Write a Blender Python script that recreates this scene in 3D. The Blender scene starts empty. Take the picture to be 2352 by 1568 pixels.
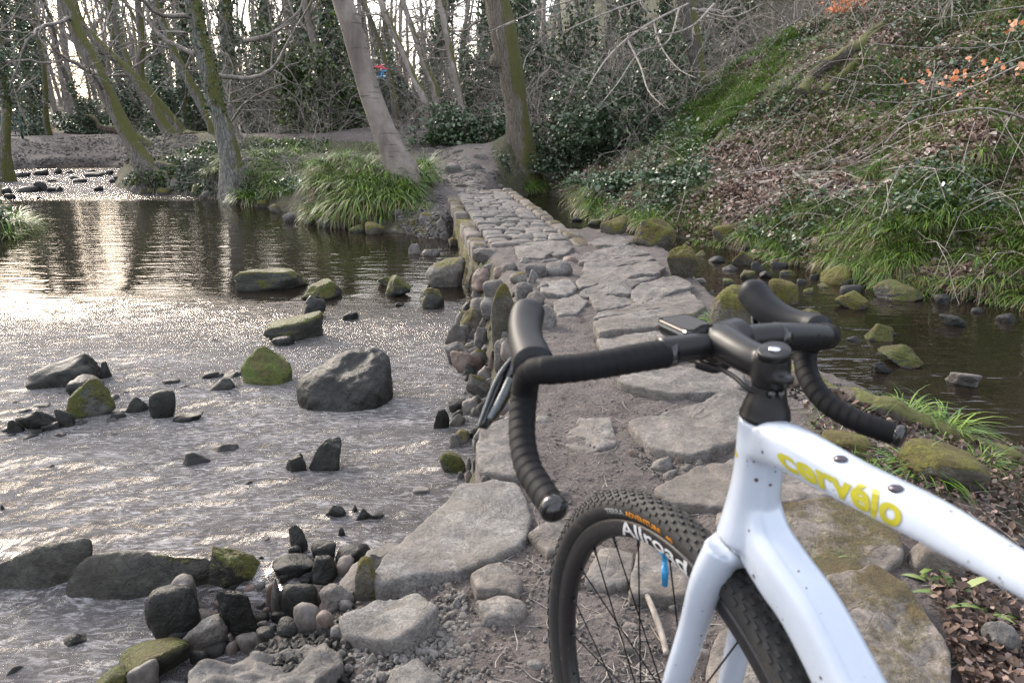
import bpy, math, random
import numpy as np
from mathutils import Vector, Matrix
from mathutils.bvhtree import BVHTree

rad = math.radians
S = bpy.context.scene
COL = S.collection

# ------------------------------------------------------------------ camera
CAM_H = 1.2
PITCH = 17.0
FPX, CX, CY = 1650.0, 1176.0, 784.0          # focal length and centre, in units of a 2352 px wide frame
cam_d = bpy.data.cameras.new("camera")
cam = bpy.data.objects.new("camera", cam_d)
COL.objects.link(cam)
cam.location = (0, 0, CAM_H)
cam.rotation_euler = (rad(90 - PITCH), 0, 0)
cam_d.sensor_width = 36.0
cam_d.lens = 36.0 * FPX / 2352.0
cam_d.clip_start = 0.05
cam_d.clip_end = 1000
cam_d.dof.use_dof = True
cam_d.dof.focus_distance = 4.2
cam_d.dof.aperture_fstop = 9.0
S.camera = cam

# ------------------------------------------------------------------ sky and sun
SUN_AZ, SUN_EL = -42.0, 30.0                 # degrees from +Y towards +X; elevation
world = bpy.data.worlds.new("World")
S.world = world
world.use_nodes = True
wn = world.node_tree.nodes
wl = world.node_tree.links
wn.clear()
w_out = wn.new("ShaderNodeOutputWorld")
w_bg = wn.new("ShaderNodeBackground")
w_sky = wn.new("ShaderNodeTexSky")
w_sky.sky_type = 'NISHITA'
w_sky.sun_disc = False
w_sky.sun_elevation = rad(SUN_EL)
w_sky.sun_rotation = rad(SUN_AZ)
w_sky.air_density = 1.0
w_sky.dust_density = 4.0
w_sky.ozone_density = 1.0
w_bg.inputs[1].default_value = 0.12
w_mix = wn.new("ShaderNodeMix"); w_mix.data_type = 'RGBA'; w_mix.blend_type = 'ADD'      # a thin bright overcast veil over the sky
w_mix.inputs[0].default_value = 1.0
w_mix.inputs[7].default_value = (5.6, 5.5, 5.7, 1)
wl.new(w_sky.outputs[0], w_mix.inputs[6])
wl.new(w_mix.outputs[2], w_bg.inputs[0])
wl.new(w_bg.outputs[0], w_out.inputs[0])

sun_d = bpy.data.lights.new("sun", 'SUN')
sun_d.energy = 2.1
sun_d.angle = rad(11)
sun_d.color = (1.0, 0.92, 0.82)
sun = bpy.data.objects.new("sun", sun_d)
COL.objects.link(sun)
_sd = Vector((math.sin(rad(SUN_AZ)) * math.cos(rad(SUN_EL)), math.cos(rad(SUN_AZ)) * math.cos(rad(SUN_EL)), math.sin(rad(SUN_EL))))
sun.rotation_euler = _sd.to_track_quat('Z', 'Y').to_euler()

S.view_settings.view_transform = 'Standard'
S.view_settings.look = 'None'
S.view_settings.exposure = 1.13
S.view_settings.gamma = 1.0
S.cycles.volume_bounces = 0
S.cycles.use_denoising = True
S.cycles.denoising_prefilter = 'NONE'
S.cycles.denoising_input_passes = 'RGB_ALBEDO_NORMAL'
S.cycles.max_bounces = 6
S.cycles.diffuse_bounces = 3
S.cycles.glossy_bounces = 3
S.cycles.transparent_max_bounces = 8
S.cycles.transmission_bounces = 2
S.cycles.caustics_reflective = False
S.cycles.caustics_refractive = False
S.cycles.sample_clamp_indirect = 4.0

# ------------------------------------------------------------------ projection helpers (pixels of the photo -> points in the place)
_cp, _sp = math.cos(rad(PITCH)), math.sin(rad(PITCH))
def ray(px, py):
    a = (px - CX) / FPX
    b = -(py - CY) / FPX
    return np.array([a, b * _sp + _cp, b * _cp - _sp])
def P(px, py, d):
    return np.array([0, 0, CAM_H]) + ray(px, py) * d
def Gz(px, py, z):
    r = ray(px, py)
    return (np.array([0, 0, CAM_H]) + r * ((z - CAM_H) / r[2]))[:2]

# ------------------------------------------------------------------ noise
def _h(ix, iy, iz, s):
    n = (ix * 374761393 + iy * 668265263 + iz * 2147483647 + s * 974711) & 0xffffffff
    n = ((n ^ (n >> 13)) * 1274126177) & 0xffffffff
    n = ((n ^ (n >> 16)) * 2246822519) & 0xffffffff
    return ((n ^ (n >> 15)) & 0xffffff) / float(0xffffff)
def vnoise(p, s=0):
    p = np.asarray(p, float)
    i = np.floor(p).astype(np.int64)
    f = p - i
    u = f * f * f * (f * (f * 6 - 15) + 10)
    x, y, z = i[..., 0], i[..., 1], i[..., 2]
    ux, uy, uz = u[..., 0], u[..., 1], u[..., 2]
    def L(a, b, t): return a + (b - a) * t
    r = L(L(L(_h(x, y, z, s), _h(x + 1, y, z, s), ux), L(_h(x, y + 1, z, s), _h(x + 1, y + 1, z, s), ux), uy),
          L(L(_h(x, y, z + 1, s), _h(x + 1, y, z + 1, s), ux), L(_h(x, y + 1, z + 1, s), _h(x + 1, y + 1, z + 1, s), ux), uy), uz)
    return r * 2 - 1
def fbm(p, o=4, s=0, g=0.5):
    p = np.asarray(p, float)
    a, t = 1.0, 0.0
    for k in range(o):
        t = t + a * vnoise(p * (2.03 ** k) + 17.3 * k, s + k)
        a *= g
    return t
def fbm2(x, y, o=4, s=0, g=0.5):
    return fbm(np.stack([x, y, np.zeros_like(x) + 0.37], -1), o, s, g)
def ss(a, b, x):
    t = np.clip((x - a) / (b - a), 0, 1)
    return t * t * (3 - 2 * t)

# ------------------------------------------------------------------ mesh and object helpers
def new_mesh(name, V, Fs, smooth=True, tint=None):
    V = np.asarray(V, float)
    me = bpy.data.meshes.new(name)
    if isinstance(Fs, np.ndarray): Fs = [Fs]
    Fs = [np.asarray(f, np.int64) for f in Fs if len(f)]
    me.vertices.add(len(V))
    me.vertices.foreach_set('co', V.astype(np.float32).ravel())
    loops = np.concatenate([f.ravel() for f in Fs])
    tot = np.concatenate([np.full(len(f), f.shape[1]) for f in Fs])
    me.loops.add(len(loops))
    me.loops.foreach_set('vertex_index', loops.astype(np.int32))
    me.polygons.add(len(tot))
    me.polygons.foreach_set('loop_start', (np.cumsum(tot) - tot).astype(np.int32))
    me.polygons.foreach_set('loop_total', tot.astype(np.int32))
    me.polygons.foreach_set('use_smooth', np.full(len(tot), smooth))
    if tint is not None:
        at = me.attributes.new('tint', 'FLOAT', 'POINT')
        at.data.foreach_set('value', np.asarray(tint, np.float32))
    me.update(calc_edges=True)
    return me
def link(name, me, mat, parent=None, loc=(0, 0, 0)):
    o = bpy.data.objects.new(name, me)
    COL.objects.link(o)
    if mat is not None and not me.materials:
        me.materials.append(mat)
    o.location = loc
    if parent is not None: o.parent = parent
    return o
def tag(o, label=None, cat=None, group=None, kind=None):
    if label: o['label'] = label
    if cat: o['category'] = cat
    if group: o['group'] = group
    if kind: o['kind'] = kind
    return o
def empty(name, loc, label, cat, group=None):
    o = bpy.data.objects.new(name, None)
    COL.objects.link(o)
    o.empty_display_size = 0.1
    o.location = loc
    tag(o, label, cat, group)
    return o
def copy_tree(o, loc, rz=0.0, sc=1.0, label=None, group=None):
    c = o.copy(); COL.objects.link(c)
    c.location = loc; c.rotation_euler = (0, 0, rz); c.scale = (sc, sc, sc)
    if label: c['label'] = label
    if group: c['group'] = group
    for ch in list(o.children):
        d = ch.copy(); COL.objects.link(d); d.parent = c
    return c
def merge(parts):
    Vs, Fd, off = [], {}, 0
    for V, Fs in parts:
        V = np.asarray(V, float)
        if isinstance(Fs, np.ndarray): Fs = [Fs]
        for f in Fs:
            if len(f) == 0: continue
            f = np.asarray(f, np.int64)
            Fd.setdefault(f.shape[1], []).append(f + off)
        Vs.append(V); off += len(V)
    return np.concatenate(Vs), [np.concatenate(v) for v in Fd.values()]
def smooth_path(pts, n):
    pts = np.asarray(pts, float)
    m = len(pts)
    if m < 3:
        t = np.linspace(0, 1, n)[:, None]
        return pts[0] * (1 - t) + pts[-1] * t
    seg = np.linalg.norm(np.diff(pts[:, :3], axis=0), axis=1) ** 0.5 + 1e-6
    k = np.concatenate([[0], np.cumsum(seg)])
    tt = np.linspace(0, k[-1], n)
    ext = np.vstack([2 * pts[0] - pts[1], pts, 2 * pts[-1] - pts[-2]])
    ke = np.concatenate([[-seg[0]], k, [k[-1] + seg[-1]]])
    out = []
    for t in tt:
        i = min(max(int(np.searchsorted(k, t, 'right')) - 1, 0), m - 2) + 1
        p0, p1, p2, p3 = ext[i - 1], ext[i], ext[i + 1], ext[i + 2]
        t0, t1, t2, t3 = ke[i - 1], ke[i], ke[i + 1], ke[i + 2]
        A1 = (t1 - t) / (t1 - t0) * p0 + (t - t0) / (t1 - t0) * p1
        A2 = (t2 - t) / (t2 - t1) * p1 + (t - t1) / (t2 - t1) * p2
        A3 = (t3 - t) / (t3 - t2) * p2 + (t - t2) / (t3 - t2) * p3
        B1 = (t2 - t) / (t2 - t0) * A1 + (t - t0) / (t2 - t0) * A2
        B2 = (t3 - t) / (t3 - t1) * A2 + (t - t1) / (t3 - t1) * A3
        out.append((t2 - t) / (t2 - t1) * B1 + (t - t1) / (t2 - t1) * B2)
    return np.array(out)
def tube(pts, r, sides=10, cap=True, ref=None, r2=None, power=2.0, dome=False):
    """closed tube along pts; r along the first cross axis, r2 along the second; ref fixes the second axis"""
    pts = np.asarray(pts, float); n = len(pts)
    r = np.broadcast_to(np.asarray(r, float), (n,))
    r2 = r if r2 is None else np.broadcast_to(np.asarray(r2, float), (n,))
    T = np.gradient(pts, axis=0)
    T /= np.linalg.norm(T, axis=1)[:, None] + 1e-12
    A = np.zeros_like(pts)
    if ref is not None:
        for i in range(n):
            a = np.cross(T[i], ref); A[i] = a / (np.linalg.norm(a) + 1e-12)
    else:
        u = np.array([0, 0, 1.0]) if abs(T[0][2]) < .9 else np.array([1.0, 0, 0])
        a = np.cross(T[0], u); a /= np.linalg.norm(a)
        for i in range(n):
            a = a - T[i] * np.dot(a, T[i]); a /= np.linalg.norm(a) + 1e-12
            A[i] = a
    B = np.cross(A, T)
    th = np.arange(sides) * 2 * math.pi / sides
    c, s = np.cos(th), np.sin(th)
    if power != 2.0:
        c = np.sign(c) * np.abs(c) ** (2 / power); s = np.sign(s) * np.abs(s) ** (2 / power)
    V = pts[:, None] + A[:, None] * (r[:, None] * c)[..., None] + B[:, None] * (r2[:, None] * s)[..., None]
    V = V.reshape(-1, 3)
    i = np.arange(n - 1)[:, None] * sides; j = np.arange(sides)[None]; k = (j + 1) % sides
    F = np.stack([i + j, i + k, i + sides + k, i + sides + j], -1).reshape(-1, 4)
    Fs = [F]
    if cap:
        b0, b1 = pts[0], pts[-1]
        if dome:
            b0 = b0 - T[0] * r[0] * .5; b1 = b1 + T[-1] * r[-1] * .5
        V = np.vstack([V, b0, b1])
        c0, c1 = n * sides, n * sides + 1
        j = np.arange(sides); k = (j + 1) % sides
        Fs.append(np.stack([np.full(sides, c0), k, j], -1))
        Fs.append(np.stack([np.full(sides, c1), (n - 1) * sides + j, (n - 1) * sides + k], -1))
    return V, Fs
def box(c, X, Y, Z):
    c, X, Y, Z = map(lambda a: np.asarray(a, float), (c, X, Y, Z))
    V = np.array([c + sx * X + sy * Y + sz * Z for sz in (-1, 1) for sy in (-1, 1) for sx in (-1, 1)])
    F = np.array([[0, 2, 3, 1], [4, 5, 7, 6], [0, 1, 5, 4], [2, 6, 7, 3], [0, 4, 6, 2], [1, 3, 7, 5]])
    return V, [F]

# ------------------------------------------------------------------ materials
def nmat(name):
    m = bpy.data.materials.new(name); m.use_nodes = True
    nt = m.node_tree; nt.nodes.clear()
    out = nt.nodes.new('ShaderNodeOutputMaterial')
    b = nt.nodes.new('ShaderNodeBsdfPrincipled')
    nt.links.new(b.outputs[0], out.inputs[0])
    return m, nt, b, out
class N:
    def __init__(s, nt): s.nt = nt
    def new(s, t, **k):
        n = s.nt.nodes.new(t)
        for a, v in k.items(): setattr(n, a, v)
        return n
    def set(s, n, i, v):
        if hasattr(v, 'is_output') or isinstance(v, bpy.types.NodeSocket): s.nt.links.new(v, n.inputs[i])
        else: n.inputs[i].default_value = v
    def coord(s, rnd=True, scale=(1, 1, 1), which='Object'):
        tc = s.new('ShaderNodeTexCoord')
        mp = s.new('ShaderNodeMapping')
        s.nt.links.new(tc.outputs[which], mp.inputs['Vector'])
        mp.inputs['Scale'].default_value = scale
        if rnd:
            oi = s.new('ShaderNodeObjectInfo')
            mu = s.new('ShaderNodeMath', operation='MULTIPLY'); s.set(mu, 0, oi.outputs['Random']); s.set(mu, 1, 50.0)
            s.nt.links.new(mu.outputs[0], mp.inputs['Location'])
        return mp.outputs[0]
    def noise(s, vec, scale, detail=6, rough=.6, dist=0.0):
        n = s.new('ShaderNodeTexNoise'); s.set(n, 'Vector', vec)
        n.inputs['Scale'].default_value = scale; n.inputs['Detail'].default_value = detail
        n.inputs['Roughness'].default_value = rough; n.inputs['Distortion'].default_value = dist
        return n.outputs[0]
    def vor(s, vec, scale, feature='F1', out=0):
        n = s.new('ShaderNodeTexVoronoi', feature=feature); s.set(n, 'Vector', vec); n.inputs['Scale'].default_value = scale
        return n.outputs[out]
    def ramp(s, fac, stops):
        n = s.new('ShaderNodeValToRGB'); s.set(n, 0, fac)
        e = n.color_ramp.elements
        while len(e) < len(stops): e.new(.5)
        for k, (p, c) in enumerate(stops):
            e[k].position = p
            e[k].color = (*c, 1) if isinstance(c, (tuple, list)) else (c, c, c, 1)
        return n.outputs[0]
    def mix(s, fac, a, b, mode='MIX'):
        n = s.new('ShaderNodeMix', data_type='RGBA', blend_type=mode)
        s.set(n, 0, fac)
        for i, v in ((6, a), (7, b)):
            if isinstance(v, (tuple, list)): v = (*v, 1) if len(v) == 3 else v
            s.set(n, i, v)
        return n.outputs[2]
    def math(s, op, a, b=0.0):
        n = s.new('ShaderNodeMath', operation=op); s.set(n, 0, a); s.set(n, 1, b); return n.outputs[0]
    def bump(s, h, strength=.5, dist=.02, normal=None):
        n = s.new('ShaderNodeBump'); s.set(n, 'Height', h)
        n.inputs['Strength'].default_value = strength; n.inputs['Distance'].default_value = dist
        if normal is not None: s.set(n, 'Normal', normal)
        return n.outputs[0]
    def up(s):
        g = s.new('ShaderNodeNewGeometry'); x = s.new('ShaderNodeSeparateXYZ'); s.set(x, 0, g.outputs['Normal']); return x.outputs[2]
    def attr(s, name):
        a = s.new('ShaderNodeAttribute', attribute_name=name); return a.outputs['Fac']

def stone_mat(name, dark, mid, light, moss=0.0, mosscol=((.05, .055, .012), (.13, .13, .02)), rough=.8, scale=6.0, wet=False, bumpd=.02):
    m, nt, b, out = nmat(name); n = N(nt)
    c = n.coord()
    big = n.noise(c, scale, 8, .65, .3)
    fine = n.noise(c, scale * 14, 5, .7)
    col = n.ramp(big, [(.28, dark), (.5, mid), (.72, light)])
    spk = n.ramp(fine, [(.3, .48), (.5, .95), (.68, 1.4)])
    blot = n.ramp(n.noise(c, scale * 3.1, 6, .7, .8), [(.34, .6), (.5, 1.0), (.66, 1.28)])
    spk = n.mix(1.0, spk, blot, 'MULTIPLY')
    col = n.mix(1.0, col, spk, 'MULTIPLY')
    stain = n.ramp(n.noise(c, scale * .5, 4, .5, 1.0), [(.42, 0.0), (.62, 1.0)])
    col = n.mix(n.math('MULTIPLY', stain, .45), col, tuple(x * y for x, y in zip(mid, (1.07, .96, .83))))
    lich = n.ramp(n.noise(c, scale * 5, 4, .6), [(.62, 0.0), (.7, 1.0)])
    col = n.mix(n.math('MULTIPLY', lich, .35), col, tuple(min(1, x * 1.5) for x in light))
    hgt = n.math('ADD', big, n.math('MULTIPLY', fine, .35))
    warp = n.noise(c, scale * .9, 3, .5, 2.5)
    crack = n.ramp(n.math('ABSOLUTE', n.math('SUBTRACT', warp, .5)), [(0, 0.0), (.012, 1.0)])
    hgt = n.math('ADD', hgt, n.math('MULTIPLY', crack, .12))
    if moss > 0:
        upn = n.up()
        mn = n.noise(c, scale * .8, 5, .6)
        f = n.math('ADD', n.math('MULTIPLY', upn, .38), mn)
        f = n.ramp(f, [(1.0 - moss * .5, 0.0), (1.08 - moss * .5, 1.0)]) if moss < 1 else n.ramp(f, [(.42, 0.0), (.6, 1.0)])
        mt = n.noise(c, 90, 4, .8)
        mc = n.mix(n.ramp(mt, [(.35, 0.0), (.65, 1.0)]), mosscol[0], mosscol[1])
        mc = n.mix(n.ramp(n.noise(c, scale * 2.2, 4, .6), [(.4, 0.0), (.62, .7)]), mc, (.075, .05, .018))
        mc = n.mix(1.0, mc, n.ramp(n.noise(c, scale * 7, 4, .7), [(.3, .55), (.7, 1.25)]), 'MULTIPLY')
        col = n.mix(f, col, mc)
        hgt = n.math('ADD', hgt, n.math('MULTIPLY', f, n.math('ADD', n.math('MULTIPLY', mt, .9), .2)))
    nt.links.new(col, b.inputs['Base Color'])
    b.inputs['Roughness'].default_value = rough
    if wet:
        b.inputs['Specular IOR Level'].default_value = .28
        nt.links.new(n.ramp(big, [(.3, .25), (.7, rough)]), b.inputs['Roughness'])
    nt.links.new(n.bump(hgt, .9, bumpd), b.inputs['Normal'])
    return m

M = {}
M['slab'] = stone_mat('sandstone_slab', (.046, .041, .037), (.100, .091, .083), (.168, .155, .142), 0.0, scale=4.5)
M['sett'] = stone_mat('sett_stone', (.052, .047, .042), (.112, .103, .094), (.19, .175, .162), 0.0, scale=7)
M['slab_moss'] = stone_mat('mossy_slab', (.06, .052, .045), (.11, .097, .085), (.18, .16, .142), .36, ((.035, .029, .009), (.09, .078, .02)), scale=4)
M['wet'] = stone_mat('wet_river_rock', (.005, .0055, .005), (.013, .0135, .0125), (.034, .034, .029), 0.0, rough=.62, wet=True, scale=5)
M['wet_moss'] = stone_mat('mossy_river_rock', (.015, .015, .012), (.035, .036, .03), (.07, .07, .06), .88, ((.035, .045, .008), (.10, .115, .018)), rough=.6, wet=True, scale=5)
M['wet_moss3'] = stone_mat('barely_mossy_boulder', (.009, .009, .008), (.026, .025, .021), (.055, .053, .045), .26, ((.04, .046, .008), (.11, .12, .016)), rough=.62, wet=True, scale=5)
M['wet_moss2'] = stone_mat('green_mossy_boulder', (.008, .008, .007), (.02, .02, .016), (.04, .04, .03), 1.0, ((.03, .05, .006), (.11, .15, .015)), rough=.8, scale=5)
M['moss'] = stone_mat('moss_covered_rock', (.03, .028, .02), (.06, .055, .04), (.1, .09, .07), .98, ((.05, .05, .008), (.15, .145, .02)), rough=.9, scale=5)
M['grey'] = stone_mat('grey_boulder', (.04, .037, .034), (.085, .079, .073), (.15, .141, .13), 0.0, scale=5)
M['grey_moss'] = stone_mat('grey_boulder_mossy', (.05, .046, .04), (.10, .092, .082), (.17, .16, .14), .6, ((.05, .05, .01), (.13, .12, .02)), scale=5)
M['pebble'] = stone_mat('river_cobble', (.04, .035, .031), (.085, .075, .068), (.15, .13, .12), 0.0, rough=.65, scale=4, bumpd=.004)
M['pebble_red'] = stone_mat('reddish_cobble', (.06, .043, .036), (.11, .083, .07), (.17, .13, .11), 0.0, rough=.7, scale=4, bumpd=.004)
M['pale'] = stone_mat('pale_grey_stone', (.062, .058, .053), (.122, .115, .107), (.21, .2, .187), 0.0, scale=8)

def leaf_mat(name, stops, rough=.55, spec=.4, trans=0.0):
    m, nt, b, out = nmat(name); n = N(nt)
    col = n.ramp(n.attr('tint'), stops)
    nt.links.new(col, b.inputs['Base Color'])
    b.inputs['Roughness'].default_value = rough
    b.inputs['Specular IOR Level'].default_value = spec
    if trans:
        t = n.new('ShaderNodeBsdfTranslucent'); nt.links.new(col, t.inputs[0])
        ms = n.new('ShaderNodeMixShader'); ms.inputs[0].default_value = trans
        nt.links.new(b.outputs[0], ms.inputs[1]); nt.links.new(t.outputs[0], ms.inputs[2]); nt.links.new(ms.outputs[0], out.inputs[0])
    return m
M['rush'] = leaf_mat('woodrush_blades', [(0, (.16, .115, .06)), (.16, (.22, .18, .09)), (.24, (.03, .065, .015)), (.6, (.075, .15, .022)), (1, (.22, .32, .05))], .45, .5, .25)
M['grass'] = leaf_mat('grass_blades', [(0, (.15, .12, .06)), (.2, (.05, .09, .02)), (.6, (.09, .18, .028)), (1, (.19, .30, .05))], .5, .4, .25)
M['litter_damp'] = leaf_mat('damp_dead_leaves', [(0, (.02, .013, .01)), (.4, (.06, .038, .028)), (.8, (.14, .095, .075)), (1, (.26, .2, .17))], .7, .3, .1)
M['litter'] = leaf_mat('dead_leaves', [(0, (.05, .032, .022)), (.35, (.17, .11, .08)), (.7, (.34, .25, .21)), (1, (.55, .46, .41))], .7, .3, .1)
M['bramble'] = leaf_mat('bramble_leaves', [(0, (.03, .05, .022)), (.5, (.06, .10, .045)), (.85, (.10, .145, .08)), (1, (.125, .165, .105))], .38, .55, .1)
M['ivy'] = leaf_mat('ivy_leaves', [(0, (.03, .048, .024)), (.5, (.062, .098, .048)), (.85, (.095, .135, .075)), (1, (.12, .155, .10))], .35, .55, .1)
M['holly'] = leaf_mat('holly_leaves', [(0, (.02, .04, .012)), (.5, (.05, .085, .02)), (1, (.11, .15, .04))], .3, .6, .15)
M['copper'] = leaf_mat('copper_beech_leaves', [(0, (.42, .15, .06)), (.5, (.62, .25, .12)), (1, (.72, .42, .28))], .6, .3, .3)
M['fern'] = leaf_mat('fern_fronds', [(0, (.06, .09, .015)), (1, (.18, .22, .04))], .5, .4, .2)

def bark_mat(name, a, b_, c_, moss=0.0, vert=6.0, hor=1.2, bd=.03, rings=False, scale=6):
    m, nt, b, out = nmat(name); n = N(nt)
    c = n.coord(True, (vert, vert, hor))
    t = n.noise(c, scale * .6, 6, .65, .4)
    col = n.ramp(t, [(.3, a), (.5, b_), (.7, c_)])
    fur = n.ramp(n.vor(c, scale * .7, 'DISTANCE_TO_EDGE'), [(0, 0.0), (.18, 1.0)])
    h = n.math('ADD', t, n.math('MULTIPLY', fur, .5))
    if rings:
        cr = n.coord(True, (1, 1, 14))
        rg = n.ramp(n.noise(cr, 1.6, 3, .5, .1), [(.62, 0.0), (.655, 1.0)])
        col = n.mix(1.0, col, n.ramp(n.noise(c, 2.2, 6, .7, .5), [(.35, .62), (.62, 1.1)]), 'MULTIPLY')
        col = n.mix(n.math('MULTIPLY', rg, .6), col, tuple(x * .35 for x in a))
        h = n.math('ADD', t, n.math('MULTIPLY', rg, -.6))
    else:
        col = n.mix(1.0, col, n.ramp(fur, [(0, .5), (.6, 1.0)]), 'MULTIPLY')
    if moss:
        c2 = n.coord(True, (1, 1, .6))
        g = n.new('ShaderNodeNewGeometry'); x = n.new('ShaderNodeSeparateXYZ'); n.set(x, 0, g.outputs['Normal'])
        side = n.math('MULTIPLY', n.math('ADD', x.outputs[0], x.outputs[2]), .22)
        f = n.ramp(n.math('ADD', n.noise(c2, 1.8, 5, .6), side), [(.66 - moss * .2, 0.0), (.74 - moss * .2, 1.0)])
        mt = n.noise(c2, 60, 4, .8)
        col = n.mix(f, col, n.mix(mt, (.045, .05, .012), (.13, .13, .03)))
        h = n.math('ADD', h, n.math('MULTIPLY', f, mt))
    nt.links.new(col, b.inputs['Base Color'])
    b.inputs['Roughness'].default_value = .85
    nt.links.new(n.bump(h, .8, bd), b.inputs['Normal'])
    return m
M['beech'] = bark_mat('smooth_beech_bark', (.085, .07, .06), (.155, .13, .112), (.235, .205, .18), 0.0, 1.2, .6, .012, rings=True, scale=3)
M['oak'] = bark_mat('furrowed_oak_bark', (.07, .055, .045), (.14, .115, .09), (.22, .19, .155), .75, 9, .9, .05)
M['mossy'] = bark_mat('mossy_bark', (.06, .052, .042), (.125, .11, .09), (.19, .175, .15), .45, 5, 1.2, .03)
M['alder'] = bark_mat('grey_alder_bark', (.065, .062, .055), (.14, .135, .12), (.22, .21, .19), .45, 5, 1.3, .04)
M['bark'] = bark_mat('plain_bark', (.055, .048, .04), (.10, .09, .075), (.16, .145, .12), .5, 5, 1.4, .03)
M['birch'] = bark_mat('pale_birch_bark', (.16, .135, .12), (.27, .235, .21), (.36, .33, .3), .35, 1.5, .8, .01, rings=True, scale=3)
M['twig'] = bark_mat('twig_bark', (.11, .095, .08), (.19, .167, .147), (.29, .257, .227), 0.0, 2, 2, .004)
M['twig_pale'] = bark_mat('pale_twig_bark', (.16, .14, .12), (.25, .22, .19), (.36, .33, .29), 0.0, 2, 2, .004)
M['dead'] = bark_mat('dead_wood', (.03, .02, .014), (.07, .045, .032), (.13, .09, .065), .2, 4, 1.5, .05)

def simple(name, col, rough=.5, metal=0.0, coat=0.0, spec=.5, bumps=None):
    m, nt, b, out = nmat(name); n = N(nt)
    c = n.coord(False)
    t = n.ramp(n.noise(c, 40, 4, .6), [(.3, .85), (.7, 1.12)])
    nt.links.new(n.mix(1.0, col, t, 'MULTIPLY'), b.inputs['Base Color'])
    b.inputs['Roughness'].default_value = rough
    b.inputs['Metallic'].default_value = metal
    b.inputs['Coat Weight'].default_value = coat
    b.inputs['Coat Roughness'].default_value = .06
    b.inputs['Specular IOR Level'].default_value = spec
    if bumps: nt.links.new(n.bump(n.noise(c, bumps[0], 3, .6), bumps[1], bumps[2]), b.inputs['Normal'])
    return m

# ------------------------------------------------------------------ the lie of the land
WATER = -0.40
def wz(x, y):
    left = 1 - ss(-.35, .15, np.asarray(x, float) + 0 * np.asarray(y, float))
    return WATER - left * (.06 * (1 - ss(4.0, 7.5, y)) + .11 * (1 - ss(2.25, 2.5, y + .12 * (x + 1.2))))
def poly_w(px, z): return [tuple(Gz(a, b, z)) for a, b in px]
PATH_POLY = poly_w([(505, 1500), (560, 1440), (700, 1400), (800, 1330), (880, 1270), (945, 1225), (1000, 1165), (1060, 1110), (1095, 1075),
                    (1100, 990), (1150, 900), (1160, 800), (1150, 700), (1120, 625), (1085, 575)], -.1) + \
            poly_w([(1300, 545), (1430, 548), (1520, 580), (1600, 640), (1660, 700), (1730, 760), (1790, 820), (1870, 875), (2000, 915), (2130, 965),
                    (2352, 985), (2900, 1080)], -.15) + [(6, 1.5), (6, -5), (-1.6, -5), (-1.1, 1.0)]
FAR_POLY = poly_w([(1080, 610), (1040, 575), (1000, 562), (930, 550), (850, 535), (760, 522), (690, 503), (640, 492), (590, 478), (520, 470), (440, 452),
                   (360, 447), (290, 443), (262, 425), (268, 400), (285, 388), (240, 380), (100, 387), (0, 393), (-300, 402)], WATER) + \
           [(-70, 22), (-90, 140), (110, 140), (30, 60), (4.6, 34), (1.6, 21), (.55, 17.2), (.15, 14.6), (-.5, 10.5), (-.3, 8.6)]
HILL_POLY = poly_w([(1235, 425), (1290, 460), (1345, 500), (1420, 530), (1500, 548), (1580, 562), (1650, 578), (1750, 606), (1850, 632), (1990, 672),
                    (2120, 690), (2250, 690), (2352, 712), (2700, 770)], WATER) + [(9, 3.0), (16, -5), (110, -5), (110, 140), (36, 62), (7.4, 36), (3.4, 22.5)]
LEFT_POLY = poly_w([(-500, 397), (5, 400), (34, 428), (22, 455), (40, 492), (80, 530), (60, 546), (0, 562), (-500, 650)], WATER)

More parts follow.
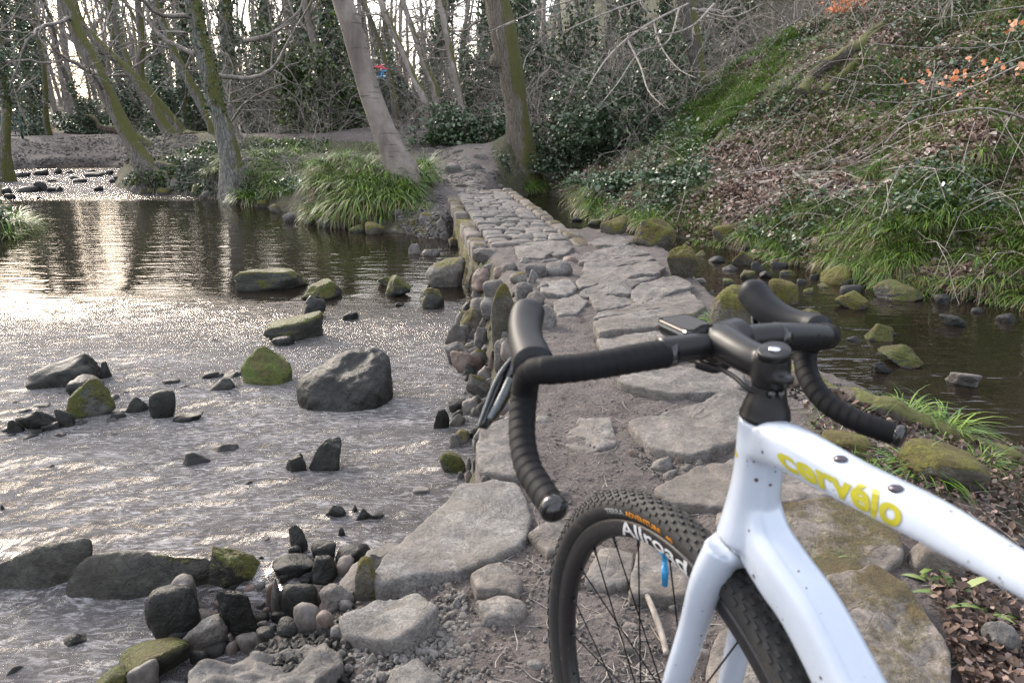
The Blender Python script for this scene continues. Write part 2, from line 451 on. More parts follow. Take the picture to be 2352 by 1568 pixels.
def sdist(x, y, poly):
    p = np.array(poly); q = np.roll(p, -1, 0)
    X = np.asarray(x, float).ravel(); Y = np.asarray(y, float).ravel()
    best = np.full(X.shape, 1e9); ins = np.zeros(X.shape, bool)
    for a, b in zip(p, q):
        e = b - a; L = e @ e + 1e-12
        t = np.clip(((X - a[0]) * e[0] + (Y - a[1]) * e[1]) / L, 0, 1)
        dx = X - a[0] - t * e[0]; dy = Y - a[1] - t * e[1]
        best = np.minimum(best, dx * dx + dy * dy)
        if a[1] != b[1]:
            c = ((a[1] > Y) != (b[1] > Y)) & (X < (b[0] - a[0]) * (Y - a[1]) / (b[1] - a[1]) + a[0])
            ins ^= c
    d = np.sqrt(best)
    return np.where(ins, d, -d).reshape(np.shape(x))
MOUND = (-2.55, 13.2)
def H(x, y):
    x = np.asarray(x, float); y = np.asarray(y, float)
    x, y = np.broadcast_arrays(x, y)
    n1 = fbm2(x * 1.3, y * 1.3, 4, 3); n2 = fbm2(x * .35, y * .35, 3, 9)
    bed = -.72 + .06 * n1
    # path
    d = sdist(x, y, PATH_POLY) + .03 * n1
    top = -.02 - .16 * ss(.0, 1.0, x - (.95 + .14 * y)) + .23 * np.exp(-((x - .52) ** 2 + (y + .15) ** 2) / .16) - .05 * np.exp(-((x+.6) ** 2 + (y - 1.7) ** 2) / .2)
    top = top + .012 * n1 * ss(.0, .3, d) + .007 * fbm2(x * 9, y * 9, 3, 5)
    top = top + .012 * fbm2(x * 22, y * 22, 2, 15)
    h = bed + (top - bed) * ss(-.30, .16, d)
    # far woods, mound, far bank
    d = sdist(x, y, FAR_POLY) + .12 * n1
    rise = .09 * np.clip(y - 12.6, 0, 8.5) * ss(12.6, 16, y)
    top = -.10 + rise + .12 * n2 * ss(16, 22, y) + .05 * n1
    top = top + .72 * np.exp(-(((x - MOUND[0]) / 1.45) ** 2 + ((y - MOUND[1]) / 1.5) ** 2) ** 1.6)
    top = top + .30 * np.exp(-(((x + 5.6) / 1.6) ** 2 + ((y - 16.5) / 1.5) ** 2) ** 1.2)
    top = top + .35 * ss(18, 21, y) * ss(-14, -2, x)
    top = top + .30 * ss(-2, 10, x) * np.clip(y - 21, 0, 60) * .9 + .06 * np.clip(y - 45, 0, 60)
    path_flat = np.exp(-((x + .75 + .085 * (y - 13)) / .55) ** 2) * ss(12, 13, y) * (1 - ss(18, 20, y))
    top = top * (1 - path_flat) + path_flat * (.02 + .125 * np.clip(y - 13.3, 0, 9))
    k = ss(-.15, .75, d)
    h = np.maximum(h, bed + (top - bed) * np.where(y > 24, ss(-.3, 5.5, d) * .6 + k * .4, k))
    h = h + .55 * np.exp(-((x - .22) ** 2 + (y - 17.7) ** 2) / .9)
    # hillside on the right
    d = sdist(x, y, HILL_POLY) + .18 * n1 + .25 * n2
    dd = np.clip(d, 0, 60)
    top = -.18 + .18 * ss(.3, .8, dd) + .60 * np.clip(dd - .45, 0, 40) - .10 * np.clip(dd - 14, 0, 40) + .10 * n2 * ss(1, 3, dd) + .07 * n1 * ss(.2, 1, dd)
    h = np.maximum(h, bed + (top - bed) * ss(-.2, .35, d))
    # left bank
    d = sdist(x, y, LEFT_POLY) + .1 * n1
    h = np.maximum(h, bed + (-.05 + .05 * n2 + .12 * np.clip(d, 0, 6) - bed) * ss(-.15, .6, d))
    return h
def surf(x, y): return np.maximum(H(x, y), wz(x, y))
_T = np.geomspace(.6, 130, 900)
def G(px, py, water=True, off=0.0):
    """where the line of sight through a photo pixel meets the ground (or water)"""
    r = ray(px, py); p = r[None] * _T[:, None]
    z = (surf if water else H)(p[:, 0], p[:, 1]) + off
    below = (CAM_H + p[:, 2]) < z
    i = int(np.argmax(below)) if below.any() else len(_T) - 1
    i = max(i, 1)
    g0 = CAM_H + p[i - 1, 2] - z[i - 1]; g1 = CAM_H + p[i, 2] - z[i]
    t = _T[i - 1] + (_T[i] - _T[i - 1]) * (g0 / (g0 - g1) if g0 != g1 else 0)
    q = r * t
    return np.array([q[0], q[1], CAM_H + q[2]])
def depth_of(p):
    return p[1] * _cp - (p[2] - CAM_H) * _sp

def axis(fine_a, fine_b, step, out_a, out_b, g=1.07):
    a = list(np.arange(fine_a, fine_b, step)); s = step
    while a[-1] < out_b: s *= g; a.append(a[-1] + s)
    s = step
    while a[0] > out_a: s *= g; a.insert(0, a[0] - s)
    return np.array(a)
def grid(xs, ys):
    X, Y = np.meshgrid(xs, ys)
    n, m = len(ys), len(xs)
    i = np.arange(n - 1)[:, None] * m + np.arange(m - 1)[None]
    return X.ravel(), Y.ravel(), np.stack([i, i + 1, i + m + 1, i + m], -1).reshape(-1, 4)
gx, gy, gF = grid(axis(-2.6, 3.2, .035, -95, 95, 1.035), axis(.9, 4.2, .028, -4.5, 135, 1.022))
gz = H(gx, gy)
me = new_mesh("ground", np.stack([gx, gy, gz], -1), gF)
# where the bare trodden earth lies, and where the stream bed is
def dirtm(x, y):
    d = np.maximum(ss(-.05, .2, sdist(x, y, PATH_POLY)) * (1 - ss(.1, .7, x - (.95 + .14 * y))),
                   np.exp(-((x + .75 + .085 * (y - 13)) / .7) ** 4) * ss(9, 12, y) * (1 - ss(19, 22, y)))
    d = np.maximum(d, np.exp(-((x + 1.75 + .22 * (y - 17)) / .75) ** 4) * ss(15, 16, y) * (1 - ss(20, 21, y)))
    d = np.maximum(d, ss(20.5, 23, y) * (1 - ss(34, 40, y)) * (1 - ss(-3.5, -1, x + .12 * (y - 22))))
    return np.maximum(d, ss(18.3, 18.9, y + .25 * x) * (1 - ss(20.3, 21.3, y + .25 * x)) * (1 - ss(-2.6, -1.8, x)))
dirt = dirtm(gx, gy)
bedm = 1 - ss(WATER - .02, WATER + .10, gz)
for nm, v in (('dirt', dirt), ('bed', bedm)):
    at = me.attributes.new(nm, 'FLOAT', 'POINT'); at.data.foreach_set('value', v.astype(np.float32))
m, nt, b, out = nmat('earth_and_leaf_mould'); n = N(nt)
c = n.coord(False)
big = n.noise(c, 1.7, 8, .62, .4); mid_ = n.noise(c, 14, 7, .68); fine = n.noise(c, 75, 5, .7); grit = n.vor(c, 60, 'F1')
mud = n.ramp(n.math('ADD', n.math('MULTIPLY', big, .5), n.math('MULTIPLY', mid_, .5)), [(.3, (.038, .031, .028)), (.5, (.085, .071, .065)), (.72, (.15, .13, .12))])
mud = n.mix(1.0, mud, n.ramp(fine, [(.3, .6), (.5, .95), (.7, 1.3)]), 'MULTIPLY')
soil = n.ramp(mid_, [(.3, (.02, .018, .01)), (.5, (.045, .042, .02)), (.62, (.06, .075, .025)), (.75, (.12, .085, .06))])
soil = n.mix(1.0, soil, n.ramp(fine, [(.3, .5), (.7, 1.4)]), 'MULTIPLY')
bedc = n.ramp(n.vor(c, 9, 'F1', 1), [(0, (.02, .016, .01)), (.5, (.05, .04, .028)), (1, (.09, .075, .055))])
col = n.mix(n.ramp(n.math('ADD', n.attr('dirt'), n.math('MULTIPLY', n.math('SUBTRACT', mid_, .5), .8)), [(.42, 0.0), (.58, 1.0)]), soil, mud)
col = n.mix(n.attr('bed'), col, bedc)
nt.links.new(col, b.inputs['Base Color']); b.inputs['Roughness'].default_value = .9
hh = n.math('ADD', n.math('MULTIPLY', mid_, 1.0), n.math('ADD', n.math('MULTIPLY', fine, .45), n.math('MULTIPLY', grit, -.25)))
nt.links.new(n.bump(hh, 1.0, .03), b.inputs['Normal'])
tag(link("ground", me, m), kind='structure')

# ------------------------------------------------------------------ the river
xs = axis(-2.6, .2, .03, -60, 20, 1.03); ys = axis(1.2, 6.0, .03, -4.5, 70, 1.03)
X, Y, F = grid(xs, ys)
rough = (1 - ss(4.4, 7.0, Y + .25 * fbm2(X, Y, 2, 44))) * (1 - ss(-.4, .3, X)) + .8 * ss(15, 18, Y) * (1 - ss(24, 27, Y)) * (1 - ss(-4, -2, X))
# stretched ripples running with the current
u = X * .966 + Y * .26; v = -X * .26 + Y * .966
rip = fbm2(u * 4.0, v * 9.0, 3, 21) * .008 + fbm2(u * 1.3, v * 2.6, 2, 25) * .012
Z = wz(X, Y) + rip * rough + .0012 * fbm2(X * 2.5, Y * 9, 2, 31) * (1 - rough)
me = new_mesh("river", np.stack([X, Y, Z], -1), F)
for nm, v_ in (('rough', rough), ('mid', ss(2.8, 7.0, Y))):
    at = me.attributes.new(nm, 'FLOAT', 'POINT'); at.data.foreach_set('value', v_.astype(np.float32))
m = bpy.data.materials.new('river_water'); m.use_nodes = True; nt = m.node_tree; nt.nodes.clear(); n = N(nt)
out = n.new('ShaderNodeOutputMaterial')
c0 = n.coord(False)
mp = n.new('ShaderNodeMapping'); n.set(mp, 0, c0); mp.inputs['Rotation'].default_value = (0, 0, rad(-18)); mp.inputs['Scale'].default_value = (1.1, 2.2, 1)
cr = mp.outputs[0]
mp2 = n.new('ShaderNodeMapping'); n.set(mp2, 0, c0); mp2.inputs['Scale'].default_value = (.5, 2.0, 1)
r1 = n.noise(cr, 10, 6, .70, 2.2); r2 = n.noise(cr, 36, 4, .65, 1.6)
calm = n.noise(mp2.outputs[0], 2.6, 3, .5, .4); calm2 = n.noise(mp2.outputs[0], 7, 2, .5)
r0 = n.noise(cr, 3.4, 4, .6, 1.6)
hr = n.math('ADD', n.math('MULTIPLY', r1, 1.7), n.math('MULTIPLY', r2, .45))
hc = n.math('ADD', n.math('MULTIPLY', calm, .16), n.math('MULTIPLY', calm2, .06))
hm = n.math('MULTIPLY', n.math('ABSOLUTE', n.math('SUBTRACT', r0, .5)), 3.2)
mh = n.new('ShaderNodeMix', data_type='FLOAT'); n.set(mh, 0, n.attr('mid')); n.set(mh, 2, hr); n.set(mh, 3, hm); hr = mh.outputs[0]
mx = n.new('ShaderNodeMix', data_type='FLOAT'); n.set(mx, 0, n.attr('rough')); n.set(mx, 2, hc); n.set(mx, 3, hr)
nrm = n.bump(mx.outputs[0], 1.0, .07)
gl = n.new('ShaderNodeBsdfGlossy'); gl.inputs['Roughness'].default_value = .04; gl.inputs[0].default_value = (1, .975, .94, 1); n.set(gl, 'Normal', nrm)
tr = n.new('ShaderNodeBsdfTransparent'); tr.inputs[0].default_value = (.50, .40, .28, 1)
df = n.new('ShaderNodeBsdfDiffuse'); nt.links.new(n.mix(n.attr('rough'), (.020, .016, .012), (.055, .053, .057)), df.inputs[0])
s1 = n.new('ShaderNodeMixShader'); n.set(s1, 0, n.math('ADD', n.math('MULTIPLY', n.attr('rough'), .4), .45)); nt.links.new(tr.outputs[0], s1.inputs[1]); nt.links.new(df.outputs[0], s1.inputs[2])
fr = n.new('ShaderNodeFresnel'); n.set(fr, 'IOR', n.math('ADD', n.math('MULTIPLY', n.attr('rough'), n.math('SUBTRACT', 1.25, n.math('MULTIPLY', n.attr('mid'), .5))), 1.40)); n.set(fr, 'Normal', nrm)
s2 = n.new('ShaderNodeMixShader'); nt.links.new(fr.outputs[0], s2.inputs[0]); nt.links.new(s1.outputs[0], s2.inputs[1]); nt.links.new(gl.outputs[0], s2.inputs[2])
# froth streaks over the rough water, also painting in bright sky reflection
fo = n.new('ShaderNodeBsdfDiffuse'); fo.inputs[0].default_value = (.50, .49, .50, 1)
mp3 = n.new('ShaderNodeMapping'); n.set(mp3, 0, c0); mp3.inputs['Rotation'].default_value = (0, 0, rad(-15)); mp3.inputs['Scale'].default_value = (1.8, 6.0, 1)
ff = n.math('MULTIPLY', n.ramp(n.noise(mp3.outputs[0], 5, 7, .74, 2.0), [(.49, 0.0), (.66, .5)]), n.ramp(n.noise(cr, 1.2, 4, .6, 1.0), [(.36, .2), (.6, 1.0)]))
ff = n.math('MULTIPLY', ff, n.attr('rough'))
s3 = n.new('ShaderNodeMixShader'); n.set(s3, 0, ff); nt.links.new(s2.outputs[0], s3.inputs[1]); nt.links.new(fo.outputs[0], s3.inputs[2])
nt.links.new(s3.outputs[0], out.inputs[0])
tag(link("river", me, m), kind='structure')

# ------------------------------------------------------------------ rocks
import bmesh
_ico = {}
def ico(sub):
    if sub not in _ico:
        bm = bmesh.new(); bmesh.ops.create_icosphere(bm, subdivisions=sub, radius=1)
        bm.verts.ensure_lookup_table()
        V = np.array([v.co[:] for v in bm.verts]); F = np.array([[v.index for v in f.verts] for f in bm.faces]); bm.free()
        V /= np.linalg.norm(V, axis=1)[:, None]
        _ico[sub] = (V, F)
    return _ico[sub]
def rock_shape(seed, style='block', sub=4):
    r = np.random.RandomState(seed)
    V, F = ico(sub)
    if style == 'cobble': npl, p, sp = 9, 4.5, .16
    elif style == 'slab': npl, p, sp = 11, 20.0, .28
    elif style == 'wedge': npl, p, sp = 10, 22.0, .42
    else: npl, p, sp = 14, 13.0, .40
    pl = r.normal(size=(npl, 3)); pl /= np.linalg.norm(pl, axis=1)[:, None]
    base = np.array([[1, 0, 0], [-1, 0, 0], [0, 1, 0], [0, -1, 0], [0, 0, 1], [0, 0, -1.0]]) + r.normal(size=(6, 3)) * {'block': .75, 'wedge': .42, 'slab': .2}.get(style, .25)
    base /= np.linalg.norm(base, axis=1)[:, None]
    pl = np.vstack([pl, base]); off = np.concatenate([1 + r.uniform(-sp, sp * .6, npl), .86 + r.uniform(-.1, .1, 6)])
    d = np.maximum(V @ pl.T, 0) / off
    R = (d ** p).sum(1) ** (-1 / p)
    R = R * (1 + (.07 if style == 'cobble' else .10) * fbm(V * 1.4 + seed, 4, seed % 97, .55) + (.006 if style == 'cobble' else .03) * fbm(V * 6 + seed, 3, seed % 89, .6))
    W = V * R[:, None]
    W = (W - (W.max(0) + W.min(0)) / 2) / ((W.max(0) - W.min(0)) / 2)
    return W, F
def rock(seed, c, dims, mat, style='block', rz=0.0, shear=0.0, sub=4, name='rock', layer=0.0):
    """c: centre of its foot; dims: full width, depth, height above the foot"""
    W, F = rock_shape(seed, style, sub)
    w, l, h = dims
    low = max(.35 * h, .05)
    z = W[:, 2]
    Z = np.where(z > 0, z * h * .62 + h * .38, h * .38 + z * (h * .38 + low))
    X = W[:, 0] * w / 2; Y = W[:, 1] * l / 2
    rs_ = np.random.RandomState(seed + 7); tf = {'block': .30, 'wedge': .48, 'slab': .10}.get(style, 0.0); up_ = np.clip(Z / h, 0, 1)
    kx, ky = rs_.uniform(-.5, .5, 2) * tf
    X = X * (1 - tf * up_) + kx * w * up_; Y = Y * (1 - tf * up_) + ky * l * up_
    Z = Z + shear * X * np.clip(Z / h + .2, 0, 1)
    if layer:
        Z = Z + layer * np.abs(((Z / layer * .5 + fbm(W * 2, 2, 7) * .6) % 1) - .5) * .5
    cr, sr = math.cos(rz), math.sin(rz)
    me = new_mesh(name, np.stack([X * cr - Y * sr, X * sr + Y * cr, Z], -1), F)
    return link(name, me, M[mat], None, c)
_seed = [100]
def rock_px(x0, y0, x1, y1, mat, label=None, group=None, style='block', lk=.75, shear=0.0, sub=4, name='boulder', cat='rock', rz=0.0, zoff=0.0, layer=0.0, seed=None):
    _seed[0] += 1; sd = seed or _seed[0]
    if name == 'stone' and group: zoff -= (.008 + .012 * ((sd * 37) % 10) / 10) * (1 + y0 * 0); lk = .5 + .06 * ((sd * 13) % 9)
    if name == 'stone' and style == 'cobble': style = ('block', 'wedge', 'slab', 'cobble')[sd % 4]
    p = G((x0 + x1) / 2, y1 - 1)
    D = depth_of(p); w = (x1 - x0) / FPX * D; ah = (y1 - y0) / FPX * D
    th = math.atan2(CAM_H - p[2], p[1])
    l = min(w * lk, .8 * ah / math.sin(th)) if ah > 0 else w * lk
    l = max(l, w * .25)
    h = math.sqrt(max(ah * ah - (l * math.sin(th)) ** 2, (.25 * ah) ** 2)) / math.cos(th)
    h = max(h, .25 * ah)
    v = np.array([p[0], p[1]]); v /= np.linalg.norm(v)
    c = (p[0] + v[0] * l / 2, p[1] + v[1] * l / 2, p[2] + zoff)
    o = rock(sd, c, (w, l, h), mat, style, rz - math.atan2(v[0], v[1]) * .8, shear, sub, name, layer)
    return tag(o, label, cat, group)

def hull_rock(pts, mat, label, sd, rough=.018, deep=1.0, cuts=5, soft=2, cat='rock'):
    """a particular boulder: corner points (photo x, y and how far behind its front foot), hulled, softened and roughened"""
    fx, fy, _ = min(pts, key=lambda q: q[2]); D = depth_of(G(fx, fy))
    W = np.array([P(a, b, D + c * deep) for a, b, c in pts]); low = W.copy(); low[:, 2] = np.minimum(low[:, 2] - .18, W[:, 2].min() - .05); k = W[:, 2] < np.median(W[:, 2]); W = np.vstack([W, low[k]])
    c = W.mean(0); bm = bmesh.new()
    for q in W: bm.verts.new(q - c)
    r = bmesh.ops.convex_hull(bm, input=bm.verts); bmesh.ops.delete(bm, geom=[v for v in bm.verts if not v.link_faces], context='VERTS')
    bmesh.ops.triangulate(bm, faces=bm.faces)
    for s in range(cuts):
        le = max(e.calc_length() for e in bm.edges); es = [e for e in bm.edges if e.calc_length() > max(le * .45, .012)]
        bmesh.ops.subdivide_edges(bm, edges=es, cuts=1); bmesh.ops.triangulate(bm, faces=bm.faces)
        if s in (2, 3, 4): 
            for _ in range(soft): bmesh.ops.smooth_vert(bm, verts=bm.verts, factor=.5, use_axis_x=True, use_axis_y=True, use_axis_z=True)
    bmesh.ops.recalc_face_normals(bm, faces=bm.faces); bm.normal_update()
    V = np.array([v.co[:] for v in bm.verts]); Nn = np.array([v.normal[:] for v in bm.verts]); F = np.array([[v.index for v in f.verts] for f in bm.faces]); bm.free()
    t_ = W - c; lo, hi = V.min(0), V.max(0); V = (V - lo) / (hi - lo) * (t_.max(0) - t_.min(0)) + t_.min(0)
    V = V + Nn * ((fbm(V * 5 + sd, 4, sd) * rough) + fbm(V * 26 + sd, 3, sd + 3) * rough * .22)[:, None]
    o = link("boulder", new_mesh("boulder", V, F), M[mat], None, tuple(c)); return tag(o, label, cat)
rr0 = random.Random(3)
# ---- boulders in the near river and along its edges
B = rock_px
hull_rock([(770, 950, 0), (712, 915, .06), (862, 918, .08), (683, 880, .2), (895, 880, .25), (798, 812, .35), (868, 806, .4), (899, 838, .36), (755, 855, .16), (845, 872, .12), (730, 850, .5), (870, 830, .6)], 'wet', "large bare grey-olive boulder leaning to the right in the middle of the near rapids", 3, .022, .75)
hull_rock([(600, 889, 0), (640, 887, .01), (566, 872, .05), (548, 848, .12), (602, 792, .16), (610, 793, .18), (674, 846, .18), (655, 868, .06), (612, 842, .03), (570, 825, .3), (650, 825, .35)], 'wet_moss2', "bright green moss-covered pyramid boulder left of the large bare boulder", 5, .014, .5)
hull_rock([(240, 1383, 0), (330, 1386, 0), (165, 1364, .03), (425, 1358, .03), (146, 1335, .1), (165, 1300, .12), (205, 1275, .22), (300, 1268, .28), (380, 1286, .22), (488, 1282, .12), (494, 1305, .08), (250, 1318, .02), (350, 1325, .03), (250, 1275, .45), (360, 1285, .42)], 'wet_moss3', "huge long boulder with mossy left shoulder and a nose dipping right into the falling water", 7, .012, .10)
hull_rock([(213, 1235, .2), (209, 1270, .1), (168, 1330, .03), (90, 1368, 0), (-80, 1420, 0.01), (-80, 1320, .15), (30, 1292, .2), (120, 1257, .25), (70, 1322, .02), (20, 1300, .45), (160, 1262, .4)], 'wet_moss3', "long tilted boulder cut by the left edge of the picture, rising to the right", 9, .012, .10)
B(545, 622, 708, 668, 'wet_moss', "long flat-topped mossy block lying farthest out in the calm pool", style='slab', lk=.5)
B(685, 650, 790, 692, 'wet_moss', "low mossy rock pointing left, behind the triangular grey boulder", style='wedge', shear=.3)
B(697, 680, 768, 730, 'wet', "triangular grey boulder standing on end between two mossy blocks", style='wedge', shear=.25)
B(608, 730, 752, 783, 'wet_moss', "oblong block with a green mossy top, nearest of the three blocks crossing the pool", style='slab', lk=.45, shear=.12)
B(627, 774, 676, 797, 'wet', "small dark stone against the foot of the oblong mossy block", style='cobble')
B(785, 717, 826, 735, 'wet', "small dark flat stone alone in the bright ripples right of the mossy blocks")
B(885, 638, 956, 685, 'wet_moss', "pointed dark rock with moss, in front of the causeway end", style='wedge')
B(866, 637, 913, 660, 'wet_moss', "low rounded mossy rock behind the pointed dark rock")
B(961, 663, 1024, 708, 'wet_moss', "rounded rock with a yellow-green moss cap beside the dry grass clump", style='block')
B(978, 602, 1072, 662, 'grey_moss', "pale green-filmed boulder sloping into the water at the causeway corner", style='cobble', shear=.35, sub=5)
B(705, 1018, 791, 1085, 'wet', "dark pyramid rock low in the near rapids with a smaller one touching it", style='wedge', sub=5)
B(645, 1052, 706, 1092, 'wet', "low black rock touching the left side of the dark pyramid rock", style='wedge', shear=.3)
for q in [(548, 1098, 592, 1118), (594, 1062, 622, 1080), (420, 1030, 500, 1066), (480, 1008, 552, 1036), (900, 1030, 930, 1046), (930, 1018, 955, 1030), (580, 860, 600, 872),
          (741, 1153, 800, 1186), (805, 1150, 823, 1176), (815, 1161, 856, 1191), (846, 1168, 897, 1191), (774, 1202, 795, 1230), (587, 1225, 628, 1243),
          (585, 1268, 618, 1286), (860, 1140, 890, 1150), (470, 772, 500, 785), (905, 690, 935, 704), (130, 1443, 205, 1489), (5, 1520, 67, 1555), (0, 1150, 12, 1170), (90,1060,130,1078)]:
    B(*q, 'wet', "small black wet stone just breaking the surface of the near rapids", "small wet stones in the near rapids", style='wedge', sub=3, name='stone', cat='stone', zoff=-.01)
# the broken line of rocks across the river on the left
B(70, 835, 228, 897, 'wet', "flat grey sloping slab at the left end of the rock line across the river", style='slab', shear=.25, lk=.6)
B(228, 833, 258, 872, 'wet', "black upright rock at the tip of the flat grey sloping slab", style='wedge')
B(163, 868, 240, 908, 'wet', "dark rounded rock between the flat grey slab and the long mossy rock", style='cobble')
B(150, 878, 293, 957, 'wet_moss', "long narrow mossy rock tilted up to the right in the rock line", style='wedge', lk=.35, shear=.38)
B(40, 940, 143, 987, 'wet', "jagged low dark rock at the lower left of the rock line", style='wedge', lk=.6)
B(134, 940, 172, 980, 'wet', "smooth upright cobble beside the jagged low rock", style='cobble')
B(348, 900, 408, 958, 'wet', "dark brown boulder where the water pours over at the middle of the rock line", style='cobble')
B(398, 950, 472, 972, 'wet', "flat black rock lying just in front of the dark brown boulder", style='slab')
for q in [(470, 868, 542, 906), (492, 848, 560, 872), (285, 905, 345, 948), (110, 905, 160, 922), (330, 850, 375, 868), (425, 930, 470, 944), (375, 925, 420, 945), (250, 940, 300, 965), (445, 905, 490, 922), (20, 955, 60, 990), (300, 865, 330, 880), (400, 880, 440, 896)]:
    B(*q, 'wet', "low wet rock in the broken line of rocks across the near river", "wet rocks in the line across the river", style='wedge', sub=3, name='stone', cat='stone', zoff=-.01)
for k in range(75):
    f = rr0.random(); x = 30 + 560 * f + rr0.gauss(0, 25); y = 965 - 115 * f + rr0.gauss(0, 26); s = math.exp(rr0.uniform(2.2, 3.5))
    B(x, y, x + s * 1.5, y + s * .6, 'wet', "low wet rock in the broken line of rocks across the near river", "wet rocks in the line across the river", style=rr0.choice(['wedge', 'slab', 'block']), sub=3, name='stone', cat='stone')
# bottom left
B(482, 1268, 620, 1372, 'wet_moss', "square-faced dark boulder with a mossy left corner right of the huge long boulder", style='block', sub=5, lk=.7)
B(352, 1368, 466, 1482, 'wet', "big smooth grey boulder carrying round cobbles at the water's edge", style='cobble', sub=5)
B(511, 1358, 622, 1475, 'wet', "large dark leaning boulder standing in the middle of the cobble pile", style='wedge', sub=5, lk=.7, shear=.2)
B(649, 1352, 735, 1428, 'wet', "purplish round-shouldered boulder in the cobble pile", style='cobble')
B(733, 1348, 822, 1404, 'grey', "low grey-brown boulder between the cobble pile and the rough slab", style='block')
B(713, 1289, 780, 1349, 'wet', "faceted green-grey boulder behind the cobble pile", style='block')
B(718, 1250, 775, 1290, 'wet', "dark round boulder sitting in bright water behind the faceted boulder", style='cobble')
B(664, 1217, 714, 1270, 'wet', "rough pointed rock farthest out behind the cobble pile", style='wedge')
B(628, 1279, 735, 1327, 'wet', "wide flat dark stone lying in the shallow water behind the cobbles", style='slab')
B(772, 1252, 853, 1296, 'wet', "long dark oval stone tucked behind the curved grey slab", style='cobble', shear=.3)
B(815, 1296, 874, 1380, 'moss', "brown mossy hump on the edge of the large pale slab", style='cobble', sub=4, lk=.6)
B(426, 1440, 530, 1500, 'pale', "flat light grey stone propped across the front of the cobble pile", style='slab', shear=.35, lk=.45)
B(290, 1481, 442, 1570, 'wet_moss', "rounded boulder with yellow-green moss at the foot of the cobble pile", style='cobble', sub=5)
B(305, 1535, 372, 1600, 'pebble', "brown rounded stone in front of the yellow-green mossy boulder", style='cobble')
B(231, 1545, 308, 1600, 'wet_moss', "small bright mossy stone cut by the bottom edge left of the brown rounded stone", style='cobble')
B(623, 1338, 655, 1408, 'grey', "narrow upright slate-like stone wedged between two boulders of the cobble pile", style='wedge')
B(397, 1364, 459, 1421, 'pebble', "biggest pale round cobble, on top of the smooth grey boulder", style='cobble', zoff=.05)
for q, mt in [((438, 1384, 482, 1408), 'pebble'), ((425, 1406, 493, 1444), 'pebble'), ((382, 1440, 465, 1486), 'wet'), ((497, 1381, 532, 1405), 'pebble_red'), ((613, 1348, 637, 1385), 'pebble_red'),
              ((625, 1404, 668, 1431), 'wet'), ((638, 1427, 693, 1465), 'wet'), ((679, 1400, 739, 1460), 'pebble'), ((733, 1385, 775, 1418), 'pebble_red'), ((728, 1412, 770, 1455), 'pebble_red'),
              ((664, 1257, 693, 1282), 'wet'), ((628, 1283, 660, 1303), 'wet'), ((774, 1286, 816, 1316), 'pebble'), ((461, 1484, 522, 1513), 'wet'), ((546, 1463, 597, 1502), 'pebble'),
              ((520, 1478, 550, 1505), 'pebble'), ((590, 1445, 632, 1470), 'wet'), ((440, 1500, 480, 1535), 'wet'), ((480, 1405, 512, 1424), 'pebble_red'), ((468, 1425, 506, 1444), 'pebble'),
              ((760, 1440, 800, 1470), 'pale'), ((690, 1330, 715, 1345), 'wet'), ((640, 1318, 670, 1338), 'wet'), ((560, 1345, 590, 1360), 'pebble_red'), ((660, 1440, 690, 1452), 'pebble'), ((430, 1545, 470, 1580), 'wet')]:
    B(*q, mt, "rounded cobble in the pile between the river boulders and the path", "cobbles piled at the river's edge", style='cobble', sub=3, name='cobble', cat='cobble')
rr = random.Random(5)
for k in range(150):
    x = rr.uniform(480, 840); y = rr.uniform(1340, 1500)
    if y > 1480 - (x - 500) * .3: continue
    s = math.exp(rr.uniform(2.0, 3.3))
    B(x, y, x + s * 1.2, y + s * .8, rr.choice(['pebble', 'wet', 'grey', 'pebble_red']), "rounded cobble in the pile between the river boulders and the path", "cobbles piled at the river's edge", style='cobble', sub=2, name='cobble', cat='cobble')

# ---- the rough bank of stones holding up the left side of the path
B(1082, 622, 1146, 662, 'pebble_red', "broken reddish-brown block with a crumbling face under the causeway corner", style='block', layer=.03)
B(1086, 574, 1150, 600, 'grey', "flat oval stone crowning the corner where causeway and path meet", style='slab')
B(1128, 655, 1190, 797, 'moss', "tall upright boulder draped in yellow-green moss, in the left bank of the path", style='cobble', lk=.6, sub=5)
B(1109, 646, 1160, 700, 'grey', "smooth egg-shaped boulder just left of the tall mossy boulder", style='cobble')
B(1079, 689, 1129, 746, 'grey', "round dark-pitted boulder below the egg-shaped boulder", style='cobble')
B(1051, 714, 1114, 772, 'grey_moss', "angular pale lichened boulder on the outside of the left bank", style='block')
B(1022, 745, 1084, 795, 'grey', "split wedge boulder standing in the water below the lichened boulder", style='wedge')
B(1082, 757, 1125, 812, 'grey', "pointed oval boulder between the wedge boulder and the tall mossy boulder", style='wedge')
B(1020, 790, 1102, 842, 'grey', "wide flat-topped grey boulder above the reddish square boulder", style='slab', lk=.7)
B(1030, 812, 1121, 862, 'pebble_red', "reddish square-faced boulder lowest in the left bank", style='block', lk=.5)
B(1134, 785, 1180, 842, 'grey_moss', "rounded boulder under the hooded end of the left handlebar", style='cobble')
B(1149, 696, 1197, 758, 'grey', "upright rounded boulder right beside the tall mossy boulder", style='cobble')
B(1182, 652, 1224, 693, 'grey', "pale lichen-spotted boulder at the path edge above the tall mossy boulder", style='cobble')
B(1198, 672, 1255, 708, 'pale', "low crumbly pale block at the left edge of the path", style='block')
B(1226, 705, 1280, 755, 'pale', "flat pale stone sloping left beside the handlebar hood", style='slab')
B(1170, 628, 1212, 653, 'grey_moss', "small round mossy boulder left of the little upright block", style='cobble')
B(1213, 621, 1237, 650, 'pale', "little upright block at the path edge", style='block')
B(1205, 608, 1257, 636, 'grey', "smooth low boulder at the left of the pair crossing the path", style='cobble')
B(1252, 604, 1316, 636, 'grey', "smooth broad boulder at the right of the pair crossing the path", style='cobble')
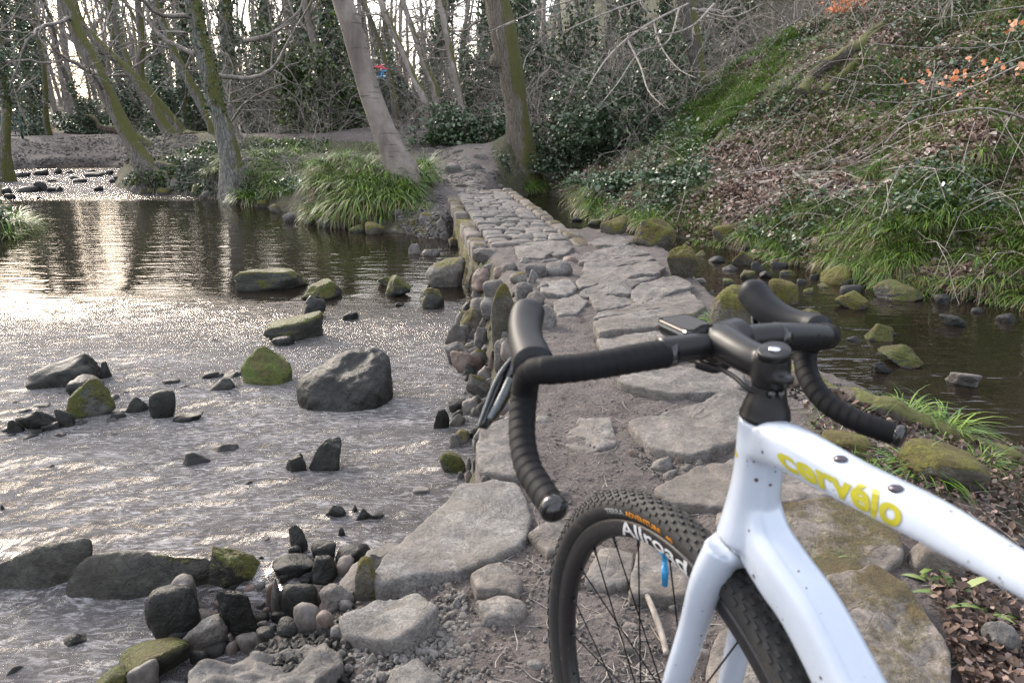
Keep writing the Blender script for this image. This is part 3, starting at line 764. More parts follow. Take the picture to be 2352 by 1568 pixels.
B(1069, 862, 1138, 917, 'grey_moss', "flat mossy boulder behind the brake lever", style='block')
B(991, 945, 1036, 993, 'wet', "pointed rock alone in the rapids left of the path block", style='wedge')
B(1030, 921, 1076, 950, 'wet', "low black boulder left of the brake lever", style='cobble')
B(1079, 984, 1123, 1015, 'wet', "smooth grey cobble at the tip of the brake lever", style='cobble')
B(1010, 1043, 1070, 1088, 'wet_moss', "round mossy boulder against two small upright stones at the near path edge", style='cobble')
for q in [(1068, 1050, 1084, 1088), (1084, 1048, 1099, 1080), (1048, 1080, 1068, 1102), (1066, 1078, 1090, 1104), (1075, 905, 1110, 925), (1095, 880, 1130, 905), (1050, 955, 1080, 975), (1080, 935, 1112, 958),
          (1150, 600, 1190, 620), (1190, 590, 1230, 606), (1105, 605, 1140, 622), (1236, 592, 1290, 606), (1165, 835, 1185, 870), (1150, 760, 1175, 790), (1120, 800, 1140, 850), (1100, 840, 1132, 870), (1110, 868, 1135, 890), (1085, 740, 1100, 760),
          (1130, 612, 1170, 632), (1290, 588, 1330, 604), (1230, 650, 1262, 668), (1170, 1085, 1190, 1100), (1130, 1090, 1150, 1105), (1102, 1088, 1122, 1103)]:
    B(*q, rr.choice(['grey', 'grey', 'pebble_red', 'pale']), "small loose stone filling the gaps in the left bank of the path", "small stones in the left bank of the path", style='block', sub=3, name='stone', cat='stone')

for k in range(95):
    y = rr.uniform(640, 1010); xl = 1065 + max(0, (720 - y)) * .35 - max(0, y - 860) * .1; x = rr.uniform(xl - 25, xl + 95)
    s = math.exp(rr.uniform(math.log(9), math.log(46))) * (.6 + y / 1600)
    B(x, y, x + s * 1.25, y + s, rr.choice(['grey', 'grey', 'grey_moss', 'wet', 'pebble']), "small loose stone filling the gaps in the left bank of the path", "small stones in the left bank of the path", style=rr.choice(['block', 'wedge', 'cobble']), sub=3, name='stone', cat='stone')
# ---- the right-hand stream
B(1627, 662, 1733, 768, 'moss', "large brown and yellow mossy boulder between the stepping slabs and the right-hand stream", style='cobble', sub=5, lk=.8, shear=-.3)
B(1520, 566, 1602, 642, 'moss', "mossy square boulder with grass on it at the far right end of the slabs", style='block', sub=5)
B(1633, 520, 1696, 562, 'moss', "bright yellow-green moss-covered boulder farthest up the right-hand stream", style='cobble')
B(1681, 576, 1735, 612, 'moss', "mossy boulder in the middle of the right-hand stream below the farthest one", style='block')
B(1762, 646, 1830, 698, 'moss', "round mossy boulder in the stream directly behind the right brake hood", style='cobble')
B(1879, 615, 1958, 656, 'moss', "brown mossy boulder jutting from the foot of the hillside into the stream", style='block', shear=.2)
B(1993, 612, 2077, 660, 'moss', "upper of the two big mossy boulders stacked against the hillside", style='cobble', zoff=.03)
B(1989, 649, 2116, 691, 'wet_moss', "long low lower boulder of the two mossy ones stacked against the hillside", style='block', lk=.5)
B(2090, 640, 2132, 670, 'moss', "small mossy boulder right of the stacked pair", style='cobble')
B(1917, 672, 2000, 712, 'moss', "mossy boulder lying alone in the stream in front of the stacked pair", style='block')
B(1832, 712, 1886, 734, 'wet_moss', "low mossy stone showing just above the right handlebar corner", style='block')
B(2155, 724, 2214, 750, 'wet', "smooth low dark stone alone in the still right-hand pool", style='cobble')
B(1985, 748, 2052, 785, 'wet_moss', "triangular dark rock with moss in the right-hand pool", style='wedge')
B(2010, 797, 2116, 845, 'wet_moss', "broad grey boulder with a mossy crown in the right-hand pool", style='block', sub=5)
B(2001, 832, 2050, 859, 'wet', "low splintered rock at the foot of the mossy-crowned boulder", style='wedge')
B(2173, 856, 2248, 891, 'grey', "flat pinkish-grey rock nearest the camera in the right-hand pool", style='slab')
B(1885, 996, 1995, 1046, 'moss', "low mossy boulder half hidden behind the right handlebar drop", style='cobble')
B(2058, 1028, 2246, 1122, 'moss', "big rounded mossy boulder on the near right bank", style='cobble', sub=5)
B(1378, 500, 1442, 540, 'moss', "rounded mossy boulder beside the stream at the end of the causeway", style='cobble')
B(1450, 505, 1560, 565, 'moss', "overhanging dark mossy boulder under a grass clump at the stream", style='block', sub=5)
B(2245, 1440, 2340, 1510, 'grey', "angular brown stone among dead leaves at the lower right", style='block')
B(2080, 1250, 2200, 1340, 'slab', "dark flat stone under the top tube on the near right bank", style='slab')
for q in [(1625, 586, 1668, 605), (1719, 600, 1757, 624), (1699, 622, 1733, 642), (1929, 652, 1978, 678), (1877, 648, 1906, 662), (1945, 771, 1986, 785), (2142, 676, 2180, 700), (1858, 628, 1880, 642), (1655, 608, 1700, 624),
          (1840, 660, 1870, 675), (1790, 618, 1830, 634), (2230, 705, 2260, 720), (2040, 760, 2062, 772), (1740, 620, 1775, 640), (1770, 600, 1810, 615), (1830, 640, 1852, 652), (2285, 718, 2330, 740), (1590, 575, 1625, 590), (1660, 640, 1690, 655),
          (1350, 505, 1380, 520), (1310, 498, 1340, 510), (2040, 700, 2070, 708), (1700, 565, 1730, 580)]:
    B(*q, rr.choice(['wet', 'wet', 'wet_moss']), "small dark stone in the shallow right-hand stream", "small stones in the right-hand stream", style='cobble', sub=3, name='stone', cat='stone')

# ---- stones of the far riffle and banks
B(82, 418, 110, 440, 'wet', "round dark boulder standing highest in the far riffle", style='cobble')
for q in [(75, 389, 114, 404), (123, 387, 145, 400), (31, 396, 71, 408), (197, 396, 237, 407), (203, 390, 223, 400), (236, 392, 262, 403), (43, 428, 90, 443), (108, 430, 128, 442), (130, 428, 146, 441), (217, 427, 244, 440), (251, 411, 276, 421),
          (169, 411, 199, 420), (159, 404, 180, 413), (84, 451, 97, 458), (5, 430, 28, 448), (12, 445, 36, 458), (-10, 392, 22, 408), (150, 392, 170, 399), (110, 413, 130, 419), (262, 404, 282, 411)]:
    B(*q, 'wet', "dark stone breaking the white water of the far riffle", "stones in the far riffle", style='cobble', sub=3, name='stone', cat='stone')
B(839, 513, 885, 540, 'moss', "round mossy boulder at the waterline below the pale leaning tree", style='cobble')
B(936, 563, 968, 585, 'grey', "angular grey stone standing in the still water beside the causeway wall", style='block')
B(968, 574, 1012, 589, 'pale', "flat pale stone awash beside the causeway wall", style='slab')
for q in [(362, 433, 391, 449), (390, 407, 425, 429), (431, 424, 479, 449), (465, 434, 497, 452), (375, 424, 408, 440), (650, 488, 687, 511), (699, 488, 726, 517), (940, 502, 963, 518), (962, 488, 994, 512), (896, 519, 924, 532), (1000, 500, 1030, 530),
          (730, 500, 765, 522), (770, 505, 800, 525), (800, 515, 840, 535), (1010, 530, 1040, 552), (1030, 545, 1055, 568), (985, 525, 1010, 540), (950, 525, 975, 540), (620, 470, 650, 490), (590, 460, 620, 478), (340, 430, 362, 446), (300, 425, 335, 445), (900, 480, 940, 500)]:
    B(*q, rr.choice(['grey_moss', 'moss', 'grey', 'wet_moss']), "weathered stone along the waterline of the far wooded bank", "stones along the far waterline", style='cobble', sub=3, name='stone', cat='stone')

# ------------------------------------------------------------------ the causeway of setts
LA, LB = np.array([-.37, 7.15]), np.array([-1.22, 13.25])
RA, RB = np.array([.80, 7.35]), np.array([-.02, 13.25])
def cw(u, v):          # u across 0..1, v along 0..1
    u = np.asarray(u)[..., None]; v = np.asarray(v)[..., None]
    return (LA * (1 - v) + LB * v) * (1 - u) + (RA * (1 - v) + RB * v) * u
def pillow(quad, z, h, r=.03, sd=0, nx=7, res=7, tilt=(0, 0)):
    """a worn stone: quad = 4 corners (x,y) counter-clockwise"""
    t = np.array([0, .07, .2, .5, .8, .93, 1.0])
    U, W = np.meshgrid(t, t)
    U = U.ravel(); W = W.ravel(); q = np.asarray(quad, float)
    XY = (q[0] * ((1 - U) * (1 - W))[:, None] + q[1] * (U * (1 - W))[:, None] + q[2] * (U * W)[:, None] + q[3] * ((1 - U) * W)[:, None])
    c = q.mean(0)
    e = np.maximum(np.abs(U - .5), np.abs(W - .5)) * 2
    cor = np.abs(U - .5) * np.abs(W - .5) * 4
    XY = c + (XY - c) * (1 - .10 * cor ** 2)[:, None]
    XY = XY + np.stack([vnoise(np.c_[XY * 9, np.full(len(XY), sd)], 1), vnoise(np.c_[XY * 9, np.full(len(XY), sd)], 2)], -1) * r * .55
    zz = z - r * np.clip((e - .45) / .55, 0, 1) ** 2.2 + .22 * r * fbm(np.c_[XY * 12, np.full(len(XY), sd * .1)], 3, 4) + tilt[0] * (U - .5) + tilt[1] * (W - .5)
    n = 7
    V = np.c_[XY, zz]
    i = np.arange(n - 1)[:, None] * n + np.arange(n - 1)[None]
    F = np.stack([i, i + 1, i + n + 1, i + n], -1).reshape(-1, 4)
    rim = list(range(n)) + [k * n + n - 1 for k in range(1, n)] + [(n - 1) * n + k for k in range(n - 2, -1, -1)] + [k * n for k in range(n - 2, 0, -1)]
    low = V[rim].copy(); low[:, 2] = z - h; low[:, :2] = c + (low[:, :2] - c) * .97
    V = np.vstack([V, low]); m_ = len(rim)
    ra = np.array(rim); lo = n * n + np.arange(m_)
    F2 = np.stack([ra, lo, np.roll(lo, -1), np.roll(ra, -1)], -1)
    return V, [F, F2]
R_ = np.random.RandomState(8)
parts = []
cz = lambda v: .02 + .02 * v
v = 0.012
row = 0
while v < .975:
    dv = R_.uniform(.020, .034)
    wav = .012 * math.sin(v * 21)
    us = [0.13]
    while us[-1] < .87: us.append(us[-1] + R_.uniform(.15, .32))
    us = np.array(us); us = .13 + (us - .13) / (us[-1] - .13) * .74
    for a, b2 in zip(us[:-1], us[1:]):
        g = .006; j = R_.uniform(-.0035, .0035, 4)
        va = v + .03 * (a - .5) * .0 + wav * a
        q = [cw(a + g, va + .0010 + j[0]), cw(b2 - g, va + .0010 + j[1] + wav * (b2 - a)), cw(b2 - g, va + dv - .0010 + j[2] + wav * (b2 - a)), cw(a + g, va + dv - .0010 + j[3])]
        parts.append(pillow(q, cz(v) + R_.uniform(-.010, .014) - .018 * math.sin(math.pi * (a - .13) / .74), .12, .019, R_.randint(1000), tilt=(R_.uniform(-.012, .012), R_.uniform(-.018, .018))))
    v += dv; row += 1
cause = empty("stone_causeway", (0, 10, WATER - .3), "narrow raised causeway paved with worn setts between two mossy walls, leading to the wood", "causeway")
inv = Matrix.Translation((0, -10, -(WATER - .3)))
def part(name, V, F, mat, parent, smooth=True, tint=None):
    """child mesh built in place coordinates under a thing whose foot is elsewhere"""
    V = np.asarray(V, float) - np.array(parent_loc(parent))
    return link(name, new_mesh(name, V, F, smooth, tint), mat, parent)
def parent_loc(p):
    l = np.zeros(3)
    while p is not None: l += np.array(p.location); p = p.parent
    return l
V, F = merge(parts); part("sett_paving", V, F, M['sett'], cause)
parts = []
for side in (0, 1):
    v = 0.0
    while v < 1.0:
        dv = R_.uniform(.045, .08)
        u0, u1 = (-.03, .115) if side == 0 else (.885, 1.03)
        if side == 0 and (.22 < v < .36):
            v += dv; continue
        q = [cw(u0, v + .003), cw(u1 + R_.uniform(-.02, .02), v + .003), cw(u1 + R_.uniform(-.02, .02), v + dv - .003), cw(u0, v + dv - .003)]
        V, F = pillow(q, cz(v) + R_.uniform(-.012, .008), .16, .028, R_.randint(1000), tilt=(0, R_.uniform(-.02, .02)))
        part("kerb_stone", V, F, M['slab_moss'], cause)
        v += dv
# rubble core with a bulging face on either side
nv, nu = 90, 26
tv = np.linspace(-.01, 1.03, nv); prof_u = np.concatenate([np.full(8, 0.0), np.linspace(0, 1, 10), np.full(8, 1.0)])
prof_z = np.concatenate([np.linspace(-.85, -.10, 8), np.full(10, -.085), np.linspace(-.10, -.85, 8)])
Vv, Uu = np.meshgrid(tv, prof_u, indexing='ij'); Zz = np.broadcast_to(prof_z, Vv.shape)
XY = cw(Uu, Vv)
bul = fbm(np.stack([Vv * 30, Zz * 6, Uu * 3], -1), 3, 61) * .03 + .04 * np.clip(-Zz - .1, 0, 1)
XY = XY + np.stack([np.where(Uu < .5, -1, 1) * bul * ((Uu == 0) | (Uu == 1)), 0 * bul], -1)
V = np.concatenate([XY, (Zz + cz(Vv))[..., None]], -1).reshape(-1, 3)
i = np.arange(nv - 1)[:, None] * nu + np.arange(nu - 1)[None]
part("retaining_wall", V, np.stack([i, i + 1, i + nu + 1, i + nu], -1).reshape(-1, 4), stone_mat('mossy_causeway_wall', (.05, .045, .03), (.10, .09, .07), (.16, .15, .12), 1.05, ((.06, .06, .01), (.17, .16, .025)), scale=5), cause)

# ------------------------------------------------------------------ big worn slabs of the path
def slab_px(px, z, thick, label, mat='slab', group=None, name='stepping_slab', lay=0.0, nz=.010, edge=.025, dome=.01):
    _seed[0] += 1; sd = _seed[0]
    thick = max(thick, .06); z = z * .36 - .004; edge *= .42; dome *= .35
    pts = np.array([Gz(a, b, z) for a, b in px]); c = pts.mean(0)
    n = 110; size0 = np.linalg.norm(pts - c, axis=1).mean()
    q_ = np.vstack([pts, pts[:1]]); sg = np.concatenate([[0], np.cumsum(np.linalg.norm(np.diff(q_, axis=0), axis=1))]); tt = np.linspace(0, sg[-1], n + 1)[:-1]
    loop = np.stack([np.interp(tt, sg, q_[:, 0]), np.interp(tt, sg, q_[:, 1])], -1)
    for _ in range(3): loop = (loop * 2 + np.roll(loop, 1, 0) + np.roll(loop, -1, 0)) / 4
    nz_ = fbm(np.c_[loop * 7, np.full(n, sd * 1.7)], 4, 11); n3_ = fbm(np.c_[loop * 24, np.full(n, sd * 2.3)], 3, 13); loop = c + (loop - c) * (1.03 + .05 * nz_ + .014 * n3_ / max(size0, .1) * .2)[:, None]
    ring = lambda s, zz: np.c_[c + (loop - c) * s, np.full(n, zz)]
    size = np.linalg.norm(pts - c, axis=1).mean()
    e = edge / size
    rings = [ring(1.0, -thick), ring(1.0 + e * .2, -thick * .5), ring(1.0, -edge * 1.1), ring(1 - e * .3, -edge * .45), ring(1 - e * .9, -edge * .12), ring(1 - e * 1.8, 0)]
    for s in (.9, .8, .68, .55, .42, .3, .18, .08): rings.append(ring(s * (1 - e * 2), dome * (1 - s)))
    V = np.vstack(rings + [np.array([[c[0], c[1], dome]])])
    q = V.copy(); q[:, 2] += sd * .37
    nn = fbm(q * 5, 4, sd % 50); n2 = fbm(q * 17, 3, sd % 50 + 3)
    V[:, 2] += (nn * nz * 1.3 + n2 * nz * .6) * np.where(V[:, 2] > -thick * .7, 1, 0)
    dr = V[:, :2] - c; L = np.linalg.norm(dr, axis=1)[:, None] + 1e-6
    V[:, :2] += dr / L * (nn * edge * .5 + n2 * edge * .25)[:, None] * np.clip(L / size, 0, 1)
    if lay: V[:, 2] += lay * np.floor(fbm(np.c_[V[:, :2] * 3, np.full(len(V), sd)], 2, 9) * 2.5) * (V[:, 2] > -edge)
    m_ = len(rings)
    i = np.arange(m_ - 1)[:, None] * n; j = np.arange(n)[None]; k = (j + 1) % n
    F = np.stack([i + j, i + k, i + n + k, i + n + j], -1).reshape(-1, 4)
    j = np.arange(n); F2 = np.stack([(m_ - 1) * n + j, (m_ - 1) * n + (j + 1) % n, np.full(n, m_ * n)], -1)
    V[:, :2] -= c
    o = link(name, new_mesh(name, V, [F, F2]), M[mat], None, (c[0], c[1], z))
    return tag(o, label, 'stone slab', group)
def c4(l): return [(947.4 + x * .30517, 401.9 + y * .30517) for x, y in l]
def cm(l): return [(976.1 + x * .48827, 574.2 + y * .48827) for x, y in l]
slab_px(c4([(1310, 512), (1400, 470), (1580, 455), (1645, 492), (1600, 532), (1400, 530)]), .05, .2, "mossy-edged slab at the stream side just past the end of the sett paving")
slab_px(c4([(1380, 630), (1500, 590), (1700, 560), (1800, 585), (1600, 612), (1440, 640)]), .05, .15, "thin slab farthest from the camera in the row of stepping slabs")
slab_px(c4([(1285, 695), (1300, 655), (1500, 630), (1800, 602), (1832, 635), (1600, 668), (1450, 698), (1290, 718)]), .06, .15, "long narrow bar-shaped slab, second from the far end of the row")
slab_px(c4([(1250, 775), (1300, 722), (1500, 695), (1830, 648), (1900, 690), (1860, 735), (1560, 782), (1400, 802), (1280, 836), (1250, 810)]), .07, .18, "largest smooth pillow-shaped stepping slab of the row")
slab_px(c4([(1250, 885), (1330, 822), (1500, 795), (1800, 752), (1850, 760), (1650, 835), (1640, 885), (1500, 880), (1300, 906)]), .05, .15, "slab with split layered edges, left neighbour of the thick rectangular slab", lay=.006)
slab_px(c4([(1650, 905), (1650, 850), (1880, 765), (2000, 750), (2080, 790), (2110, 845), (1900, 905), (1725, 965)]), .09, .22, "thick rectangular slab at the right end of the row, standing proud")
slab_px(c4([(1370, 1070), (1450, 1020), (1700, 965), (1900, 920), (2050, 866), (2120, 900), (2190, 990), (2100, 1050), (1850, 1000), (1500, 1060)]), .06, .2, "long slab widening to a hump at its right end, behind the bike computer")
slab_px(c4([(1370, 1115), (1400, 1082), (1700, 1025), (2020, 992), (2072, 1040), (1900, 1085), (1830, 1130), (1500, 1172), (1420, 1186)]), .07, .16, "straight-edged slab right in front of the bike computer")
slab_px(c4([(1400, 1215), (1830, 1165), (2200, 1180), (2200, 1300), (1900, 1370), (1450, 1350)]), .03, .1, "broad low slab under the stem and the bar")
slab_px(c4([(1340, 910), (1500, 895), (1650, 940), (1680, 970), (1480, 1010), (1380, 1000)]), .02, .08, "low reddish slab sunk in the trodden earth beside the row")
slab_px(c4([(960, 800), (1170, 780), (1240, 850), (1150, 900), (970, 880)]), .025, .08, "pale flat slab in the middle of the path beyond the row of stepping slabs", mat='pale')
slab_px(c4([(1060, 960), (1240, 900), (1330, 950), (1240, 1030), (1090, 1050)]), .015, .08, "worn pale slab in the middle of the path, level with the brake hood")
slab_px(c4([(760, 530), (930, 520), (1060, 575), (980, 620), (800, 620)]), .03, .1, "flat trodden slab just beyond the near end of the sett paving", group=None)
slab_px(c4([(900, 500), (1180, 510), (1220, 545), (1100, 600), (960, 560)]), .05, .1, "tilted broken slab where the setts give out")
slab_px(cm([(900, 605), (1000, 572), (1200, 545), (1500, 560), (1500, 635), (1300, 660), (1100, 662), (960, 632)]), .08, .16, "long weathered slab showing below the bar and the stem")
slab_px(cm([(950, 790), (1080, 770), (1250, 715), (1450, 655), (1530, 690), (1520, 880), (1250, 955), (1060, 905), (1005, 860)]), .07, .16, "big cracked slab left of the head tube", nz=.012)
slab_px(cm([(1080, 1112), (1180, 1042), (1450, 965), (1600, 985), (1850, 1080), (1920, 1150), (1690, 1190), (1420, 1195), (1150, 1170)]), .06, .14, "wide slab behind the head tube and above the tyre", mat='slab')
slab_px(cm([(1350, 1215), (1690, 1190), (1900, 1160), (2080, 1230), (2220, 1340), (2250, 1450), (2130, 1520), (1850, 1530), (1500, 1480)]), .06, .2, "wide slab with brown moss on its outer side, seen between head tube and top tube", mat='slab_moss')
slab_px([(1900, 1330), (2020, 1312), (2095, 1372), (2170, 1480), (2190, 1590), (2100, 1680), (1950, 1680), (1880, 1500)], .06, .25, "thick mossy slab at the bottom right below the top tube", mat='slab_moss', nz=.014)
slab_px([(1095, 1015), (1112, 982), (1160, 968), (1215, 990), (1225, 1060), (1185, 1085), (1100, 1082)], .05, .3, "square-faced block at the water's edge behind the left handlebar drop")
slab_px([(950, 1222), (1000, 1168), (1060, 1112), (1180, 1112), (1222, 1180), (1200, 1250), (1080, 1300), (960, 1310), (880, 1340), (850, 1320)], .02, .3, "large smooth pale slab reaching the water at the near left of the path", mat='pale', nz=.006)
slab_px([(780, 1410), (860, 1368), (960, 1362), (1002, 1402), (960, 1442), (900, 1468), (790, 1445)], .03, .2, "flaky grey slab left of centre at the bottom", mat='pale', lay=.006)
slab_px([(440, 1545), (560, 1482), (690, 1455), (785, 1482), (780, 1520), (700, 1590), (600, 1640), (430, 1620)], .02, .25, "coarse lumpy slab with yellow lichen at the bottom left edge of the path", mat='grey', nz=.03)
slab_px([(1080, 1312), (1150, 1292), (1200, 1328), (1190, 1362), (1100, 1350)], .03, .1, "small rounded slab sunk left of the front wheel, the farther of two")
slab_px([(1095, 1372), (1170, 1348), (1212, 1382), (1202, 1412), (1110, 1408)], .03, .1, "small rounded slab sunk left of the front wheel, the nearer of two")
slab_px([(900, 1525), (960, 1500), (1022, 1540), (1000, 1610), (880, 1610)], .02, .1, "grey scaly slab at the bottom left of centre", mat='pale')
slab_px([(1452, 1330), (1480, 1232), (1560, 1222), (1690, 1250), (1720, 1330), (1600, 1365), (1450, 1362)], .05, .12, "pale square slab seen through the spokes of the front wheel")
slab_px([(1345, 1322), (1380, 1258), (1455, 1268), (1450, 1330), (1400, 1345)], .03, .1, "dark low slab seen through the spokes left of the pale square one")
slab_px([(1660, 1440), (1760, 1395), (1900, 1380), (1960, 1500), (1950, 1660), (1650, 1660), (1630, 1520)], .04, .14, "rough slab under the front wheel and fork")
slab_px([(1215, 1225), (1290, 1190), (1320, 1240), (1260, 1270)], .02, .06, "thin reddish slab just left of the tyre")
slab_px([(1330, 600), (1360, 575), (1440, 560), (1475, 575), (1400, 600)], .03, .08, "flaking pinkish slab between causeway and stepping slabs", lay=.008)
slab_px([(1280, 1010), (1330, 960), (1400, 960), (1420, 1010), (1350, 1040)], -.005, .05, "faint flat stone showing through the earth in mid path")
slab_px([(783, 1330), (798, 1285), (838, 1245), (895, 1222), (945, 1226), (905, 1262), (862, 1310), (830, 1352), (797, 1360)], -.30, .35, "long smooth curved grey stone bordering the large pale slab and the water", mat="grey", edge=.09, dome=.08, name="curved_stone")
# loose stones on the path
for q in [(1480, 1040, 1545, 1088), (1545, 1035, 1580, 1065), (1520, 1075, 1560, 1100), (1440, 1030, 1470, 1050), (1560, 1060, 1600, 1085), (1590, 1050, 1620, 1070), (890, 1295, 918, 1320), (830, 1330, 850, 1342), (845, 1345, 872, 1362), (920, 1330, 950, 1350),
          (775, 1455, 815, 1485), (800, 1480, 835, 1505), (820, 1425, 850, 1448), (770, 1490, 800, 1515), (740, 1500, 765, 1530), (790, 1520, 820, 1545), (835, 1500, 870, 1530), (1255, 840, 1285, 860), (1060, 1420, 1090, 1440), (980, 1340, 1005, 1360),
          (1020, 1330, 1050, 1352), (1100, 1410, 1120, 1425), (1560, 1420, 1590, 1470), (1530, 1385, 1560, 1410), (1590, 1390, 1610, 1410), (1375, 1400, 1400, 1415), (1420, 1480, 1460, 1510), (1330, 860, 1345, 870), (1250, 1300, 1275, 1320), (960, 1460, 990, 1480),
          (940, 1480, 965, 1495), (870, 1470, 895, 1490), (860, 1540, 890, 1568), (1035, 1375, 1060, 1395), (1000, 1440, 1020, 1455)]:
    B(*q, rr.choice(['slab', 'pale', 'grey', 'pebble_red']), "small loose angular stone lying on the trodden path", "loose stones on the path", style='block', sub=3, name='stone', cat='stone')
for k in range(130):
    x = rr.uniform(760, 1720); y = rr.uniform(600, 1560); s = rr.uniform(9, 34) * (.35 + y / 1500)
    if x < 1090 + (1100 - y) * .05 and y < 1100: continue
    if x < 900 and y < 1400: continue
    if 1240 < x < 1420 and 660 < y < 1250 and rr.random() < .8: continue
    B(x, y, x + s * 1.4, y + s * .62, rr.choice(['slab', 'slab', 'pale', 'grey']), "flat stone bedded in the trodden earth between the big slabs", "bedded stones of the path", style='slab', sub=3, name='stone', cat='stone', lk=1.1, zoff=-.002)
for k in range(85):
    f = rr.random(); yy = 436 - 128 * f; xc = 1085 - 60 * f - 110 * f * f; x = xc + rr.uniform(-1, 1) * (62 - 10 * f); s = rr.uniform(9, 24) * (1.15 - .5 * f)
    B(x, yy, x + s * 1.6, yy + s * .42, rr.choice(['slab', 'slab', 'grey', 'pale']), "flattish stone set in the rising path beyond the causeway", "stones in the far path", style='slab', sub=3, name='stone', cat='stone', lk=1.5, zoff=-.02)
# path beyond the causeway
for q in [(1020, 372, 1064, 398), (1070, 370, 1110, 390), (1040, 340, 1065, 352), (1085, 350, 1120, 366), (985, 350, 1010, 362), (1000, 333, 1030, 342), (940, 318, 965, 326), (1060, 392, 1095, 402), (1110, 398, 1140, 410), (1015, 352, 1040, 364), (970, 322, 1000, 332),
          (1128, 385, 1150, 396), (1035, 325, 1060, 333), (1090, 334, 1115, 344), (1000, 404, 1030, 414)]:
    B(*q, rr.choice(['slab', 'grey']), "flattish stone set in the rising path beyond the causeway", "stones in the far path", style='slab', sub=3, name='stone', cat='stone', lk=1.3, zoff=-.03)

# past three hundred loose stones, the smallest in view are kept as masses
_st = [o for o in COL.objects if o.get('category') == 'stone' and o.get('group')]
def _area(o):
    d = depth_of(np.array(o.location)); s = np.array([v.co[:] for v in o.data.vertices[:]]).max(0); return float(s[0] * max(s[2], .01) / d ** 2)
_st.sort(key=_area, reverse=True)
_rest = {}
for o in _st[285:]:
    V = np.empty(len(o.data.vertices) * 3); o.data.vertices.foreach_get('co', V); F = np.empty(len(o.data.polygons) * 3, np.int64); o.data.polygons.foreach_get('vertices', F)
    _rest.setdefault(o.data.materials[0].name, []).append((V.reshape(-1, 3) + np.array(o.location), [F.reshape(-1, 3)]))
    me_ = o.data; bpy.data.objects.remove(o); bpy.data.meshes.remove(me_)
for k, v in _rest.items():
    V, F = merge(v); tag(link("small_stones", new_mesh("small_stones", V, F), bpy.data.materials[k]), kind='stuff')

# ------------------------------------------------------------------ quick height table for scattering
TX, TY, TS = -34.0, 0.0, .08
_tx = np.arange(TX, 34, TS); _ty = np.arange(TY, 62, TS)
_A, _B = np.meshgrid(_tx, _ty); HT = H(_A, _B)
def hq(x, y):
    fx = np.clip((np.asarray(x) - TX) / TS, 0, len(_tx) - 1.001); fy = np.clip((np.asarray(y) - TY) / TS, 0, len(_ty) - 1.001)
    i = fx.astype(int); j = fy.astype(int); a = fx - i; b = fy - j
    return (HT[j, i] * (1 - a) + HT[j, i + 1] * a) * (1 - b) + (HT[j + 1, i] * (1 - a) + HT[j + 1, i + 1] * a) * b
_T2 = np.geomspace(.9, 62, 520)
def hit(px, py):
    """ground points seen through arrays of photo pixels"""
    out = []
    for s in range(0, len(px), 4000):
        a = (px[s:s + 4000] - CX) / FPX; b = -(py[s:s + 4000] - CY) / FPX
        r = np.stack([a, b * _sp + _cp, b * _cp - _sp], -1)
        p = r[:, None] * _T2[None, :, None]
        g = CAM_H + p[..., 2] - hq(p[..., 0], p[..., 1])
        below = g < 0; below[:, 0] = False
        ok = below.any(1); i = np.argmax(below, 1); i = np.where(ok, np.maximum(i, 1), 1)
        k = np.arange(len(i)); g0 = g[k, i - 1]; g1 = g[k, i]
        t = _T2[i - 1] + (_T2[i] - _T2[i - 1]) * g0 / (g0 - g1 + 1e-9)
        q = r * t[:, None]; q[:, 2] += CAM_H
        out.append(q[ok])
    return np.concatenate(out)
def in_poly(px, py, poly): return sdist(px, py, poly) > 0
def scatter(poly, n, seed):
    """points on the ground inside an outline given in photo pixels"""
    r = np.random.RandomState(seed); p = np.array(poly, float)
    lo, hi = p.min(0), p.max(0); got = []; tot = 0
    while tot < n:
        a = r.uniform(lo[0], hi[0], n * 2); b = r.uniform(lo[1], hi[1], n * 2)
        k = in_poly(a, b, poly); q = hit(a[k], b[k]); got.append(q); tot += len(q)
        if len(q) == 0: break
    return np.concatenate(got)[:n]
def land(pts, m=.03, bare=.5): return pts[(pts[:, 2] > WATER + m) & (dirtm(pts[:, 0], pts[:, 1]) < bare)]

def norm(v): return v / (np.linalg.norm(v, axis=-1, keepdims=True) + 1e-9)
def leaves(C, size, seed, flat=.5, aspect=.62, base_n=(0, 0, 1)):
    """little folded leaves: 6 corners, 2 quads each"""
    r = np.random.RandomState(seed); n = len(C)
    nn = norm(np.array(base_n)[None] * flat * 2 + r.normal(size=(n, 3)))
    a = norm(np.cross(nn, r.normal(size=(n, 3)))); b = np.cross(nn, a)
    s = (np.asarray(size) * np.exp(r.normal(size=n) * .28))[:, None]
    w = s * aspect * .5; f = nn * s * r.uniform(-.05, .25, (n, 1))
    V = np.stack([C - a * s * .5, C - a * s * .1 + b * w + f, C + a * s * .25 + b * w * .8 + f, C + a * s * .5, C + a * s * .25 - b * w * .8 + f, C - a * s * .1 - b * w + f], 1).reshape(-1, 3)
    k = np.arange(n)[:, None] * 6
    F = np.concatenate([k + np.array([[0, 3, 2, 1]]), k + np.array([[0, 5, 4, 3]])])
    return V, F
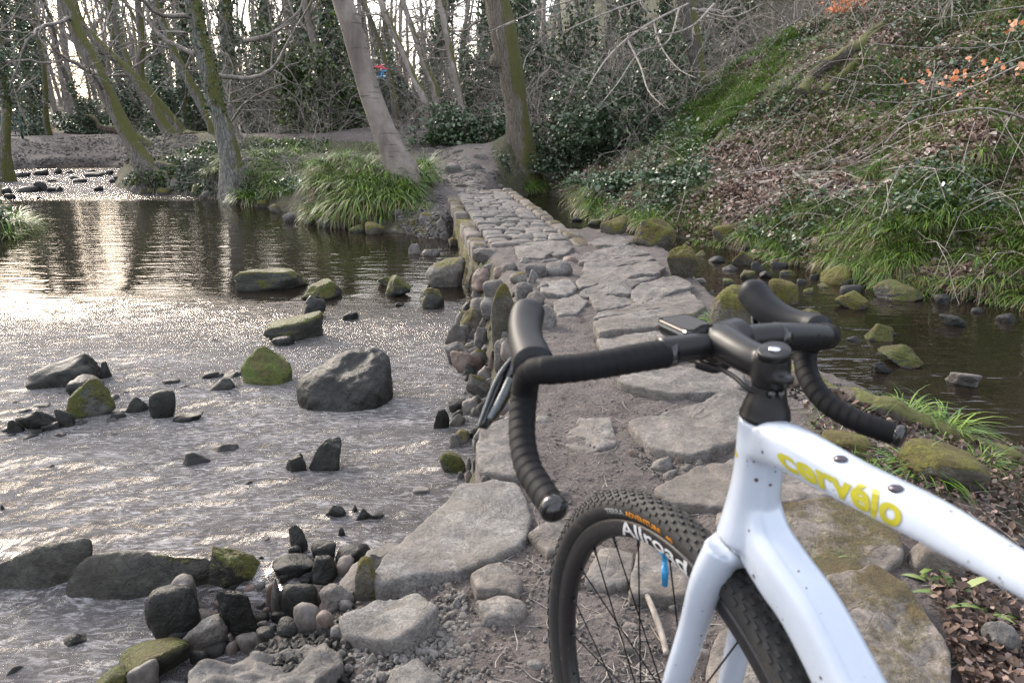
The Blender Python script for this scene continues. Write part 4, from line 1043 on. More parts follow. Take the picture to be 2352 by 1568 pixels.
def blades(C, length, width, seed, lean=None, droop=1.0, az=None, el=None):
    r = np.random.RandomState(seed); n = len(C)
    az = r.uniform(0, 2 * math.pi, n) if az is None else az
    el = r.uniform(.5, 1.35, n) if el is None else el
    L = np.asarray(length) * np.exp(r.normal(size=n) * .22)
    d = np.stack([np.cos(az), np.sin(az)], -1)
    side = np.stack([-np.sin(az), np.cos(az), np.zeros(n)], -1)
    K = 5; pts = []
    for k in range(K + 1):
        t = k / K
        e = el - droop * t * 1.0
        if k == 0: p = np.array(C, float)
        else: p = pts[-1][0] + np.concatenate([d * np.cos(e)[:, None], np.sin(e)[:, None]], 1) * (L / K)[:, None]
        w = (np.asarray(width) * (1 - t ** 2.2) * (.6 + .8 * min(t * 3, 1)) / 1.4)
        pts.append((p, w))
    V = np.stack([np.stack([p - side * (w if np.ndim(w) == 0 else w[:, None]) / 2, p + side * (w if np.ndim(w) == 0 else w[:, None]) / 2], 1) for p, w in pts], 1).reshape(-1, 3)
    k = np.arange(n)[:, None, None] * (2 * (K + 1)) + (np.arange(K) * 2)[None, :, None]
    F = (k + np.array([[[0, 1, 3, 2]]])).reshape(-1, 4)
    return V, F, 2 * (K + 1)

# ------------------------------------------------------------------ trees
def limb(p0, d, L, r0, rng, parts, level, maxlev, wig=.25, up=.10, kids=(5, 5, 4), spread=.9, tip=.25, sides=(8, 5, 4, 3), tw=.55):
    n = max(4, int(4 + L * (1.6 if level == 0 else 3)))
    n = min(n, 12)
    P_ = [np.array(p0, float)]; d = np.array(d, float); d /= np.linalg.norm(d)
    for k in range(n):
        d = d + rng.normal(size=3) * wig * (.5 if level == 0 else 1) / math.sqrt(n) * 1.5; d[2] += up / n
        d /= np.linalg.norm(d)
        P_.append(P_[-1] + d * L / n)
    P_ = np.array(P_); R_l = r0 * (1 - (1 - tip) * np.linspace(0, 1, n + 1))
    parts.append(tube(P_, R_l, sides[min(level, 3)], cap=False))
    if level < maxlev:
        K = kids[min(level, len(kids) - 1)]
        for q in range(K):
            t = rng.uniform(.25, 1.0) if level else rng.uniform(.35, 1.0)
            i = min(int(t * n), n - 1)
            ax = norm(rng.normal(size=3)); dd = norm(P_[i + 1] - P_[i]) + ax * spread * rng.uniform(.5, 1.1)
            limb(P_[i], dd, L * tw * rng.uniform(.6, 1.15), R_l[i] * rng.uniform(.4, .65), rng, parts, level + 1, maxlev, wig, up, kids, spread, tip, sides, tw)
    return P_
def tpart(parent, name, parts, mat, tint=None):
    V, F = merge(parts); V = V - np.array(parent_loc(parent))
    return link(name, new_mesh(name, V, F, True, tint), mat, parent)
def trunk_path(px, D0=None, sink=.15):
    """px: list of (px,py,width_px) from the foot up; lean kept in the plane at the foot's distance"""
    foot = G(px[0][0], px[0][1], False); D = depth_of(foot) if D0 is None else D0
    pts = [P(a, b, D) for a, b, _ in px]; rr_ = [w / FPX * D / 2 * .88 for _, _, w in px]
    # keep the distance over ground of the foot rather than of the picture plane
    y0 = pts[0][1]
    out = []
    for p in pts:
        v = p - np.array([0, 0, CAM_H]); t = y0 / v[1]; out.append(np.array([0, 0, CAM_H]) + v * t)
    q0 = out[0].copy(); q0[2] = min(q0[2], float(H(q0[0], q0[1])), float(H(q0[0] + .3, q0[1] - .3)), float(H(q0[0] - .3, q0[1] - .3))) - sink
    if D0 is None: q0[2] -= .2
    return np.array([q0] + out), np.array([rr_[0] * 1.15] + rr_), D
def big_tree(name, px, mat, label, cat="tree", group=None, twig='twig', limbs=9, lim_r=.32, low=.35, maxlev=3, seed=1, D0=None, roots=0, extra=None, flare=1.15, top=7.0, kids=(5, 5, 4), L0=(1.6, 3.2), burl=False, wob=.04):
    rng = np.random.RandomState(seed)
    pts, r, D = trunk_path(px, D0)
    d = norm(pts[-1] - pts[-2]); d = norm(d + np.array([0, 0, .8]))
    steps = max(2, int(top / 1.6)); q = pts[-1]
    ext = []; re = []
    for k in range(steps):
        d = norm(d + rng.normal(size=3) * .10 + np.array([0, 0, .08])); q = q + d * top / steps; ext.append(q); re.append(r[-1] * (1 - .85 * (k + 1) / steps))
    allp = np.vstack([pts, ext]); allr = np.concatenate([r, re])
    allr[0] *= flare
    sm = smooth_path(np.c_[allp, allr], 60); path, rad_ = sm[:, :3], np.maximum(sm[:, 3], .01)
    t = empty(name, tuple(pts[1] - np.array([0, 0, .02])), label, cat, group)
    V, F = tube(path, rad_, 18, cap=True)
    nr = norm(V[:60 * 18] - np.repeat(path, 18, 0)); rr2 = np.repeat(rad_, 18)
    V[:60 * 18] += nr * (rr2 * (fbm(np.c_[V[:60 * 18, :2] * 3, V[:60 * 18, 2] * 1.2], 3, seed) * wob * 2.2 + fbm(V[:60 * 18] * np.array([9, 9, 3]), 2, seed + 4) * wob))[:, None]
    # flare and buttresses
    hgt = np.clip((V[:60 * 18, 2] - pts[1][2]) / (r[1] * 3.2), 0, 1); ang = np.tile(np.arange(18) * 2 * math.pi / 18, 60)
    V[:60 * 18] += nr * (rr2 * (1 - hgt) ** 2 * (.08 + .16 * np.cos(ang * 4 + seed)))[:, None]
    tp = [(V, F)]
    for k in range(roots):
        a = rng.uniform(0, 6.28); p = pts[1] + np.array([math.cos(a), math.sin(a), 0]) * r[1] * .5; rp = []
        for s in range(7):
            p = p + np.array([math.cos(a), math.sin(a), 0]) * .14; a += rng.normal() * .35
            z = float(hq(p[0], p[1])); rp.append([p[0], p[1], z + .03 * (1 - s / 6) + .015])
        tp.append(tube(smooth_path(np.vstack([[pts[1] + np.array([0, 0, r[1] * .6])], rp]), 14), np.linspace(r[1] * .4, .012, 14), 7))
    if burl:
        W, Fw = rock_shape(5, 'cobble', 3); q = path[int(60 * burl)]
        tp.append((W * np.array([1.0, 1.0, .8]) * r[3] * .8 + q + np.array([-r[3] * .9, 0, 0]), Fw))
    tpart(t, 'trunk', tp, M[mat])
    bp = []
    for k in range(limbs):
        f = low + (1 - low) * (k + rng.uniform(0, .9)) / limbs; i = min(int(f * 59), 58)
        a = rng.uniform(0, 6.28); dd = np.array([math.cos(a), math.sin(a), rng.uniform(-.05, .9)])
        limb(path[i], dd, rng.uniform(*L0), max(rad_[i] * lim_r, .012), rng, bp, 1, maxlev, .5, .25, kids)
    if extra:
        for pp, w, dd in extra:
            q = np.array([P(a, b, dd if np.isscalar(dd) else dd[k]) for k, (a, b) in enumerate(pp)])
            w = w * .62; rr3 = np.linspace(w / FPX * D / 2, w / FPX * D / 2 * .3, 16)
            sp_ = smooth_path(q, 16); bp.append(tube(sp_, rr3, 7))
            for z in range(7):
                i = rng.randint(4, 15); dd2 = norm(sp_[i] - sp_[i - 1]) + rng.normal(size=3) * .6
                limb(sp_[i], dd2, rng.uniform(.4, 1.1), rr3[i] * .5, rng, bp, 2, 3, .5, .1, kids)
    tpart(t, 'bare_branches', bp, M[twig])
    return t, path, rad_
def ivy_on(t, path, rad_, n, f0, f1, seed, size=.07, thick=.25, name='ivy', mat='ivy'):
    rng = np.random.RandomState(seed)
    f = rng.uniform(f0, f1, n) * 59; i = f.astype(int); fr = (f - i)[:, None]
    c = path[i] * (1 - fr) + path[np.minimum(i + 1, 59)] * fr
    d = norm(rng.normal(size=(n, 3)) * np.array([1, 1, .2]))
    w = (.4 + .6 * np.abs(vnoise(np.c_[d * 1.5, f * .25][:, [0, 1, 3]] * 1.5, seed)))
    c = c + d * (rad_[i][:, None] + rng.uniform(0, 1, (n, 1)) ** 1.5 * thick * w[:, None])
    V, F = leaves(c, size, seed, .2, .8)
    V = V - np.array(parent_loc(t))
    return link(name, new_mesh(name, V, F, True, np.repeat(rng.uniform(0, 1, n) ** 1.3, 6)), M[mat], t)

T1 = big_tree("beech_tree", [(927, 402, 88), (905, 350, 68), (876, 285, 58), (850, 215, 55), (828, 140, 52), (806, 60, 50), (787, 0, 48), (768, -90, 43)], 'beech',
              "pale smooth-barked tree leaning left out of the grassy mound beside the path", seed=3, roots=0, low=.55, limbs=9, top=7, wob=.02)
T2 = big_tree("oak_tree", [(1197, 352, 70), (1190, 290, 62), (1181, 215, 60), (1168, 130, 62), (1152, 55, 66), (1140, 0, 60), (1128, -90, 50)], 'oak',
              "stout oak with furrowed bark and green moss down its right side", seed=7, low=.5, limbs=9, burl=.30, roots=2, top=7)
T3 = big_tree("leaning_tree", [(338, 400, 62), (310, 340, 46), (283, 290, 41), (250, 225, 39), (215, 150, 38), (180, 80, 35), (148, 0, 31), (120, -70, 27)], 'mossy',
              "mossy tree leaning far to the left from the river bank, next to the broken snag", seed=11, low=.3, limbs=12, roots=7, top=6)
T4 = big_tree("leaning_tree", [(425, 352, 52), (385, 300, 32), (345, 235, 25), (310, 180, 24), (268, 140, 22), (222, 95, 20), (185, 50, 18), (165, -20, 15)], 'mossy',
              "thin crooked mossy tree leaning left just behind the big leaning one", seed=13, low=.3, limbs=12, roots=4, top=5, D0=21)
T5 = big_tree("crooked_tree", [(432, 335, 46), (400, 285, 32), (345, 215, 26), (322, 175, 22), (326, 100, 19), (318, 20, 17), (312, -40, 15)], 'mossy',
              "crooked tree with an S-bend in its trunk rising behind the leaning trees", seed=17, low=.3, limbs=11, top=5, D0=22)
T6 = big_tree("alder_tree", [(540, 425, 66), (530, 370, 52), (517, 310, 47), (500, 250, 44), (482, 180, 43), (462, 100, 40), (448, 30, 38), (436, -60, 33)], 'alder',
              "grey rough-barked tree with a mossy foot, between the leaning trees and the mound", seed=19, low=.32, limbs=14, roots=5, top=7,
              extra=[([(450, 75), (400, 74), (345, 70)], 11, 15.5), ([(520, 300), (560, 240), (620, 205), (660, 190)], 8, (15.6, 15, 14.5, 14)), ([(505, 240), (560, 225), (600, 190)], 6, 15.4), ([(470, 130), (440, 60), (400, 20), (380, -20)], 13, 15.6)])
T7 = big_tree("slender_tree", [(492, 300, 30), (462, 240, 24), (430, 180, 22), (400, 120, 20), (375, 55, 19), (352, -10, 17)], 'alder',
              "slender grey tree leaning left behind the grey rough-barked tree", seed=23, low=.3, limbs=10, top=5, D0=20)
T8 = big_tree("straight_tree", [(536, 290, 46), (530, 220, 36), (524, 130, 33), (518, 40, 31), (515, -30, 28)], 'alder',
              "straight tall tree with a brushy foot directly behind the grey rough-barked tree", seed=29, low=.3, limbs=8, top=7, D0=24,
              extra=[([(560, 95), (620, 80), (655, 55), (690, 20), (700, -30)], 16, 20.0)])
T9 = big_tree("grey_tree", [(1605, 215, 60), (1600, 170, 50), (1592, 110, 46), (1580, 50, 50), (1570, 0, 52), (1562, -60, 46)], 'bark',
              "dark grey tree at the foot of the slope, its pale branches hanging over the stream", seed=31, low=.35, limbs=8, top=6, twig='twig_pale', roots=2,
              extra=[([(1580, 10), (1500, 50), (1440, 90), (1390, 140), (1350, 200)], 9, (14.5, 12.5, 11.5, 10.5, 10)), ([(1570, -10), (1480, 0), (1380, 35), (1300, 70)], 9, (14, 12.5, 11.5, 11)),
                     ([(1590, 20), (1680, 40), (1750, 10)], 8, 13.5), ([(1500, 50), (1520, 110), (1560, 160), (1600, 180)], 6, (12.5, 12, 11.5, 11)), ([(1440, 90), (1470, 150), (1490, 210), (1530, 250)], 6, (11.5, 11, 10.5, 10)),
                     ([(1600, -10), (1760, -2), (1900, -8), (2040, -30)], 14, (14.5, 13, 12, 11)), ([(1640, 10), (1590, 60), (1520, 80), (1450, 60)], 7, (13, 12, 11, 10)), ([(1560, 20), (1530, 100), (1470, 120), (1420, 190), (1380, 240)], 6, (13, 12, 11.5, 11, 10.5)),
                     ([(1420, -20), (1300, 5), (1200, 40), (1125, 72)], 7, 12.0)])
snag_p = [(352, 350, 30), (325, 322, 28), (290, 305, 24), (262, 296, 26), (240, 293, 20), (222, 278, 16), (205, 268, 12), (196, 264, 5)]
ps, rs_, D_ = trunk_path(snag_p, 18.6)
t = empty("broken_snag", tuple(ps[1]), "dead broken trunk pointing left from the foot of the big leaning tree", "dead tree")
sm = smooth_path(np.c_[ps, rs_], 30); V, F = tube(sm[:, :3], sm[:, 3] * .62, 12)
V[:360] += fbm(V[:360] * np.array([4, 4, 4]), 3, 4)[:, None] * .035; tpart(t, 'trunk', [(V, F)], M['dead'])
V, F = tube(sm[3:14, :3] + np.array([0, -.04, .06]), sm[3:14, 3] * .5, 8); tpart(t, 'peeling_bark', [(V, F)], M['bark'])
for nm, px, D0, lb, mt, sd in [("birch_tree", [(975, 232, 22), (950, 180, 17), (925, 120, 16), (900, 65, 15), (884, 30, 15), (868, -20, 13)], 20, "pale-barked tree curving left above the path, nearest to the hanging plastic scraps", 'birch', 41),
                           ("birch_tree", [(1000, 205, 20), (978, 160, 15), (962, 110, 14), (945, 60, 13), (925, 0, 12)], 22, "second pale-barked tree, further back and to the right of the curving one", 'birch', 43),
                           ("pale_tree", [(1060, 250, 18), (1045, 170, 16), (1028, 90, 17), (1015, 20, 17), (1008, -40, 15)], 21, "pale straight tree between the pale-barked pair and the oak", 'birch', 47),
                           ("dark_tree", [(905, 228, 16), (893, 170, 13), (875, 110, 11), (850, 40, 10), (820, -20, 9)], 20.5, "thin dark tree with plastic scraps caught on it", 'bark', 53),
                           ("ivy_tree", [(770, 290, 20), (765, 200, 20), (760, 100, 18), (752, 0, 16)], 23, "ivy-wrapped tree immediately left of the pale leaning tree", 'bark', 59),
                           ("ivy_tree", [(700, 285, 26), (705, 200, 24), (700, 100, 22), (690, 0, 20)], 27, "broad ivy-covered tree in the middle of the wood, behind the thin saplings", 'bark', 61),
                           ("ivy_tree", [(625, 300, 24), (622, 200, 22), (615, 90, 20), (606, -10, 18)], 28, "dark ivy-covered tree just right of the straight tall tree", 'bark', 67),
                           ("ivy_tree", [(428, 300, 24), (424, 200, 22), (420, 100, 20), (416, 0, 18)], 27, "ivy-covered tree seen between the crooked tree and the slender grey tree", 'bark', 71),
                           ("ivy_tree", [(352, 300, 22), (356, 200, 20), (362, 100, 20), (365, 0, 18)], 30, "tall ivy-covered tree behind the thin crooked mossy tree", 'bark', 73),
                           ("ivy_tree", [(75, 300, 14), (68, 200, 13), (48, 90, 12), (40, 0, 11)], 31, "ivy-covered thin tree near the left edge behind the green gate", 'bark', 79),
                           ("forked_tree", [(106, 280, 14), (104, 200, 12), (98, 140, 11), (80, 60, 9), (70, -10, 8)], 32, "thin forked tree standing right of the green gate", 'bark', 83),
                           ("edge_tree", [(8, 372, 34), (12, 310, 26), (16, 260, 22), (10, 200, 24), (2, 160, 22), (-12, 60, 18)], 20, "gnarled mossy tree cut by the left edge of the picture", 'mossy', 89)]:
    tt, path, rd = big_tree(nm, px, mt, lb, seed=sd, low=.25, limbs=11, top=6, D0=D0, L0=(1.2, 2.6), group=None)
    if nm == "ivy_tree": ivy_on(tt, path, rd, 4200, .02, .92, sd, .10, .55)
    if sd == 89: ivy_on(tt, path, rd, 900, .3, .5, sd, .07, .5, 'ivy')
ivy_on(T8[0], T8[1], T8[2], 2500, .15, .9, 5, .09, .35)
ivy_on(T6[0], T6[1], T6[2], 500, .25, .5, 6, .06, .1)

# a wood of ordinary trees behind: few kinds, each tree its own object
def wood_tree(seed, h, mat, twig, ivy=0):
    rng = np.random.RandomState(seed); t = empty("woodland_tree", (0, 0, 0), None, "tree")
    pts = [np.array([0, 0, -.3])]; d = np.array([rng.normal() * .15, rng.normal() * .1, 1.0])
    for k in range(8):
        d = norm(d + rng.normal(size=3) * np.array([.12, .12, .02])); pts.append(pts[-1] + d * h / 8)
    sm = smooth_path(pts, 60); r = np.linspace(1, .12, 60) ** .8 * rng.uniform(.12, .22); r[:6] *= np.linspace(1.5, 1, 6)
    tp = [tube(sm, r, 10)]; bp = []
    for k in range(15):
        f = .12 + .86 * (k + rng.uniform(0, .9)) / 15; i = min(int(f * 59), 58); a = rng.uniform(0, 6.28)
        limb(sm[i], [math.cos(a), math.sin(a), rng.uniform(.1, 1)], rng.uniform(1.5, 3.2) * (1.1 - f * .4), max(r[i] * .38, .02), rng, bp, 1, 3, .5, .3, (5, 5, 4))
    tpart(t, 'trunk', tp, M[mat]); tpart(t, 'bare_branches', bp, M[twig])
    if ivy: ivy_on(t, sm, r, ivy, .0, .7, seed, .11, .6)
    return t
protos = [wood_tree(201, 10, 'bark', 'twig'), wood_tree(202, 11, 'alder', 'twig'), wood_tree(203, 9.5, 'mossy', 'twig'), wood_tree(204, 10.5, 'bark', 'twig', 4500), wood_tree(205, 10, 'bark', 'twig', 3500), wood_tree(206, 9, 'birch', 'twig_pale')]
rng = np.random.RandomState(77); used = set(); placed = 0; k = 0
kinds_lab = {0: "bare woodland tree with dark bark standing in the wood behind", 1: "bare woodland tree with rough grey bark standing in the wood behind", 2: "bare mossy-trunked woodland tree standing in the wood behind",
             3: "ivy-clad woodland tree standing in the wood behind", 4: "ivy-clad woodland tree standing in the wood behind", 5: "slim pale-barked woodland tree standing in the wood behind"}
spots = []
while placed < 125 and k < 5000:
    k += 1
    y = rng.uniform(23, 62) ; x = rng.uniform(-.95, 1.0) * (y * .9 + 4)
    if x > 3.5 + (y - 22) * .35 and rng.uniform() < .55: continue
    if y < 33 and x < -9: continue
    if any((x - a) ** 2 + (y - b) ** 2 < 4.5 for a, b in spots): continue
    spots.append((x, y)); kd = rng.choice(6, p=[.25, .2, .15, .16, .14, .10])
    if x > -9 and rng.uniform() < .4: kd = 3
    z = float(H(x, y)); o = protos[kd]
    gl = ("ivy-clad trees of the background wood" if kd in (3, 4) else ["dark-barked trees of the background wood", "grey-barked trees of the background wood", "mossy trees of the background wood", "", "", "pale slim trees of the background wood"][kd])
    if kd in used: copy_tree(o, (x, y, z), rng.uniform(0, 6.28), rng.uniform(.8, 1.2), kinds_lab[kd], gl)
    else:
        used.add(kd); o.location = (x, y, z); o.rotation_euler = (0, 0, rng.uniform(0, 6.28)); tag(o, kinds_lab[kd], "tree", gl)
    placed += 1

# bare shrubs and saplings that fill the wood below the crowns
def shrub(seed, h, n, mat, twig_r=.012, lev=2):
    r = np.random.RandomState(seed); bp = []
    for k in range(n):
        a = r.uniform(0, 6.28); limb([r.normal() * .12, r.normal() * .12, -.1], [math.cos(a) * r.uniform(.1, .8), math.sin(a) * r.uniform(.1, .8), 1], h * r.uniform(.6, 1.1), twig_r * r.uniform(.7, 1.5), r, bp, 1, 1 + lev, .7, .1, (5, 6, 4), 1.0, .3, (4, 4, 3, 3), .6)
    V, F = merge(bp); return new_mesh("bare_shrub", V, F)
sh = [shrub(300 + i, h, n, None, rr_) for i, (h, n, rr_) in enumerate([(2.6, 7, .013), (3.4, 6, .015), (1.6, 9, .008), (2.2, 8, .010), (4.2, 5, .017)])]
shp = []
for i, m_ in enumerate(sh):
    m2 = m_.copy(); m_.materials.append(M['twig']); m2.materials.append(M['twig_pale']); shp += [m_, m2]
def put_shrub(x, y, kind, sc, label, group, rz):
    o = bpy.data.objects.new("bare_shrub", shp[kind]); COL.objects.link(o); o.location = (x, y, float(H(x, y))); o.rotation_euler = (0, 0, rz); o.scale = (sc, sc, sc)
    return tag(o, label, "shrub", group)
rng = np.random.RandomState(91)
for k in range(285):
    y = rng.uniform(19, 46) if k < 200 else rng.uniform(17, 27); x = rng.uniform(-.85, .95) * (y * .78 + 2)
    if y < 34 and x < -7.5: continue
    if H(x, y) < WATER + .15: continue
    if abs(x + .75 + .085 * (y - 13)) < 1.1 and y < 24: continue
    put_shrub(x, y, rng.randint(10), rng.uniform(.7, 1.5), "bare twiggy shrub in the undergrowth of the wood behind", "bare shrubs of the background wood", rng.uniform(0, 6.28))
for px_, py_, kd, sc, lb in [(1010, 300, 3, 1.0, "bare bush just right of the far path"), (1060, 300, 5, 1.1, "pale twiggy bush left of the oak's foot"), (1260, 330, 5, .9, "pale twiggy bush right of the oak's foot"),
                         (1290, 300, 7, 1.2, "tangle of pale stems leaning beside the oak"), (1400, 330, 3, 1.0, "dark bare bush in the gully right of the oak"), (1480, 330, 1, .9, "bare bush at the lower end of the slope"),
                         (1330, 360, 5, .7, "low pale bush above the stream, right of the oak"), (745, 330, 7, .75, "thin bare sapling left of the mound"), (735, 345, 9, .5, "slim sapling with forked top in front of the far path"),
                         (1860, 75, 8, .8, "clump of bare stems at the top of the slope"), (555, 300, 3, .9, "brushy bare growth at the foot of the straight tall tree"), (445, 350, 5, .6, "bare brushwood around the foot of the crooked tree"),
                         (290, 350, 1, .6, "bare brushwood at the foot of the big leaning tree"), (570, 420, 4, .45, "low bare brush right of the grey rough-barked tree's foot"), (500, 430, 6, .5, "low bare brush left of the grey rough-barked tree's foot"),
                         (1330, 260, 2, 1.4, "bare bush high behind the gully"), (1180, 400, 4, .5, "low bare scrub on the right of the path before the oak"), (1240, 385, 6, .6, "dense low scrub below the oak"), (1450, 380, 5, .55, "low pale scrub at the foot of the slope"),
                         (1560, 260, 3, .8, "bare scrub at the foot of the grey tree"), (1680, 130, 9, .8, "pale saplings on the upper slope right of the grey tree"), (1990, 60, 3, .6, "bare saplings near the mossy log"),
                         (30, 330, 3, .8, "bare brush by the green gate"), (2180, 60, 1, .7, "bare sapling at the top right of the slope")]:
    p = G(px_, py_, False); put_shrub(p[0], p[1], kd, sc, lb, None, px_ * .7)

# the far-off wood seen as one mass
r = np.random.RandomState(5); bp = []
for k in range(420):
    y = r.uniform(58, 95); x = r.uniform(-1, 1) * y * .95; z = float(H(x, y)); h = r.uniform(9, 15)
    q = np.array([[x, y, z - .5], [x + r.normal() * .5, y, z + h * .5], [x + r.normal() * 1.2, y, z + h]])
    bp.append(tube(smooth_path(q, 6), np.linspace(.22, .05, 6), 5, cap=False))
    for s in range(9):
        f = r.uniform(.1, .95); p = q[0] * (1 - f) + q[2] * f
        limb(p, [r.normal(), r.normal() * .4, r.uniform(.2, 1.2)], r.uniform(1.5, 3.5), .06, r, bp, 2, 3, .6, .2, (5, 5, 4), 1.0, .3, (4, 3, 3, 3))
V, F = merge(bp); tag(link("distant_wood", new_mesh("distant_wood", V, F), M['twig']), kind='stuff')

# ------------------------------------------------------------------ leafy shrubs: separate bushes of ivy, holly and bramble
def bush(name, px, py, w, h, d, n, mat, label, seed, size=.07, cat="bush", D0=None, lift=0.0):
    p = G(px, py, False) if D0 is None else None
    if D0 is not None:
        q = P(px, py, D0); p = np.array([q[0], q[1], float(H(q[0], q[1]))])
    r = np.random.RandomState(seed)
    t = empty(name, tuple(p), label, cat)
    c = r.normal(size=(26, 3)); c = norm(c) * r.uniform(.2, .85, (26, 1)); c[:, 2] = np.abs(c[:, 2])
    k = r.randint(26, size=n); rad2 = r.uniform(.12, .42, 26)
    q = c[k] + norm(r.normal(size=(n, 3))) * (rad2[k] * r.uniform(.3, 1, n) ** .5)[:, None]
    q = q * np.array([w / 2, d / 2, h * .8]) + np.array([0, 0, lift]); q[:, 2] = np.maximum(q[:, 2], .02)
    V, F = leaves(q, size, seed, .55, .7)
    link('foliage', new_mesh('foliage', V, F, True, np.repeat(np.clip(r.uniform(0, 1, n) ** 1.2, 0, 1), 6)), M[mat], t)
    bp = []
    for s in range(9):
        a = r.uniform(0, 6.28); limb([0, 0, -.1], [math.cos(a) * w / h * .6, math.sin(a) * d / h * .5, 1.1], h * .9, .015, r, bp, 1, 2, .5, .1, (6, 5), .9, .3)
    V, F = merge(bp); link('stems', new_mesh('stems', V, F), M['twig'], t)
    return t
bush("bramble_bush", 1080, 330, 3.2, 1.3, 1.6, 5200, 'bramble', "dense leafy bramble bush between the far path and the oak", 401, .085)
bush("bramble_bush", 1010, 290, 2.2, 1.0, 1.4, 2600, 'bramble', "smaller bramble bush on the right edge of the far path", 402, .08)
bush("holly_bush", 690, 285, 4.0, 4.6, 2.2, 9000, 'holly', "tall light-green evergreen thicket left of the pale leaning tree", 403, .10, D0=21.5)
bush("holly_bush", 780, 275, 2.6, 4.0, 2.0, 5000, 'holly', "evergreen bush showing behind the pale leaning tree", 404, .10, D0=22.5)
bush("ivy_bush", 605, 290, 3.0, 5.2, 2.2, 6000, 'ivy', "tall dark ivy thicket right of the straight tall tree", 405, .10, D0=25)
bush("holly_bush", 1330, 345, 3.0, 3.6, 2.2, 9500, 'ivy', "tall dark evergreen thicket in the gully right of the oak", 406, .085, D0=17.5)
bush("holly_bush", 1450, 330, 3.4, 3.2, 2.4, 9500, 'ivy', "dark evergreen thicket against the foot of the slope, left of the grey tree", 407, .085, D0=16.5)
bush("holly_bush", 1290, 200, 3.8, 4.8, 2.4, 8000, 'ivy', "tallest dark evergreen behind the gully", 408, .10, D0=22)
bush("holly_bush", 1420, 200, 4.0, 4.6, 2.4, 8000, 'ivy', "dark evergreen rising above the gully, left of the grey tree's branches", 409, .10, D0=21)
bush("ivy_bush", 1100, 240, 2.8, 4.0, 2.2, 5000, 'ivy', "ivy thicket directly behind the pale straight tree and the oak", 410, .10, D0=24)
bush("ivy_bush", 905, 255, 2.2, 3.6, 2.0, 4000, 'ivy', "dark ivy bush behind the thin dark tree", 411, .10, D0=24)
bush("ivy_bush", 390, 290, 2.6, 4.6, 2.0, 5000, 'ivy', "dark ivy thicket between the crooked tree and the grey tree", 412, .11, D0=28)
bush("ivy_bush", 290, 290, 3.4, 4.4, 2.0, 5000, 'ivy', "broad ivy thicket behind the leaning trees, beyond the bare bank", 413, .11, D0=33)
bush("ivy_bush", 60, 300, 3.0, 1.2, 2.0, 2000, 'ivy', "low ivy growth beside the green gate", 414, .10, D0=34)
bush("holly_bush", 1530, 180, 3.0, 3.6, 2.2, 6500, 'ivy', "evergreen bush behind the grey tree", 415, .09, D0=19)
bush("bramble_bush", 1230, 395, 2.0, .7, 1.2, 2600, 'bramble', "low bramble mass below the oak, above the stream", 416, .07)
bush("bramble_bush", 1420, 430, 2.2, .5, 1.2, 1700, 'bramble', "arching brambles at the foot of the slope above the long grass", 417, .07)
bush("bramble_bush", 1560, 420, 2.2, .4, 1.2, 1500, 'bramble', "bramble patch low on the slope, right of the arching brambles", 418, .07)
bush("ivy_bush", 200, 285, 4.0, 3.4, 2.0, 4500, 'ivy', "grey-green thicket behind the far bare bank, left of the leaning trees", 423, .11, D0=36)
bush("ivy_bush", 480, 285, 3.0, 3.6, 2.0, 4500, 'ivy', "ivy thicket seen just left of the straight tall tree", 424, .11, D0=29)
bush("ivy_bush", 960, 215, 3.4, 3.0, 2.0, 5000, 'ivy', "ivy thicket behind the pair of pale-barked trees", 425, .10, D0=26)
bush("ivy_bush", 350, 425, 1.3, .6, .8, 900, 'holly', "little green ivy clump at the foot of the big leaning tree", 419, .06)
bush("beech_sapling", 915, 235, .9, .5, .5, 260, 'copper', "little copper-leaved sapling beside the far path", 420, .08)
bush("beech_sapling", 65, 255, 2.2, 1.2, 1.0, 500, 'copper', "copper-leaved brush behind the green gate", 421, .08, D0=36)
bush("beech_sapling", 1950, 30, 1.6, .7, .9, 500, 'copper', "copper-leaved sapling high on the slope near the top edge", 422, .055)

# ------------------------------------------------------------------ wood-rush tussocks, each its own thing
def tussock(seed, n, L, rad_, droop=1.5, dry=.18, w=.011, hang=0.0):
    r = np.random.RandomState(seed)
    a = r.uniform(0, 6.28, n); q = np.sqrt(r.uniform(0, 1, n)) * rad_
    C = np.stack([np.cos(a) * q, np.sin(a) * q, np.full(n, -.01)], -1)
    az = a + r.normal(size=n) * .95; inner = q / rad_
    t = r.uniform(.25, 1, n); isdry = r.uniform(size=n) < dry; t[isdry] = r.uniform(0, .2, isdry.sum())
    el = np.where(isdry, r.uniform(-.1, .6, n), 1.40 - inner * .75 + r.normal(size=n) * .26)
    V, F, k = blades(C, L * np.where(isdry, .9, 1.0), w, seed, droop=droop, az=az, el=el)
    return new_mesh("grass_tussock", V, F, True, np.repeat(t, k))
tus = [tussock(500 + i, 190, L, rd, dr, dry) for i, (L, rd, dr, dry) in enumerate([(.36, .13, 1.7, .25), (.42, .16, 1.8, .5), (.30, .12, 1.5, .15), (.34, .15, 1.9, .55), (.26, .10, 1.4, .1)])]
dryt = tussock(560, 260, .42, .12, 2.3, .85, .008)
for m_ in tus + [dryt]: m_.materials.append(M['rush'])
rng = np.random.RandomState(12)
def put_tus(p, kd, sc, label, group=None, mesh=None, tilt=0.0):
    o = bpy.data.objects.new("grass_tussock", mesh or tus[kd]); COL.objects.link(o)
    o.location = tuple(p); o.rotation_euler = (tilt, 0, rng.uniform(0, 6.28)); o.scale = (sc, sc, sc * rng.uniform(.85, 1.1))
    return tag(o, label, "grass tussock", group)
